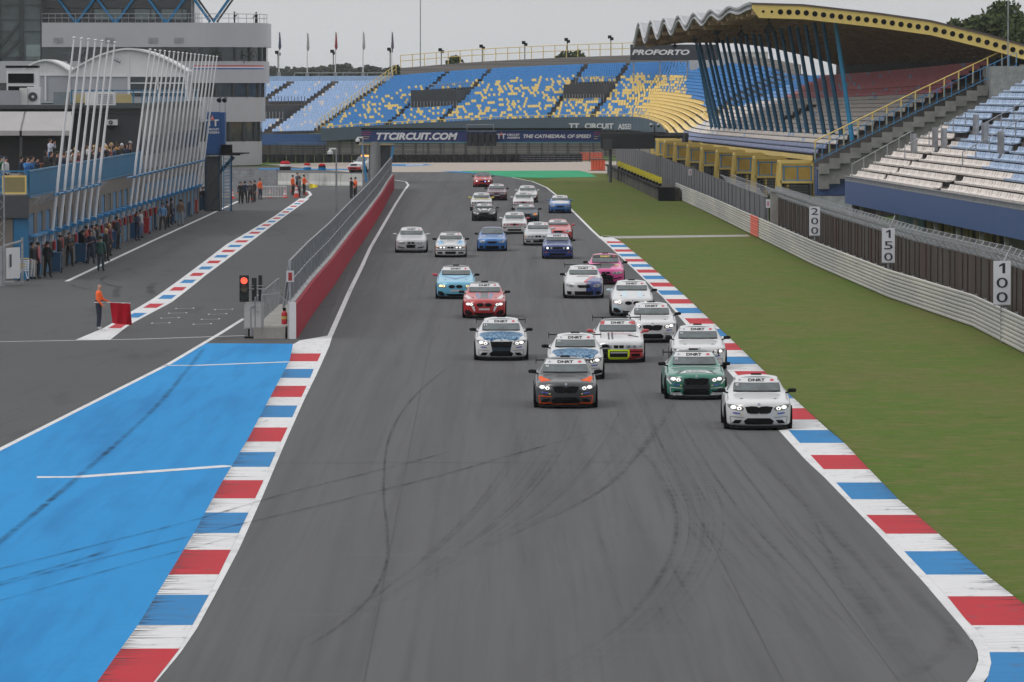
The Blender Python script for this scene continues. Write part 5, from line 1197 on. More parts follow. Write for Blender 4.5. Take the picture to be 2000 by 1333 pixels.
# traffic cones
cn = empty('traffic_cone', (0, 0, 0)); cone_r = mat('cone_orange', (.62, .05, .03), .5, var=0)
mb = MB(); mb.box(-.22, .22, -.22, .22, 0, .05); mb.lathe([(.16, .05), (.03, .75)], 10); mb.build('cone', cone_r, cn)
mb = MB(); mb.lathe([(.132, .25), (.098, .42)], 10, cap=False); mb.lathe([(.078, .5), (.052, .63)], 10, cap=False); mb.build('reflective_band', white_m, cn)
for i, (px, py, s, lab) in enumerate([(454, 389, 1, 'leftmost traffic cone beside the ladder'), (465, 379, 1, 'traffic cone behind the group, second from the left'), (503, 379, .8, 'small cone behind the man in the orange jacket'), (527, 387, 1.1, 'traffic cone between the orange jacketed man and the flag marshals'), (539, 376, 1.2, 'traffic cone in front of the low crowd barrier'), (557, 387, 1.1, 'traffic cone left of the tall cone'), (572, 375, 1.2, 'bright cone beside the leftmost orange marshal'), (579, 386, 1.4, 'tall cone beside the man in grey'), (596, 381, 1, 'cone at the tip of the painted pit band'), (493, 391, .9, 'cone in front of the dark clothed group')]):
    t = cn if i == 0 else dup(cn); g_ = gp(px, py); t.location = (g_.x, g_.y, 0); t.scale = (s, s, s); T(t, lab, 'traffic cone', 'traffic cones at the pit entry')
# ---------------- pit wall ----------------
WB = G([(577,662),(611,610),(651,557),(690,497),(717,458),(746.5,411),(758,388),(769,369)])
wr = noise_layers('pit_wall_red', (.36, .022, .045), [(.4, (1, .1, 1), .4, .7, (.30, .025, .045), .8), (3, (1, .3, .3), .6, .7, (.18, .02, .03), .5)], rough=.55)
Wp = resample([(v.x, v.y) for v in WB], 4.2); Wp = [Wp[0]+(Wp[0]-Wp[1])*.0]+Wp[1:]
pw = empty('pit_wall', (Wp[0].x, Wp[0].y, 0)); T(pw, 'long red painted pit wall with a white top edge', 'wall'); O_ = Wp[0]
mb = MB(); mb2 = MB(); mb3 = MB()
for a_, b_ in zip(Wp, Wp[1:]):
    a2, b2 = a_-O_, b_-O_
    mb.wall(a2, b2, 0, 1.30, .12); mb2.wall(a2-Vector((.18, 0)), b2-Vector((.18, 0)), 0, 1.36, .22)
mb.build('red_face', wr, pw); mb2.build('white_core', noise_layers('wall_white', (.52, .52, .52), [(2, (1, .2, 1), .5, .7, (.25, .25, .25), .7)]), pw)
mb = MB(); mb.box(-.22, .03, -.2, -.001, 0, 1.36); mb.build('end_cap', white_m, pw)
# mesh fence
fn = empty('debris_fence', (O_.x-.2, O_.y, 1.36)); T(fn, 'grey mesh fence standing along the top of the red pit wall', 'fence'); fh = 1.55
for i, p in enumerate(Wp[:100]):
    q = p-O_; mb = MB(); mb.box(-.035, .035, -.03, .03, 0, fh); o = mb.build('post', steel, fn); o.location = (q.x, q.y, 0)
mesh_m = bpy.data.materials.new('fence_mesh'); mesh_m.use_nodes = True; b = mesh_m.node_tree.nodes['Principled BSDF']; b.inputs['Base Color'].default_value = (.12, .14, .16, 1); b.inputs['Alpha'].default_value = .55; b.inputs['Roughness'].default_value = .5
mb = MB()
for a_, b_ in zip(Wp, Wp[1:]): a2, b2 = a_-O_, b_-O_; mb.wall(a2, b2, 0, fh-.02, .015)
mb.build('mesh', mesh_m, fn)
mb = MB()
for a_, b_ in zip(Wp, Wp[1:]):
    a2, b2 = Vector((*(a_-O_), 0)), Vector((*(b_-O_), 0))
    for z in (.02, .75, fh): mb.bar(a2+Vector((0, 0, z)), b2+Vector((0, 0, z)), .03, n=4)
    for f in (.25, .5, .75): c = a2.lerp(b2, f)+Vector((-.3, 0, 0)); mb.bar(c+Vector((0, 0, -.3)), c+Vector((.25, 0, fh)), .03, n=4)
mb.build('rail', steel, fn)
sgn = MB(); q = dp(570, 537, Wp[0].y+2)-Vector((O_.x-.2, O_.y, 1.36)); sgn.box(q.x-.12, q.x+.16, -.06, -.03, q.z-.2, q.z+.22); o = sgn.build('fence_sign', nw, fn); mb = MB(); mb.box(q.x-.05, q.x+.09, -.07, -.062, q.z-.15, q.z+.15); mb.build('red_figure', exr, o)
# platform with handrails behind the wall end
pf = empty('marshal_platform', (O_.x-1.5, O_.y, 0)); T(pf, 'low concrete marshal platform with grey handrails behind the pit wall end', 'platform')
mb = MB(); mb.box(-.05, 1.12, 0, 22, 0, .42); mb.build('slab', concrete, pf)
for i in range(12):
    mb = MB(); mb.bar((0, .1+i*1.9, .42), (0, .1+i*1.9, 1.52), .03, n=5); mb.bar((.0, .1+i*1.9, 1.0), (.16, .1+i*1.9, 1.0), .02, n=4); mb.build('post', steel, pf)
mb = MB(); mb.bar((0, .1, 1.52), (0, 21, 1.52), .03, n=5); mb.bar((0, .1, 1.0), (0, 21, 1.0), .022, n=5)
for k in range(40): mb.bar((0, .1+k*.52, .45), (0, .1+k*.52, 1.5), .012, n=4)
mb.build('handrail', steel, pf)
mb = MB(); mb.tube([(.25, -.05, .3), (.25, -.05, 1.62), (.85, -.05, 1.66), (1.15, -.05, 1.4)], .025, 5); mb.tube([(-.15, -.2, .1), (-.15, -.2, 1.15), (.0, .5, 1.2)], .035, 5); mb.build('hoop', steel, pf)
t = empty('fire_extinguisher', (O_.x-.42, O_.y+.3, .52)); mb = MB(); mb.lathe([(.10, 0), (.11, .05), (.11, .42), (.05, .5)], 10); mb.build('cylinder', mat('ext_red2', (.5, .02, .03), .4), t); mb = MB(); mb.box(-.06, .06, -.03, .03, .5, .62); mb.build('handle', blackm, t); mb = MB(); mb.lathe([(.112, .2), (.112, .3)], 10, cap=False); mb.build('label_band', mat('label_y', (.5, .4, .1)), t)
T(t, 'red fire extinguisher on the concrete marshal platform', 'fire extinguisher')
# control board and traffic light
cx = dp(500, 620, 205.5); t = empty('control_cabinet', (cx.x, 205.6, 0)); T(t, 'white and grey sign board on a stand below the traffic light', 'cabinet')
mb = MB(); mb.box(-.45, .28, -.15, .15, .35, 1.32); mb.build('housing', mat('cabinet_grey', (.40, .40, .41)), t)
mb = MB(); mb.box(-.41, .24, -.17, -.152, .39, 1.28); mb.build('panel', mat('cabinet_panel', (.50, .50, .50)), t)
mb = MB(); mb.box(-.42, .35, -.35, .35, 0, .06); mb.box(-.3, -.2, -.05, .05, .05, .35); mb.box(.1, .2, -.05, .05, .05, .35); mb.build('foot', blackm, t)
redl = mat('red_light', (1, .09, .045), .4, var=0, emit=1.6)
def tlight(px0, px1, py0, py1, Y, lab, lit):
    a_, b_ = dp(px0, py1, Y), dp(px1, py0, Y); w_, h_ = b_.x-a_.x, b_.z-a_.z
    t = empty('traffic_light', (a_.x+w_/2, Y, a_.z)); T(t, lab, 'traffic light', 'pit exit traffic lights')
    mb = MB(); mb.box(-w_/2, w_/2, -.1, .12, 0, h_); mb.build('housing', blk, t)
    if lit:
        for k, m in ((0, redl), (1, mat('amber_off', (.16, .11, .06), .3)), (2, mat('green_off', (.02, .025, .02), .3))):
            zc = h_*(.80-.30*k); mb = MB(); mb.bar((0, -.1, zc), (0, -.13, zc), w_*.36, n=20); mb.build('lamp', m, t)
            mb = MB(); pts = [(w_*.42*math.cos(a), w_*.42*math.sin(a)) for a in [math.pi*i/10 for i in range(11)]]; mb.strip([(x, -.1, zc+z) for x, z in pts], [(x, -.3, zc+z-.02) for x, z in pts]); mb.build('visor', blk, t)
    mb = MB(); mb.bar((0, .05, -a_.z+1.3 if lit else -.05), (0, .05, .0), .03); mb.build('bracket', steel, t); return t
tlight(468, 486, 538, 590, 205, 'traffic light showing a round red lamp above an unlit amber', True)
tlight(492, 501, 543, 588, 205.6, 'black signal housing seen edge on right of the red lamp', False)
tlight(505, 512, 538, 588, 206.4, 'rightmost black signal housing beside the handrail', False)
mb = MB(); a_ = dp(486, 565, 205.3); b_ = dp(516, 565, 206); mb.bar((0, 0, 0), b_-a_, .035); mb.bar((0, 0, .12), b_-a_+Vector((0, 0, .12)), .02); mb.bar(Vector((.9*(b_.x-a_.x), .3, .0)), Vector((.9*(b_.x-a_.x), .3, -a_.z+.42)), .04); mb.bar(Vector((-.15, 0, 0)), Vector((-.15, 0, -a_.z+1.3)), .03); o = mb.build('signal_arm', steel); o.location = a_; T(o, 'grey arm carrying the three signal housings', 'bracket')
# CCTV masts
def cctv(px, pyb, pyt, lab, armpx):
    g_ = gp(px, pyb); t = empty('camera_mast', (g_.x, g_.y, 0)); T(t, lab, 'camera mast', 'masts with dome cameras'); zt = dp(px, pyt, g_.y).z
    mb = MB(); mb.bar((0, 0, 0), (0, 0, zt), .085, .06, n=8); mb.build('pole', steel, t)
    k = armpx/FPX*g_.y; mb = MB(); mb.bar((0, 0, zt-.05), (k, 0, zt-.05), .06, n=6); mb.bar((k, 0, zt), (k, 0, zt-.15), .09, n=8); mb.build('arm', white_m, t)
    mb = MB(); mb.lathe([(.08, 0), (.2, -.08), (.2, -.28)], 12, (k, 0, zt-.15)); mb.build('camera_cap', white_m, t)
    mb = MB(); mb.lathe([(.19, -.28), (.16, -.42), (.06, -.5)], 12, (k, 0, zt-.15)); mb.build('camera_dome', blackm, t)
cctv(657, 420, 290, 'slim mast with a white dome camera in the paddock lane', -12)
cctv(709, 372, 268, 'slim mast with a dome camera beside the gantry leg', -10)
# gantry: pier, blue legs, control cabin
YG = 545.0; g0 = dp(706, 254, YG); g1 = dp(1174, 279, YG); Wg, Hg = g1.x-g0.x, g0.z-g1.z
gn = empty('sign_gantry', (g0.x, YG, 0)); T(gn, 'wide dark blue gantry sign across the track with start lights', 'gantry')
gnavy = noise_layers('gantry_blue', (.03, .06, .16), [(.3, (1, 1, .2), .35, .65, (.06, .05, .15), .7)], rough=.5)
zb = g1.z; mb = MB(); mb.box(0, Wg, -.15, .6, zb, zb+Hg); mb.build('sign_panel', gnavy, gn)
mb = MB(); mb.box(-.05, Wg+.05, -.25, .7, zb+Hg, zb+Hg+.18); mb.box(0, Wg, -.17, -.152, zb-.02, zb+.08, 1); mb.box(0, Wg, -.17, -.152, zb+Hg-.08, zb+Hg-.02, 1); mb.build('frame', [blackm, mat('teal_edge', (.05, .22, .25))], gn)
def gx(px): return (px-706)/468*Wg
def gtext(tx, x0, x1, h, dz=0, sh=.0, b=.02): sign_text(tx, ((gx(x0)+gx(x1))/2, -.17, zb+Hg/2+dz), gx(x1)-gx(x0), h, lw, gn, bold=b, shear=sh)
gtext('TTCIRCUIT.COM', 735, 894, .72, 0, .25, .045); gtext('TT', 970, 988, .5, 0, 0, .03); gtext('CIRCUIT', 990, 1015, .2, .14, 0, .03); gtext('ASSEN', 990, 1015, .2, -.14, 0, .03); gtext('THE CATHEDRAL OF SPEED', 1022, 1154, .36, 0, .25, .035)
for k, c in enumerate([(.35, .04, .10), (.25, .05, .10), (.30, .25, .15), (.35, .28, .2)]):
    for x0, x1 in ((706, 726), (1160, 1173)): mb = MB(); mb.box(gx(x0), gx(x1)-k*.1, -.175, -.155, zb+Hg*(.78-.17*k), zb+Hg*(.84-.17*k)); mb.build('stripe', mat('stripe%d' % k, c, var=0), gn)
mb = MB(); mb.lathe([(.001, -.2), (.12, .0), (.001, .35)], 8, (gx(979), -.22, zb+Hg*.6)); mb.build('emblem', mat('emblem_red', (.4, .1, .1)), gn)
# start lights
for k in range(5):
    x = gx(918+k*11.5)
    mb = MB(); mb.box(x-.26, x+.26, -.6, -.3, zb-.32, zb+.95); o = mb.build('start_light', blk, gn)
    for j in range(4): m1 = MB(); m1.bar((x, -.6, zb-.15+j*.3), (x, -.66, zb-.15+j*.3), .12, n=12); m1.build('lamp', mat('lamp_off', (.03, .04, .05), .2), o)
mb = MB(); mb.box(gx(912), gx(970), -.5, -.4, zb+1.1, zb+1.16); mb.bar((gx(912), -.4, zb+Hg), (gx(912), -.4, zb+Hg+.5), .04); mb.bar((gx(964), -.4, zb+Hg), (gx(964), -.4, zb+Hg+.5), .04); mb.bar((gx(912), -.4, zb+Hg+.5), (gx(964), -.4, zb+Hg+.5), .03); mb.build('light_bracket', steel, gn)
# left leg
pier = mat('pier_concrete', (.20, .205, .21), .8, var=.15)
mb = MB(); x = gx(733); mb.lathe([(.52, 0), (.52, zb+.1)], 20, (x, .2, 0)); mb.build('pier', pier, gn)
mb = MB(); mb.beam((gx(716), .1, 0), (gx(706), .1, zb), .22, .22); mb.beam((gx(757), .1, 0), (gx(769), .1, zb), .22, .22); mb.build('brace', blue_m, gn)
mb = MB(); mb.box(gx(718), gx(758), .9, 3.2, 0.3, 1.3); mb.box(gx(720), gx(729), .8, 3.0, 0, zb); mb.build('cabin_base', pier, gn)
mb = MB(); mb.box(gx(740), gx(762), .8, 3.0, 1.3, zb-.05); mb.build('cabin_glass', mat('cabin_glass', (.05, .065, .07), .15, var=.3), gn)
mb = MB(); mb.box(gx(700), gx(770), -.1, 3.2, zb-.25, zb-.02); mb.build('cabin_soffit', mat('soffit_cream', (.40, .32, .2)), gn)
# right part: dark truss, screens and thick grey arm and column
yr = YG
def gz(py): return dp(1000, py, YG).z
mb = MB(); mb.box(gx(1173), gx(1278), -.3, .5, gz(291), gz(262)); mb.build('rear_screen', mat('screen_dark', (.02, .022, .026), .4), gn)
mb = MB(); mb.box(gx(1178), gx(1196), -.6, -.3, gz(293), gz(272)); mb.box(gx(1173), gx(1300), -.2, .3, gz(262), gz(258)); mb.build('screen_frame', dark_grey, gn)
mb = MB(); mb.bar((gx(1170), .1, gz(265)), (gx(1345), .1, gz(265)), .28, n=14); mb.build('tube_beam', mat('tube_grey', (.085, .09, .10), .45, .3), gn)
gc = dp(1337, 330, 520); mb = MB(); mb.bar((gx(1338), .1, 0), (gx(1338), .1, gz(262)), .34, n=16); mb.bar((gx(1192), .1, 0), (gx(1192), .1, gz(262)), .16, n=10); mb.bar((gx(1278), .1, gz(291)), (gx(1278), .1, gz(245)), .08, n=8); mb.build('column', mat('tube_grey', (.085, .09, .10)), gn)
for px in (1272, 1286):
    mb = MB(); mb.lathe([(.06, .2), (.16, .12), (.16, 0)], 10, (gx(px), -.1, gz(245))); o = mb.build('dome_camera', white_m, gn); mb = MB(); mb.lathe([(.15, 0), (.12, -.12), (.04, -.2)], 10, (gx(px), -.1, gz(245))); mb.build('camera_dome', blackm, o)
# =================== FAR SCENERY ===================
leafm = noise_layers('foliage', (.055, .075, .025), [(1.5, (1, 1, 1), .4, .65, (.03, .045, .016), .9)], rough=.9, bump=0)
leafd = noise_layers('foliage_dark', (.035, .05, .022), [(1.5, (1, 1, 1), .4, .65, (.02, .032, .015), .9)], rough=.9, bump=0)
bark = mat('bark', (.07, .055, .04), .9)
def crown_mesh(seed, H, Rr, n, leaf, base=.25, kind='round', lean=.5):
    rn = random.Random(seed); mb = MB(); cl = []
    if kind == 'conifer':
        for i in range(n//10):
            z = H*(.15+.85*rn.random()); rr = Rr*(1-(z/H-.1))*1.0*rn.uniform(.5, 1); a = rn.uniform(0, 6.28); cl.append((Vector((rr*math.cos(a), rr*math.sin(a), z)), Rr*.22))
        cl.append((Vector((0, 0, H*.97)), Rr*.1))
    else:
        for i in range(26):
            a = rn.uniform(0, 6.28); u = rn.uniform(-.8, 1); rr = math.sqrt(max(0, 1-u*u))*rn.uniform(.35, .95); zc = H*(base+(1-base)/2); cl.append((Vector((Rr*rr*math.cos(a), Rr*rr*math.sin(a), zc+u*H*(1-base)/2*.92)), Rr*rn.uniform(.2, .36)))
    for i in range(n):
        c, r = rn.choice(cl); d = Vector((rn.gauss(0, 1), rn.gauss(0, 1), rn.gauss(0, .8))).normalized()*r*rn.uniform(.5, 1.1); p = c+d
        a = Vector((rn.gauss(0, 1), rn.gauss(0, 1), rn.gauss(0, 1))).normalized(); b = a.orthogonal().normalized(); s = leaf*rn.uniform(.5, 1.4)
        mb.add([p+a*s, p+b*s*.8, p-a*s, p-b*s*.8], [(0, 1, 2, 3)])
    return mb, cl
def tree(name, loc, H, Rr, n, leaf, seed, label, group, m, kind='round', base=.25):
    mb, cl = crown_mesh(seed, H, Rr, n, leaf, base, kind); t = empty(name, loc); T(t, label, 'tree', group); mb.build('crown', m, t)
    mb = MB(); mb.bar((0, 0, 0), (0, 0, H*.8), Rr*.07+.05, Rr*.02+.03, n=8)
    for c, r in cl[:9]: mb.bar((0, 0, H*.3), c, Rr*.03, Rr*.012, n=5)
    mb.build('trunk', bark, t); return t
rn = random.Random(11)
protos = {}
k = 0
for (x0, x1, yt, Y, cnt, kind) in [(500, 790, 133, 2250, 66, 'conifer'), (790, 870, 136, 2250, 16, 'conifer'), (870, 1230, 143, 2300, 40, 'conifer')]:
    for i in range(cnt):
        px = x0+(x1-x0)*(i+rn.uniform(.1, .9))/cnt; Yq = Y+rn.uniform(-60, 120); tp = yt+rn.uniform(-4, 7)-3*math.sin(px*.03); p = dp(px, tp, Yq); H = p.z
        v = k % 4; key = (kind, v)
        if key not in protos: t = tree('pine_tree', (p.x, Yq, 0), 16, 3.0, 700, .42, 50+v, 'x', None, leafd, 'conifer'); protos[key] = t
        else: t = dup(protos[key], (p.x, Yq, 0), rn.uniform(0, 6))
        s = H/16; t.scale = (s*1.6, s*1.6, s); T(t, 'hazy dark conifer in the tree line behind the far stands', 'tree', 'conifers of the far tree line'); k += 1
for (px, yt, wpx, Y, lab) in [(600, 136+8, 60, 960, 'dark broad tree behind the pale blue stand, left one'), (650, 146, 70, 960, 'dark broad tree behind the middle of the pale blue stand'), (714, 150, 90, 940, 'dark broad tree at the right of the pale blue stand'), (770, 128, 40, 900, 'tree left of the tall thin mast'), (840, 133, 60, 930, 'low tree behind the left end of the yellow top railing'), (890, 112, 60, 880, 'rounded tree behind the yellow top railing'), (1115, 98, 76, 900, 'rounded tree behind the yellow railing left of the black billboard'), (1175, 118, 60, 900, 'low shrubby tree next to the black billboard'), (570, 150, 50, 980, 'small dark tree beside the control tower')]:
    p = dp(px, yt, Y); t = tree('broad_tree', (p.x, Y, 0), p.z, wpx/2/FPX*Y*1.15, 2600, .33, int(px), lab, 'trees behind the far stands', leafd if Y > 930 else leafm, base=.3)
for (px, yt, wpx, Y, lab) in [(1965, 18, 190, 600, 'large dark tree above the right end of the stand roof'), (1870, 50, 110, 640, 'tree left of the largest tree behind the stand roof'), (2080, 5, 200, 590, 'tall tree cut by the right frame edge'), (1915, 38, 120, 620, 'tree filling the gap behind the stand roof'), (1990, 60, 160, 560, 'lower tree just behind the right end of the roof')]:
    p = dp(px, yt, Y); t = tree('broad_tree', (p.x, Y, 0), p.z, wpx/2/FPX*Y*1.1, 9000, .26, int(px)+3, lab, 'trees behind the roofed stand', leafm, base=.25)
# flagpoles with furled flags and floodlight masts behind the stands
fl = [(.05, .06, .12), (.3, .3, .3), (.25, .03, .04), (.35, .35, .36), (.10, .08, .12)]
for i, px in enumerate((545, 600, 655, 709, 765)):
    Y = 780; b_ = dp(px, 158, Y); tz = dp(px, 62 if i != 1 else 64, Y); t = empty('flagpole', (b_.x, Y, b_.z-4)); T(t, f'distant white flagpole with a furled flag, {ORD[i]} from the left behind the pale blue stand', 'flagpole', 'flagpoles behind the pale blue stand')
    h = tz.z-b_.z+4; mb = MB(); mb.bar((0, 0, 0), (0, 0, h), .11, .05, n=6); mb.build('pole', white_m, t)
    mb = MB(); mb.lathe([(.05, h-.1), (.14, h-1), (.22, h-2.2), (.05, h-2.6)], 6, (.12, 0, 0)); mb.build('flag', mat('flag%d' % i, fl[i]), t)
    mb = MB(); z = dp(px, 147, Y).z-b_.z+4; mb.box(-.25, .25, -.2, .2, 0, z+.4); mb.build('base', steel, t)
mb = MB(); a_, b_ = dp(575, 143, 776), dp(765, 143, 776); mb.bar((0, 0, 0), b_-a_, .06); mb.bar((0, 0, -.9), b_-a_-Vector((0, 0, .9)), .05)
for k in range(5): mb.bar((k*(b_.x-a_.x)/4, 0, -1.8), (k*(b_.x-a_.x)/4, 0, 0), .07)
o = mb.build('railing', steel); o.location = a_; T(o, 'grey back railing on top of the pale blue stand', 'railing')
for i, (px, yb, yt) in enumerate([(543, 160, 103), (651, 160, 101), (762, 150, 97), (862, 150, 98), (942, 145, 91), (1025, 140, 84), (1108, 135, 78), (1193, 130, 73)]):
    Y = 790; b_ = dp(px, yb, Y); h = dp(px, yt, Y).z-b_.z+3; t = empty('floodlight_mast', (b_.x, Y, b_.z-3)); T(t, f'thin floodlight mast behind the far stands, {ORD[i]} from the left', 'floodlight mast', 'floodlight masts behind the far stands')
    mb = MB(); mb.bar((0, 0, 0), (0, 0, h), .07, n=6); mb.build('pole', dark_grey, t)
    mb = MB(); mb.box(-.42, .1, -.3, .2, h-.2, h+.25); mb.box(-.1, .38, -.3, .2, h-.45, h-.02); mb.build('lamp_head', blackm, t)
b_ = dp(821, 140, 850); mb = MB(); mb.bar((0, 0, 0), (0, 0, 40), .10, .06, n=6)
for k in range(9): mb.box(-.14, .14, -.05, .05, 4+k*4, 4.1+k*4)
o = mb.build('radio_mast', steel); o.location = (b_.x, 850, 0); T(o, 'very tall thin radio mast rising above the far stands', 'mast')

# thin autumn haze
mb = MB(); mb.box(-1000, 1000, -70, 2700, -1.2, 60); o = mb.build('haze', []); o.data.materials.clear()
hz = bpy.data.materials.new('haze_air'); hz.use_nodes = True; hn = hz.node_tree.nodes; hn.remove(hn['Principled BSDF'])
pv = hn.new('ShaderNodeVolumePrincipled'); pv.inputs['Density'].default_value = .00006; pv.inputs['Color'].default_value = (.93, .96, 1, 1); pv.inputs['Anisotropy'].default_value = .2
hz.node_tree.links.new(pv.outputs[0], hn['Material Output'].inputs['Volume']); o.data.materials.append(hz); o['kind'] = 'stuff'
# =================== CARS ===================
def paintc(name, c, rough=.28, coat=.6): return mat('paint_'+name, c, rough, 0, 0, coat=coat)
GLASS = mat('car_glass', (.06, .08, .088), .14, 0, var=.5, scale=2.2, spec=.9)
TYRE = rubber; RIM = mat('rim_dark', (.05, .05, .055), .4, .6, 0)
LAMP = mat('headlamp_lit', (1, .98, .92), .3, 0, 0, emit=.75); LAMPY = mat('headlamp_yellow', (1, .86, .45), .3, 0, 0, emit=.8); LENS = mat('headlamp_lens', (.30, .32, .34), .1, 0, 0, coat=1); LHOUS = mat('headlamp_housing', (.10, .105, .11), .2, 0, 0, coat=1)
AMBER = mat('amber', (.7, .22, .03), .4, 0, 0); BAN = mat('banner_white', (.60, .60, .61), .4, 0, 0); INK = mat('banner_ink', (.01, .01, .012), .5, 0, 0); PINKR = mat('sticker_red', (.55, .06, .10), .5, 0, 0)
def hexes(kind):
    """profile stations for a half body: y, zb, w, zmid, zbelt, ib(x,z), re(x,z), rm(x,z), zc, bow"""
    D = dict(
      coupe=dict(L=4.46, W=.925, H=1.405, noseH=.66, hood=.85, cowl=.95, cowlY=1.50, roofY=2.12, roofW=.57, rearY=3.25, deckY=3.98, deckH=1.02, bow=.42, belt=.90, box=0),
      hatch=dict(L=4.33, W=.885, H=1.42, noseH=.65, hood=.86, cowl=1.0, cowlY=1.32, roofY=1.98, roofW=.58, rearY=3.7, deckY=4.1, deckH=1.08, bow=.38, belt=.93, box=0),
      sedan=dict(L=4.50, W=.90, H=1.42, noseH=.64, hood=.84, cowl=.98, cowlY=1.45, roofY=2.05, roofW=.57, rearY=3.3, deckY=3.95, deckH=1.05, bow=.36, belt=.92, box=.3),
      boxy=dict(L=4.43, W=.86, H=1.37, noseH=.62, hood=.82, cowl=.94, cowlY=1.42, roofY=2.0, roofW=.56, rearY=3.2, deckY=3.8, deckH=1.0, bow=.20, belt=.88, box=.7),
      old=dict(L=4.32, W=.83, H=1.36, noseH=.66, hood=.84, cowl=.93, cowlY=1.42, roofY=1.95, roofW=.555, rearY=3.15, deckY=3.7, deckH=1.0, bow=.10, belt=.88, box=1),
      roadster=dict(L=4.3, W=.89, H=1.27, noseH=.52, hood=.78, cowl=.90, cowlY=1.55, roofY=2.05, roofW=.50, rearY=2.95, deckY=3.7, deckH=.92, bow=.42, belt=.82, box=0),
      pickup=dict(L=5.2, W=.93, H=1.80, noseH=.80, hood=1.10, cowl=1.22, cowlY=1.35, roofY=1.95, roofW=.64, rearY=3.2, deckY=3.5, deckH=1.12, bow=.25, belt=1.15, box=.6))[kind]
    d = D; W, b = d['W'], d['box']; nh = d['noseH']; gz_ = .10 if kind != 'pickup' else .3; h = d['hood']; bw = d['bow']
    tw = W*(.80+.12*b)
    S_ = [
     (0.00, gz_+.10, W*(.70+.22*b), .36, nh-.10, (W*(.62+.25*b), nh-.05), (W*.46, nh-.02), (W*.22, nh), nh, bw*.8),
     (0.06, gz_+.0, W*(.90+.08*b), .40, nh, (W*(.80+.12*b), nh+.05), (W*.56, nh+.08), (W*.28, nh+.10), nh+.10, bw),
     (0.22, gz_, W*.97, .42, nh+.06, (W*(.86+.07*b), nh+.10), (W*.60, nh+.13), (W*.30, nh+.145), nh+.15, bw*.75),
     (0.75, gz_, W*1.0, .45, h-.10, (W*(.86+.05*b), h-.03), (W*.66, h-.01), (W*.33, h+.015), h+.02, bw*.25),
     (d['cowlY']-.06, gz_, W, .5, d['belt']-.06, (W*.86, d['cowl']-.06), (W*.78, d['cowl']-.05), (W*.40, d['cowl']-.01), d['cowl'], .22),
     (d['cowlY'], gz_, W, .5, d['belt']-.04, (W*.86, d['cowl']-.04), (W*.775, d['cowl']-.03), (W*.40, d['cowl']+.01), d['cowl']+.02, .22),
     (d['roofY'], gz_, W*.985, .5, d['belt'], (W*.87, d['belt']+.04), (d['roofW']+.02, d['H']-.085), (d['roofW']*.55, d['H']-.035), d['H']-.03, .13),
     (d['roofY']+.10, gz_, W*.985, .5, d['belt'], (W*.87, d['belt']+.045), (d['roofW']+.01, d['H']-.06), (d['roofW']*.55, d['H']-.01), d['H']-.005, .08),
     ((d['roofY']+d['rearY'])/2, gz_, W*.985, .5, d['belt']+.02, (W*.87, d['belt']+.06), (d['roofW'], d['H']-.05), (d['roofW']*.55, d['H']), d['H']+.005, 0),
     (d['rearY'], gz_, W, .5, d['belt']+.02, (W*.87, d['belt']+.07), (d['roofW']-.03, d['H']-.10), (d['roofW']*.5, d['H']-.05), d['H']-.045, -.05),
     (d['deckY'], gz_, W, .5, d['belt'], (W*.85, d['deckH']-.03), (W*.66, d['deckH']), (W*.33, d['deckH']+.01), d['deckH']+.02, -.15),
     (d['L']-.10, gz_+.05, W*.94, .5, d['belt']-.04, (W*.80, d['deckH']-.06), (W*.60, d['deckH']), (W*.3, d['deckH']+.02), d['deckH']+.02, -.15),
     (d['L'], gz_+.15, W*.82, .5, d['belt']-.14, (W*.70, d['deckH']-.16), (W*.52, d['deckH']-.12), (W*.26, d['deckH']-.10), d['deckH']-.10, -.15)]
    if kind in ('coupe', 'hatch', 'sedan'):      # flared front and rear arches
        S_ = [tuple(s) for s in S_]
    if kind == 'pickup':
        S_[9] = S_[9][:8]+(S_[9][8], 0); 
    return d, S_
CARM = {}
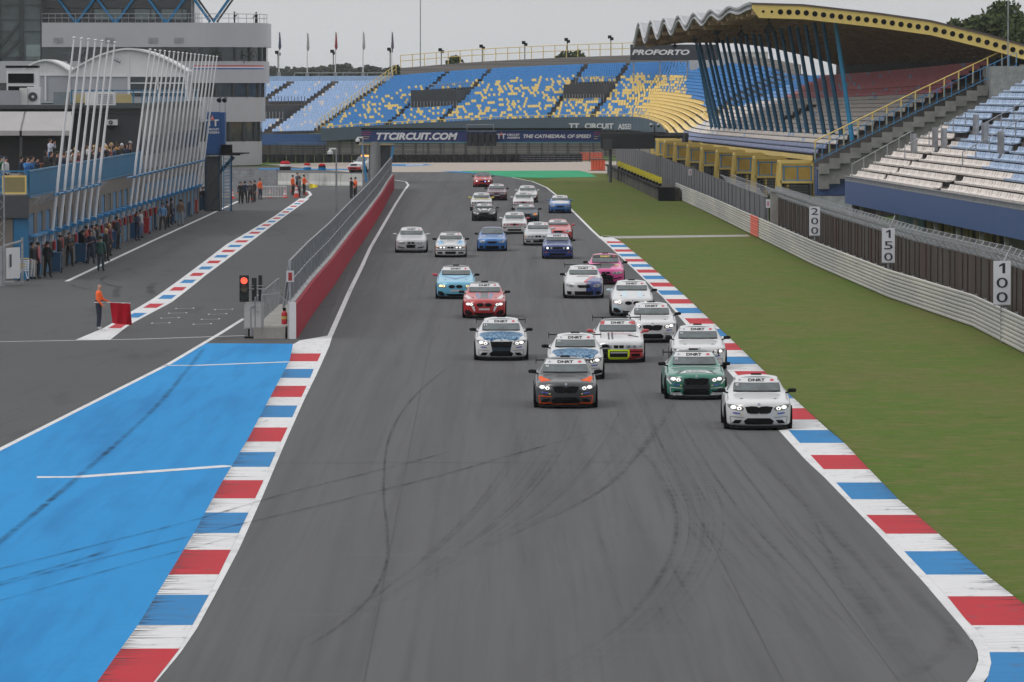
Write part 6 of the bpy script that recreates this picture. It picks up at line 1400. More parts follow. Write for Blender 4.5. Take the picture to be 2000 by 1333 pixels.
def car_body(kind):
    if kind in CARM: return CARM[kind]
    d, S_ = hexes(kind); bm = bmesh.new(); cl = bm.edges.layers.float.new('crease_edge'); rings = []
    for (y, zb, w_, zm, zbelt, ib, re, rm, zc, bow) in S_:
        pts = [(0, zb), (w_*.90, zb), (w_*.985, zb+.10), (w_, zm), (w_*.975, zbelt), ib, re, rm, (0, zc)]
        if 0.5 < y < 1.0 or d['deckY']-.7 < y < d['deckY']+.1: pass
        W = d['W']; R_ = [bm.verts.new((x, y+bow*(abs(x)/W)**2.2, z)) for x, z in pts]; Lf = [R_[0]]+[bm.verts.new((-v.co.x, v.co.y, v.co.z)) for v in R_[1:8]]+[R_[8]]
        rings.append((R_, Lf))
    gl = set()
    for k in range(len(rings)-1):
        for side in (0, 1):
            a, b = rings[k][side], rings[k+1][side]
            for j in range(8):
                vs = (a[j], b[j], b[j+1], a[j+1]) if side == 0 else (a[j+1], b[j+1], b[j], a[j])
                f = bm.faces.new(vs); mi = 0
                if k == 5 and j in (6, 7): mi = 1          # windscreen
                if k in (6, 7, 8) and j == 5 : mi = 2      # side windows
                if k == 9 and j in (6, 7) and kind != 'pickup': mi = 3
                if k in (6, 7, 8) and j in (6, 7): mi = 4  # roof
                if kind == 'roadster' and mi == 4: mi = 4
                f.material_index = mi
    for ring, flip in ((rings[0], False), (rings[-1], True)):
        for side in (0, 1):
            a = ring[side]
            for q in ((0, 1, 7, 8), (1, 2, 6, 7), (2, 3, 5, 6), (3, 4, 5)):
                vs = [a[i] for i in q]
                if (side == 0) == flip: vs.reverse()
                try: f = bm.faces.new(vs); f.material_index = 0
                except ValueError: pass
    bmesh.ops.recalc_face_normals(bm, faces=bm.faces)
    for e in bm.edges:
        ms = {f.material_index for f in e.link_faces}
        if len(ms) > 1: e[cl] = .75
    me = bpy.data.meshes.new('cage'); bm.to_mesh(me); bm.free(); o = bpy.data.objects.new('cage', me); col.objects.link(o)
    m = o.modifiers.new('s', 'SUBSURF'); m.levels = 3; m.render_levels = 3
    r = .325 if kind != 'pickup' else .38; wy = [.86, d['L']-.98] if kind != 'pickup' else [.95, 4.1]
    cb = bmesh.new()
    for y in wy:
        for s in (-1, 1):
            M_ = Matrix.Translation((s*(d['W']-.02), y, r)) @ Matrix.Rotation(math.pi/2, 4, 'Y')
            bmesh.ops.create_cone(cb, cap_ends=True, segments=28, radius1=r+.055, radius2=r+.055, depth=.56, matrix=M_)
    cm = bpy.data.meshes.new('cut'); cb.to_mesh(cm); cb.free(); co_ = bpy.data.objects.new('cut', cm); col.objects.link(co_)
    for mm in range(6): cm.materials.append(blackm); me.materials.append(blackm)
    for p in cm.polygons: p.material_index = 5
    bo_ = o.modifiers.new('b', 'BOOLEAN'); bo_.object = co_; bo_.operation = 'DIFFERENCE'; bo_.solver = 'EXACT'
    bpy.context.view_layer.update()
    ev = bpy.data.meshes.new_from_object(o.evaluated_get(bpy.context.evaluated_depsgraph_get()))
    bpy.data.objects.remove(o); bpy.data.objects.remove(co_)
    parts = {}
    bmf = bmesh.new(); bmf.from_mesh(ev); bvh = BVHTree.FromBMesh(bmf); bmf.free()
    for key, idx in (('body', (0, 5)), ('windscreen', (1,)), ('side_window', (2,)), ('rear_window', (3,)), ('roof', (4,))):
        used = {}; vs = []; fs = []; mi = []
        for p in ev.polygons:
            if p.material_index in idx:
                f = []
                for v in p.vertices:
                    if v not in used: used[v] = len(vs); vs.append(tuple(ev.vertices[v].co))
                    f.append(used[v])
                fs.append(f); mi.append(1 if p.material_index == 5 else 0)
        if not fs: continue
        m2 = bpy.data.meshes.new(key); m2.from_pydata(vs, [], fs); m2.materials.append(None); m2.materials.append(blackm if False else rubber)
        m2.polygons.foreach_set('material_index', mi); m2.polygons.foreach_set('use_smooth', [not i for i in mi]); m2.update(); parts[key] = m2
    CARM[kind] = (d, parts, bvh, r, wy); return CARM[kind]
def proj_patch(bvh, polys, axis='f', off=.006, step=.05, thick=.02):
    """polygon(s) in front view (x,z) or top view (x,y), draped on the body; returns MB"""
    mb = MB()
    for poly in polys:
        bm = bmesh.new(); vs = [bm.verts.new((p[0], p[1], 0)) for p in poly]
        es = [bm.edges.new((vs[i], vs[(i+1) % len(vs)])) for i in range(len(vs))]
        bmesh.ops.triangle_fill(bm, edges=es, use_beauty=True)
        xs = [p[0] for p in poly]; ys_ = [p[1] for p in poly]
        for lo, hi, n in ((min(xs), max(xs), (1, 0, 0)), (min(ys_), max(ys_), (0, 1, 0))):
            k = lo+step
            while k < hi-1e-4:
                bmesh.ops.bisect_plane(bm, geom=bm.verts[:]+bm.edges[:]+bm.faces[:], plane_co=(k*n[0], k*n[1], 0), plane_no=n); k += step
        pos = []
        for v in bm.verts:
            if axis == 'f': hit = bvh.ray_cast(Vector((v.co.x, -3, v.co.y)), Vector((0, 1, 0)))
            elif axis == 't': hit = bvh.ray_cast(Vector((v.co.x, v.co.y, 4)), Vector((0, 0, -1)))
            else: hit = bvh.ray_cast(Vector((3*axis, v.co.x, v.co.y)), Vector((-axis, 0, 0)))
            p, nn = hit[0], hit[1]
            if p is None: p = bvh.find_nearest(Vector((v.co.x, .4, v.co.y)) if axis == 'f' else Vector((v.co.x, v.co.y, 1)))[0]; nn = Vector((0, -1, 0))
            if nn.dot({'f': Vector((0, -1, 0)), 't': Vector((0, 0, 1))}.get(axis, Vector((axis if not isinstance(axis, str) else 1, 0, 0)))) < 0: nn = -nn
            pos.append(p+nn*off)
        bm.verts.index_update(); fs = []
        for f in bm.faces:
            ids = [v.index for v in f.verts]; a, b, c = pos[ids[0]], pos[ids[1]], pos[ids[2]]; n_ = (b-a).cross(c-a)
            fs.append(tuple(ids) if n_.dot(Vector((0, -1, 0.3) if axis == 'f' else (0, 0, 1))) > 0 else tuple(reversed(ids)))
        k0 = len(pos); mb.add(pos, fs)
        bm.free()
    return mb
def mir(p): return [(-x, y) for x, y in p][::-1]
def ell(cx, cy, rx, ry, n=14): return [(cx+rx*math.cos(2*math.pi*i/n), cy+ry*math.sin(2*math.pi*i/n)) for i in range(n)]
def drape_text(bvh, txt, cx, cz, wd, ht, off, axis='f', bold=.03, flipx=True):
    vs, fs = text_mesh(txt, wd, ht, bold); mb = MB(); P = []
    for x, y, _ in vs:
        if axis == 'f': hit = bvh.ray_cast(Vector((cx+x, -3, cz+y)), Vector((0, 1, 0)))
        else: hit = bvh.ray_cast(Vector((cx+x, cz+y, 4)), Vector((0, 0, -1)))
        n_ = hit[1] if hit[0] is not None else Vector((0, -1, 0))
        if n_.y > 0 and axis == 'f': n_ = -n_
        P.append((hit[0] if hit[0] is not None else Vector((cx+x, 1, cz+y)))+n_*off)
    mb.add(P, fs); return mb
MISS = []
def make_car(px, py, kind, label, body, roof=None, scale=1.0, yaw=0, face='m2', lamps='lit', banner=('DNRT', BAN, INK), scoop=True, wing=False, mirror=None, stripes=(), intake=None, lip=None, extras=(), grille_frame=None, no=None, inner_lip=None, wheels_out=0):
    d, parts, bvh, r, wy = car_body(kind); g_ = gp(px, py)
    t = empty('race_car' if kind != 'pickup' else 'recovery_truck', (g_.x, g_.y, 0), R(yaw)); t.scale = (scale,)*3
    T(t, label, 'race car' if kind != 'pickup' else 'truck', 'race cars on the track' if kind != 'pickup' else None)
    W, H = d['W'], d['H']; nh = d['noseH']
    off0 = Vector((0, -.55, 0))      # ground point measured under the front tyres
    def add(name, mb_or_me, m, parent=t, smooth_=False):
        o = mb_or_me.build(name, m, parent, smooth_) if isinstance(mb_or_me, MB) else link(name, mb_or_me, parent)
        if not isinstance(mb_or_me, MB):
            o.material_slots[0].link = 'OBJECT'; o.material_slots[0].material = m
        if parent is t: o.location = off0
        return o
    add('body', parts['body'], body); add('windscreen', parts['windscreen'], GLASS); add('side_window', parts['side_window'], GLASS)
    if 'rear_window' in parts: add('rear_window', parts['rear_window'], GLASS)
    add('roof', parts['roof'], roof or body)
    F = lambda polys, m, name, off=.007, **k: add(name, proj_patch(bvh, polys, 'f', off, **k), m, smooth_=True)
    Tp = lambda polys, m, name, off=.006, **k: add(name, proj_patch(bvh, polys, 't', off, **k), m, smooth_=True)
    # wheels
    for y in wy:
        for s in (-1, 1):
            x = s*(W-.11+wheels_out); mb = MB(); n = 20; pr = [(r-.06, -.115), (r-.012, -.115), (r, -.08), (r, .08), (r-.012, .115), (r-.06, .115)]
            vs = [(x+a, y+q*math.cos(2*math.pi*i/n), r+q*math.sin(2*math.pi*i/n)) for q, a in pr for i in range(n)]
            mb.add(vs, [(k*n+i, k*n+(i+1) % n, (k+1)*n+(i+1) % n, (k+1)*n+i) for k in range(5) for i in range(n)]); w_ = add('wheel', mb, TYRE)
            mb = MB(); 
            for k in range(5):
                a = 2*math.pi*k/5; mb.beam((x+s*.07, y, r), (x+s*.07, y+(r-.06)*math.cos(a), r+(r-.06)*math.sin(a)), .06, .05)
            mb.bar((x-.1*s, y, r), (x+.02*s, y, r), r-.055, n=16); mb.build('rim', RIM, w_)
    # sill shadow panel / splitter
    mb = MB(); mb.prism([(-W*.86, .55), (-W*.78, .22), (-W*.50, .03), (W*.50, .03), (W*.78, .22), (W*.86, .55), (W*.6, .8), (-W*.6, .8)], .06 if kind != 'pickup' else .26, .105 if kind != 'pickup' else .32); add('splitter', mb, blackm)
    mb = MB(); mb.box(-W+.1, W-.1, .5, d['L']-.2, .07, .25); add('underbody', mb, blackm)
    # mirrors
    mm = mirror or blackm
    for s in (-1, 1):
        mb = MB(); c = Vector((s*(W+.045), d['cowlY']+.30, d['belt']+.10)); mb.lathe([(.0, -.055), (.07, -.05), (.092, 0), (.08, .045), (.0, .06)], 10, c); mb.v = [Vector((v.x+ (v.x-c.x)*.35, c.y+(v.y-c.y)*.7, v.z)) for v in mb.v]
        mb.bar(c+Vector((-s*.05, 0, -.03)), c+Vector((-s*.2, .02, -.08)), .025, n=5); add('mirror', mb, mm[0 if s < 0 else 1] if isinstance(mm, tuple) else mm, smooth_=True)
    # sun strip
    zt = H-.075; zb_ = H-.205; wt = d['roofW']*.98; wb_ = wt+.06
    if banner:
        add('sun_strip', proj_patch(bvh, [[(-wb_, zb_), (wb_, zb_), (wt*.97, zt), (-wt*.97, zt)]], 'f', .008, step=.08), banner[1], smooth_=True)
        add('lettering', drape_text(bvh, banner[0], .0, (zt+zb_)/2-.0, .46, .078, .014, bold=.05), banner[2])
        F([ell(.42, (zt+zb_)/2, .055, .03, 8)], PINKR, 'sticker', .015); 
        if kind == 'coupe': F([ell(-.46, (zt+zb_)/2, .035, .025, 8)], mat('sticker_grey', (.25, .3, .38)), 'sticker', .015)
        if no: add('race_number', drape_text(bvh, no, -wb_+.09, zb_-.055, .09, .06, .012, bold=.02), BAN)
    # windscreen edge trims and base (wipers)
    F([[(-W*.70, d['cowl']+.015), (W*.70, d['cowl']+.015), (W*.70, d['cowl']+.05), (-W*.70, d['cowl']+.05)]], blackm, 'wiper_trim', .004)
    # driver and cage hints behind the glass are drawn by real geometry: roll cage diagonal and seat
    if scoop:
        y0 = d['roofY']+.22; mb = MB(); z = H-.02; mb.add([(-.145, y0, z), (.145, y0, z), (.13, y0+.40, z+.0), (-.13, y0+.40, z+.0), (-.14, y0+.03, z+.055), (.14, y0+.03, z+.055), (.12, y0+.38, z+.03), (-.12, y0+.38, z+.03)], [(0,1,5,4),(1,2,6,5),(3,0,4,7),(2,3,7,6),(4,5,6,7)]); add('roof_scoop', mb, blackm)
    if wing:
        mb = MB(); z = H-.02 if wing is True else wing; y0 = d['L']-.35; mb.box(-W*.92, W*.92, y0, y0+.25, z, z+.03); mb.box(-W*.93, -W*.91, y0-.03, y0+.3, z-.1, z+.1); mb.box(W*.91, W*.93, y0-.03, y0+.3, z-.1, z+.1)
        mb.box(-.5, -.46, y0+.05, y0+.2, d['deckH'], z); mb.box(.46, .5, y0+.05, y0+.2, d['deckH'], z); add('rear_wing', mb, blackm)
    for (ax, polys, m, nm, o_) in stripes: (F if ax == 'f' else Tp)(polys, m, nm, o_)
    BK = intake or blackm; lm = {'lit': LAMP, 'yellow': LAMPY, 'off': LENS}[lamps]
    def lampset(housing, inner, rings=()):
        for s in (0, 1):
            f = (lambda p: p) if s else mir
            h_ = F([f(housing)], LHOUS if lamps != 'off' else LENS, 'headlight', .008)
            for p in inner: 
                o = F([f(p)], lm if lamps != 'off' else LHOUS, 'lens', .014); o.parent = h_; o.location = (0, 0, 0)
            for p in rings: 
                o = F([f(p)], LHOUS, 'projector', .018); o.parent = h_; o.location = (0, 0, 0)
    if face == 'm2':
        F([[(-.38, .635), (-.20, .66), (-.055, .65), (-.0, .62), (.055, .65), (.20, .66), (.38, .635), (.31, .48), (.22, .455), (.05, .455), (0, .475), (-.05, .455), (-.22, .455), (-.31, .48)]], blackm, 'kidney_grille', .012, step=.04)
        lampset([(.42, .55), (.50, .525), (.70, .555), (.82, .62), (.86, .705), (.68, .69), (.46, .645), (.40, .60)], [ell(.53, .595, .062, .046), ell(.68, .622, .075, .046)], [ell(.525, .59, .028, .026, 8), ell(.775, .665, .03, .02, 8)])
        F([[(-.41, .255), (-.30, .335), (.30, .335), (.41, .255), (.36, .165), (-.36, .165)]], BK, 'air_intake', .010)
        for s in (0, 1):
            f = (lambda p: p) if s else mir; F([f([(.47, .285), (.66, .285), (.60, .22), (.71, .18), (.50, .19), (.45, .22)][:3]+f([]) if False else [(.45, .285), (.64, .285), (.72, .19), (.53, .19)])], BK, 'air_intake', .010)
            F([f([(.40, .36), (.76, .385), (.78, .36), (.42, .34)])], mat('crease_grey', (.25, .25, .26), .4, 0, 0) if lip is None else lip, 'bumper_crease', .008)
            F([f([(.765, .37), (.785, .365), (.755, .17), (.735, .18)])], mat('crease_grey', (.25, .25, .26), .4, 0, 0) if lip is None else lip, 'bumper_crease', .008)
            F([f([(.50, .475), (.70, .495), (.70, .455), (.50, .435)])], mat('sticker_blue', (.10, .13, .42), .4, 0, 0), 'sticker', .009); F([f([(.44, .45), (.49, .455), (.49, .42), (.44, .415)])], mat('sticker_yellow', (.6, .55, .2), .4, 0, 0), 'sticker', .009)
        if lip: F([[(-.40, .155), (.40, .155), (.36, .125), (-.36, .125)], [(.40, .19), (.78, .175), (.74, .105), (.44, .105)], mir([(.40, .19), (.78, .175), (.74, .105), (.44, .105)])], lip, 'front_lip', .012)
        for s in (-1, 1): Tp([ell(s*.46, .62, .05, .035, 8)], blackm, 'hood_vent', .008)
        F([ell(0, .71, .04, .03, 10)], mat('roundel', (.25, .28, .34), .3, .3, 0), 'roundel', .010)
    elif face == 'one':
        F([ell(.165, .555, .145, .075, 18)], blackm, 'kidney_grille', .012); F([ell(-.165, .555, .145, .075, 18)], blackm, 'kidney_grille', .012)
        lampset([(.42, .52), (.56, .50), (.74, .54), (.78, .61), (.70, .645), (.50, .625), (.41, .58)], [ell(.52, .57, .07, .045), ell(.655, .585, .075, .048)], [ell(.525, .57, .028, .024, 8)])
        F([[(-.44, .27), (-.34, .235), (.34, .235), (.44, .27), (.36, .17), (.25, .14), (-.25, .14), (-.36, .17)]], BK, 'air_intake', .010)
        for s in (0, 1):
            f = (lambda p: p) if s else mir; F([f([(.47, .24), (.60, .34), (.76, .36), (.78, .20), (.62, .16), (.50, .18)])], BK, 'air_intake', .010)
        F([[(-.22, .42), (.22, .42), (.22, .345), (-.22, .345)]], mat('plate_white', (.5, .5, .52), .4, 0, 0), 'plate', .012)
        if lip: F([[(-.44, .16), (-.25, .125), (.25, .125), (.44, .16), (.44, .13), (.25, .095), (-.25, .095), (-.44, .13)]], lip, 'front_lip', .013)
        F([ell(0, .655, .035, .025, 10)], mat('roundel', (.25, .28, .34), .3, .3, 0), 'roundel', .010)
        for s in (-1, 1): Tp([ell(s*.46, .62, .05, .035, 8)], blackm, 'hood_vent', .008)
    elif face == 'boxk':     # 90s saloon: split kidneys, wide twin lamps, rubber strip
        kx = .085; G_ = [[(kx-.075, .60), (kx+.09, .60), (kx+.075, .50), (kx-.065, .50)]]
        F(G_+[mir(G_[0])], blackm, 'kidney_grille', .014)
        if grille_frame: F([[(-.20, .625), (.20, .625), (.18, .60), (-.18, .60)]], grille_frame, 'grille_frame', .010)
        lampset([(.22, .605), (.70, .60), (.74, .54), (.66, .495), (.24, .495)], [ell(.34, .55, .06, .042, 12), ell(.53, .55, .06, .042, 12)] if lamps == 'lit' else [ell(.34, .55, .055, .042, 12), ell(.53, .55, .055, .042, 12)])
        F([[(.72, .59), (.80, .57), (.80, .51), (.72, .51)], mir([(.72, .59), (.80, .57), (.80, .51), (.72, .51)])], AMBER if 'noamber' not in extras else LENS, 'indicator', .010)
        F([[(-.82, .40), (.82, .40), (.82, .37), (-.82, .37)]], blackm, 'bumper_strip', .010)
        F([[(-.30, .33), (.30, .33), (.28, .20), (-.28, .20)]], BK, 'air_intake', .010)
        for s in (0, 1): f = (lambda p: p) if s else mir; F([f([(.42, .31), (.72, .31), (.70, .22), (.44, .22)])], BK, 'air_intake', .010)
        F([[(-.24, .46), (.24, .46), (.24, .405), (-.24, .405)]], mat('plate_white', (.5, .5, .52), .4, 0, 0), 'plate', .012)
    elif face == 'e30':
        gm_ = mat('grille_red', (.28, .03, .04), .4, 0, 0) if 'redgrille' in extras else blackm
        F([[(-.70, .66), (.70, .66), (.70, .54), (-.70, .54)]], gm_ if 'redgrille' in extras else blackm, 'grille_panel', .008)
        F([[(-.09, .665), (.09, .665), (.075, .53), (-.075, .53)]], blackm, 'kidney_grille', .013)
        for x in (.34, .55):
            for s in (-1, 1): F([ell(s*x, .60, .062, .058, 14)], (LAMP if ('fogs' in extras and x == .55) else LENS), 'headlight', .014)
        F([[(-.78, .46), (.78, .46), (.78, .42), (-.78, .42)]], blackm, 'bumper_strip', .012)
        F([[(-.45, .32), (.45, .32), (.42, .20), (-.42, .20)]], BK, 'air_intake', .010)
        F([[(.56, .40), (.70, .40), (.70, .35), (.56, .35)], mir([(.56, .40), (.70, .40), (.70, .35), (.56, .35)])], mat('lamp_orange2', (.45, .1, .06), .4, 0, 0) if 'redgrille' not in extras else mat('grille_red', (.28, .03, .04)), 'indicator', .010)
    elif face == 'e90':
        F([[(.01, .62), (.21, .61), (.19, .52), (.03, .51)], mir([(.01, .62), (.21, .61), (.19, .52), (.03, .51)])], blackm, 'kidney_grille', .012)
        lampset([(.30, .525), (.62, .50), (.78, .55), (.80, .61), (.66, .625), (.30, .60)], [ell(.43, .56, .05, .035, 10), ell(.60, .56, .055, .038, 10)])
        F([[(-.26, .47), (.26, .47), (.24, .28), (-.24, .28)]], BK, 'air_intake', .010)
        for s in (0, 1): f = (lambda p: p) if s else mir; F([f([(.36, .31), (.74, .37), (.76, .32), (.38, .26)])], BK, 'air_intake', .010)
    elif face == 'round':    # hatchback or sports car with oval grille
        F([[(-.26, .60), (.26, .60), (.30, .55), (.20, .48), (-.20, .48), (-.30, .55)]], blackm, 'front_grille', .012)
        lampset([(.40, .52), (.60, .50), (.76, .56), (.78, .63), (.62, .64), (.46, .60)], [ell(.56, .57, .075, .05, 12)])
        F([[(-.42, .33), (.42, .33), (.38, .17), (-.38, .17)]], BK, 'air_intake', .010)
        for s in (0, 1): f = (lambda p: p) if s else mir; F([f([(.52, .32), (.74, .34), (.72, .19), (.56, .18)])], BK, 'air_intake', .010)
    elif face == 'truck':
        F([[(-.45, .98), (.45, .98), (.42, .78), (-.42, .78)]], blackm, 'front_grille', .012)
        lampset([(.50, .98), (.84, .96), (.84, .82), (.50, .82)], [ell(.66, .90, .09, .06, 12)])
        F([[(-.86, .66), (.86, .66), (.84, .36), (-.84, .36)]], mat('bumper_red', (.5, .03, .03), .5, 0, 0), 'bumper', .012); F([[(-.4, .58), (.4, .58), (.4, .44), (-.4, .44)]], blackm, 'air_intake', .02)
    return t, d, bvh, add, F, Tp
cW = paintc('white', (.56, .56, .57)); cK = paintc('black', (.012, .0125, .015), .4, .15); cGr = paintc('slate', (.035, .037, .041), .35, .4); cG = paintc('green', (.010, .16, .105)); cLB = paintc('light_blue', (.13, .42, .60))
cR = paintc('red', (.42, .020, .025)); cDB = paintc('dark_blue', (.018, .045, .19)); cSil = paintc('silver', (.42, .43, .45), .3); cB = paintc('blue', (.02, .12, .36)); cP = paintc('pink', (.62, .06, .26)); cMar = paintc('maroon', (.10, .03, .05)); cPale = paintc('pale_blue', (.46, .60, .68)); cTeal = paintc('dark_teal', (.012, .03, .045), .4, .15); cOr = mat('orange_wrap', (.75, .10, .015), .6, 0, 0, spec=.15); cYe = paintc('yellow', (.62, .52, .04)); cCamo = noise_layers('camo_blue', (.03, .13, .27), [(9, (1, 1, 1), .50, .53, (.012, .035, .09), .95), (14, (1, 1, 1), .53, .56, (.25, .42, .55), .9)], rough=.35); MC['camo_blue'] = cCamo
hoodp = lambda x0, x1, y0, y1: [(x0, y0), (x1, y0), (x1, y1), (x0, y1)]
# front rows
make_car(1481, 839, 'coupe', 'white race car leading the pack on the right beside the kerb', cW, no='827', yaw=-.5)
cg = make_car(1359, 780, 'coupe', 'green and black race car with white hood lettering behind the leading white car', cG, roof=cGr, no='55', wing=1.22, lip=mat('lip_white', (.5, .5, .52), .4, 0, 0), mirror=blackm, yaw=.5,
  stripes=[('t', [[(-.62, .32), (.62, .32), (.45, .62), (-.45, .62)]], cK, 'hood_panel', .005), ('t', [[(-.72, 1.40), (.72, 1.40), (.70, 1.33), (-.70, 1.33)]], BAN, 'hood_stripe', .007), ('f', [[(-.36, .64), (.36, .64), (.42, .30), (-.42, .30)]], cK, 'nose_panel', .005),
   ('f', [[(.84, .66), (.88, .60), (.76, .46), (.72, .47)], mir([(.84, .66), (.88, .60), (.76, .46), (.72, .47)])], BAN, 'cheek_stripe', .006), ('t', [[(-.50, .28), (.50, .28), (.28, .68), (-.28, .68)]], BAN, 'hood_decal', .009)])
t, d, bvh, add, F, Tp = cg; add('lettering', drape_text(bvh, 'EURECO', 0, .47, .60, .24, .014, axis='t', bold=.03), cG)
for s in (-1, 1): F([[(s*.46, .235), (s*.74, .215), (s*.64, .10), (s*.38, .10)]], BAN, 'corner_patch', .016)
for s in (-1, 1): Tp([[(s*.50, 2.35), (s*.34, 2.35), (s*.46, 2.6)]], BAN, 'roof_stripe', .006)
make_car(1365, 722, 'coupe', 'white race car half hidden behind the green one next to the kerb', cW, no='10', yaw=-.3)
make_car(1105, 797, 'coupe', 'dark grey race car with orange flashes and orange front lip', cGr, roof=cGr, no='90', lip=cOr, wing=1.2, mirror=(blackm, blackm),
  stripes=[('t', [[(.42, .35), (.72, .42), (.80, 1.25), (.72, 1.40), (.62, .95)], mir([(.42, .35), (.72, .42), (.80, 1.25), (.72, 1.40), (.62, .95)])], cOr, 'hood_flash', .005), ('t', [[(-.30, 1.0), (.30, 1.0), (.22, 1.28), (-.22, 1.28)]], cK, 'hood_scoop', .008)])
camo = [('t', [[(-.60, .24), (-.40, .07), (.40, .07), (.60, .24), (.76, 1.0), (.70, 1.42), (-.70, 1.42), (-.76, 1.0)]], cCamo, 'camouflage_hood', .005)]
nosed = [('f', [[(-.38, .66), (.38, .66), (.30, .30), (-.30, .30)]], cTeal, 'nose_panel', .005)]
make_car(1124, 741, 'coupe', 'white race car with blue camouflage hood partly behind the dark grey and orange one', cW, wing=1.25, no='71', stripes=camo+nosed, yaw=-.3)
make_car(979, 704, 'coupe', 'white race car with blue camouflage hood running alone on the left', cW, wing=1.22, no='11', stripes=camo+nosed, yaw=.4)
flu = mat('fluo_yellow', (.62, .80, .02), .4, 0, 0, emit=0)
cE = make_car(1208, 708, 'sedan', 'white race car with red mirrors and a fluorescent yellow front bumper frame', cW, roof=cGr, face='boxk', lamps='off', wing=1.36, scoop=False, mirror=cR, yaw=0, extras=('noamber',),
  stripes=[('f', [[(.28, .47), (.88, .47), (.88, .12), (.28, .12)]], cR, 'bumper_right', .006), ('f', [[(-.88, .48), (-.28, .48), (-.28, .12), (-.88, .12)]], cK, 'bumper_left', .006), ('t', [hoodp(-.36, -.30, .3, 1.42), hoodp(-.24, -.18, .3, 1.42)], cK, 'hood_stripe', .006), ('t', [ell(.42, 1.0, .10, .08, 10), ell(.60, .95, .10, .08, 10)], cK, 'hood_vent', .008)])
t, d, bvh, add, F, Tp = cE
F([[(-.36, .46), (.36, .46), (.36, .40), (-.36, .40)], [(-.36, .20), (.34, .20), (.30, .13), (-.32, .13)], [(-.36, .40), (-.30, .40), (-.30, .20), (-.36, .20)], [(.30, .40), (.36, .40), (.36, .20), (.30, .20)]], flu, 'bumper_frame', .018)
for s in (-1, 1): F([[(s*.44, 1.335), (s*.56, 1.335), (s*.60, 1.225), (s*.46, 1.225)]], cR, 'strip_end', .012)
add('lettering', drape_text(bvh, 'R. ADVOCATEN', .05, 1.2, .8, .10, .012, axis='t', bold=.02), PINKR)
make_car(1274, 669, 'coupe', 'plain white race car between the white and light blue one and the kerb', cW, no='10', yaw=-.2)
make_car(1235, 618, 'hatch', 'white race car with pale blue hood stripes near the kerb', cW, face='one', mirror=(cPale, blackm), lip=cPale, stripes=[('t', [hoodp(-.42, -.20, .25, 1.28), hoodp(.20, .42, .25, 1.28)], cPale, 'hood_stripe', .005), ('f', [[(-.86, .50), (-.46, .40), (-.44, .14), (-.86, .12)], mir([(-.86, .50), (-.46, .40), (-.44, .14), (-.86, .12)])], cPale, 'bumper_side', .005)])
make_car(1140, 583, 'hatch', 'white hatchback with a dark blue corner and a red slash', cW, face='round', lamps='off', scoop=False, wing=1.36,
  stripes=[('t', [[(.12, .05), (.86, .20), (.88, 1.1), (.45, 1.05)]], cDB, 'hood_corner', .005), ('t', [[(.0, .06), (.12, .05), (.45, 1.05), (.68, 1.3), (.30, 1.1)]], cR, 'hood_slash', .006), ('f', [[(.10, .66), (.88, .75), (.90, .10), (.10, .10)]], cDB, 'bumper_corner', .004), ('t', [hoodp(-.30, .25, 1.08, 1.16)], cK, 'hood_vent', .008)])
make_car(1183, 556, 'sedan', 'pink, black and pale yellow race car behind the white and blue hatchback', cP, face='e90', lamps='off', banner=('DNRT', cK, mat('strip_yellow', (.6, .45, .12), .5, 0, 0)), stripes=[('t', [[(-.78, .2), (.20, .2), (.30, .8), (.55, 1.42), (-.72, 1.42)]], cK, 'hood_panel', .005), ('t', [[(.50, 1.0), (.66, 1.2), (.6, 1.36), (.42, 1.2)]], mat('flash_yellow', (.65, .55, .2), .5, 0, 0), 'hood_flash', .007), ('f', [[(-.1, .36), (.36, .44), (.34, .16), (-.14, .14)]], cK, 'bumper_panel', .005), ('t', [[(-.56, 2.25), (-.36, 2.2), (-.42, 2.6)], [(.56, 2.25), (.36, 2.2), (.42, 2.6)]], mat('flash_yellow', (.65, .55, .2), .5, 0, 0), 'roof_flash', .006)])
make_car(946, 622, 'hatch', 'red race car with silver and dark blue stripes on the left', cR, roof=cGr, face='one', lip=mat('lip_silver', (.45, .45, .46), .3, 0, 0), mirror=blackm,
  stripes=[('t', [hoodp(-.16, .16, .3, 1.30)], cGr, 'hood_panel', .005), ('t', [[(.16, .3), (.27, .3), (.38, 1.25), (.22, 1.3)], mir([(.16, .3), (.27, .3), (.38, 1.25), (.22, 1.3)])], cDB, 'hood_stripe', .006), ('t', [[(.50, .42), (.66, .46), (.82, 1.22), (.72, 1.28)], mir([(.50, .42), (.66, .46), (.82, 1.22), (.72, 1.28)])], BAN, 'hood_side_stripe', .006), ('f', [[(.40, .50), (.52, .50), (.42, .30), (.36, .30)], mir([(.40, .50), (.52, .50), (.42, .30), (.36, .30)])], BAN, 'cheek_stripe', .006)])
make_car(890, 584, 'hatch', 'light blue race car with yellow headlights and a dark chevron on the hood', cLB, roof=cGr, face='one', lamps='yellow', mirror=(PINKR, blackm), stripes=[('t', [[(-.50, 1.25), (-.60, 1.30), (0, .55), (.60, 1.30), (.50, 1.25), (0, .80)]], cB, 'hood_chevron', .005)])
make_car(1089, 506, 'old', 'small dark blue saloon with two glowing round lamps', cDB, face='e30', scoop=False, extras=('fogs',))
make_car(1090, 470, 'roadster', 'red sports car half hidden behind the silver saloon', cR, face='round', lamps='off', scoop=False, mirror=cR)
make_car(1051, 480, 'boxy', 'silver boxy saloon beside the half hidden red sports car', cSil, face='boxk', lamps='off', scoop=False, mirror=cSil)
make_car(1005, 457, 'old', 'white old saloon with a dark red grille and white bumper', cW, face='e30', scoop=False, mirror=(cW, cR), extras=('redgrille',))
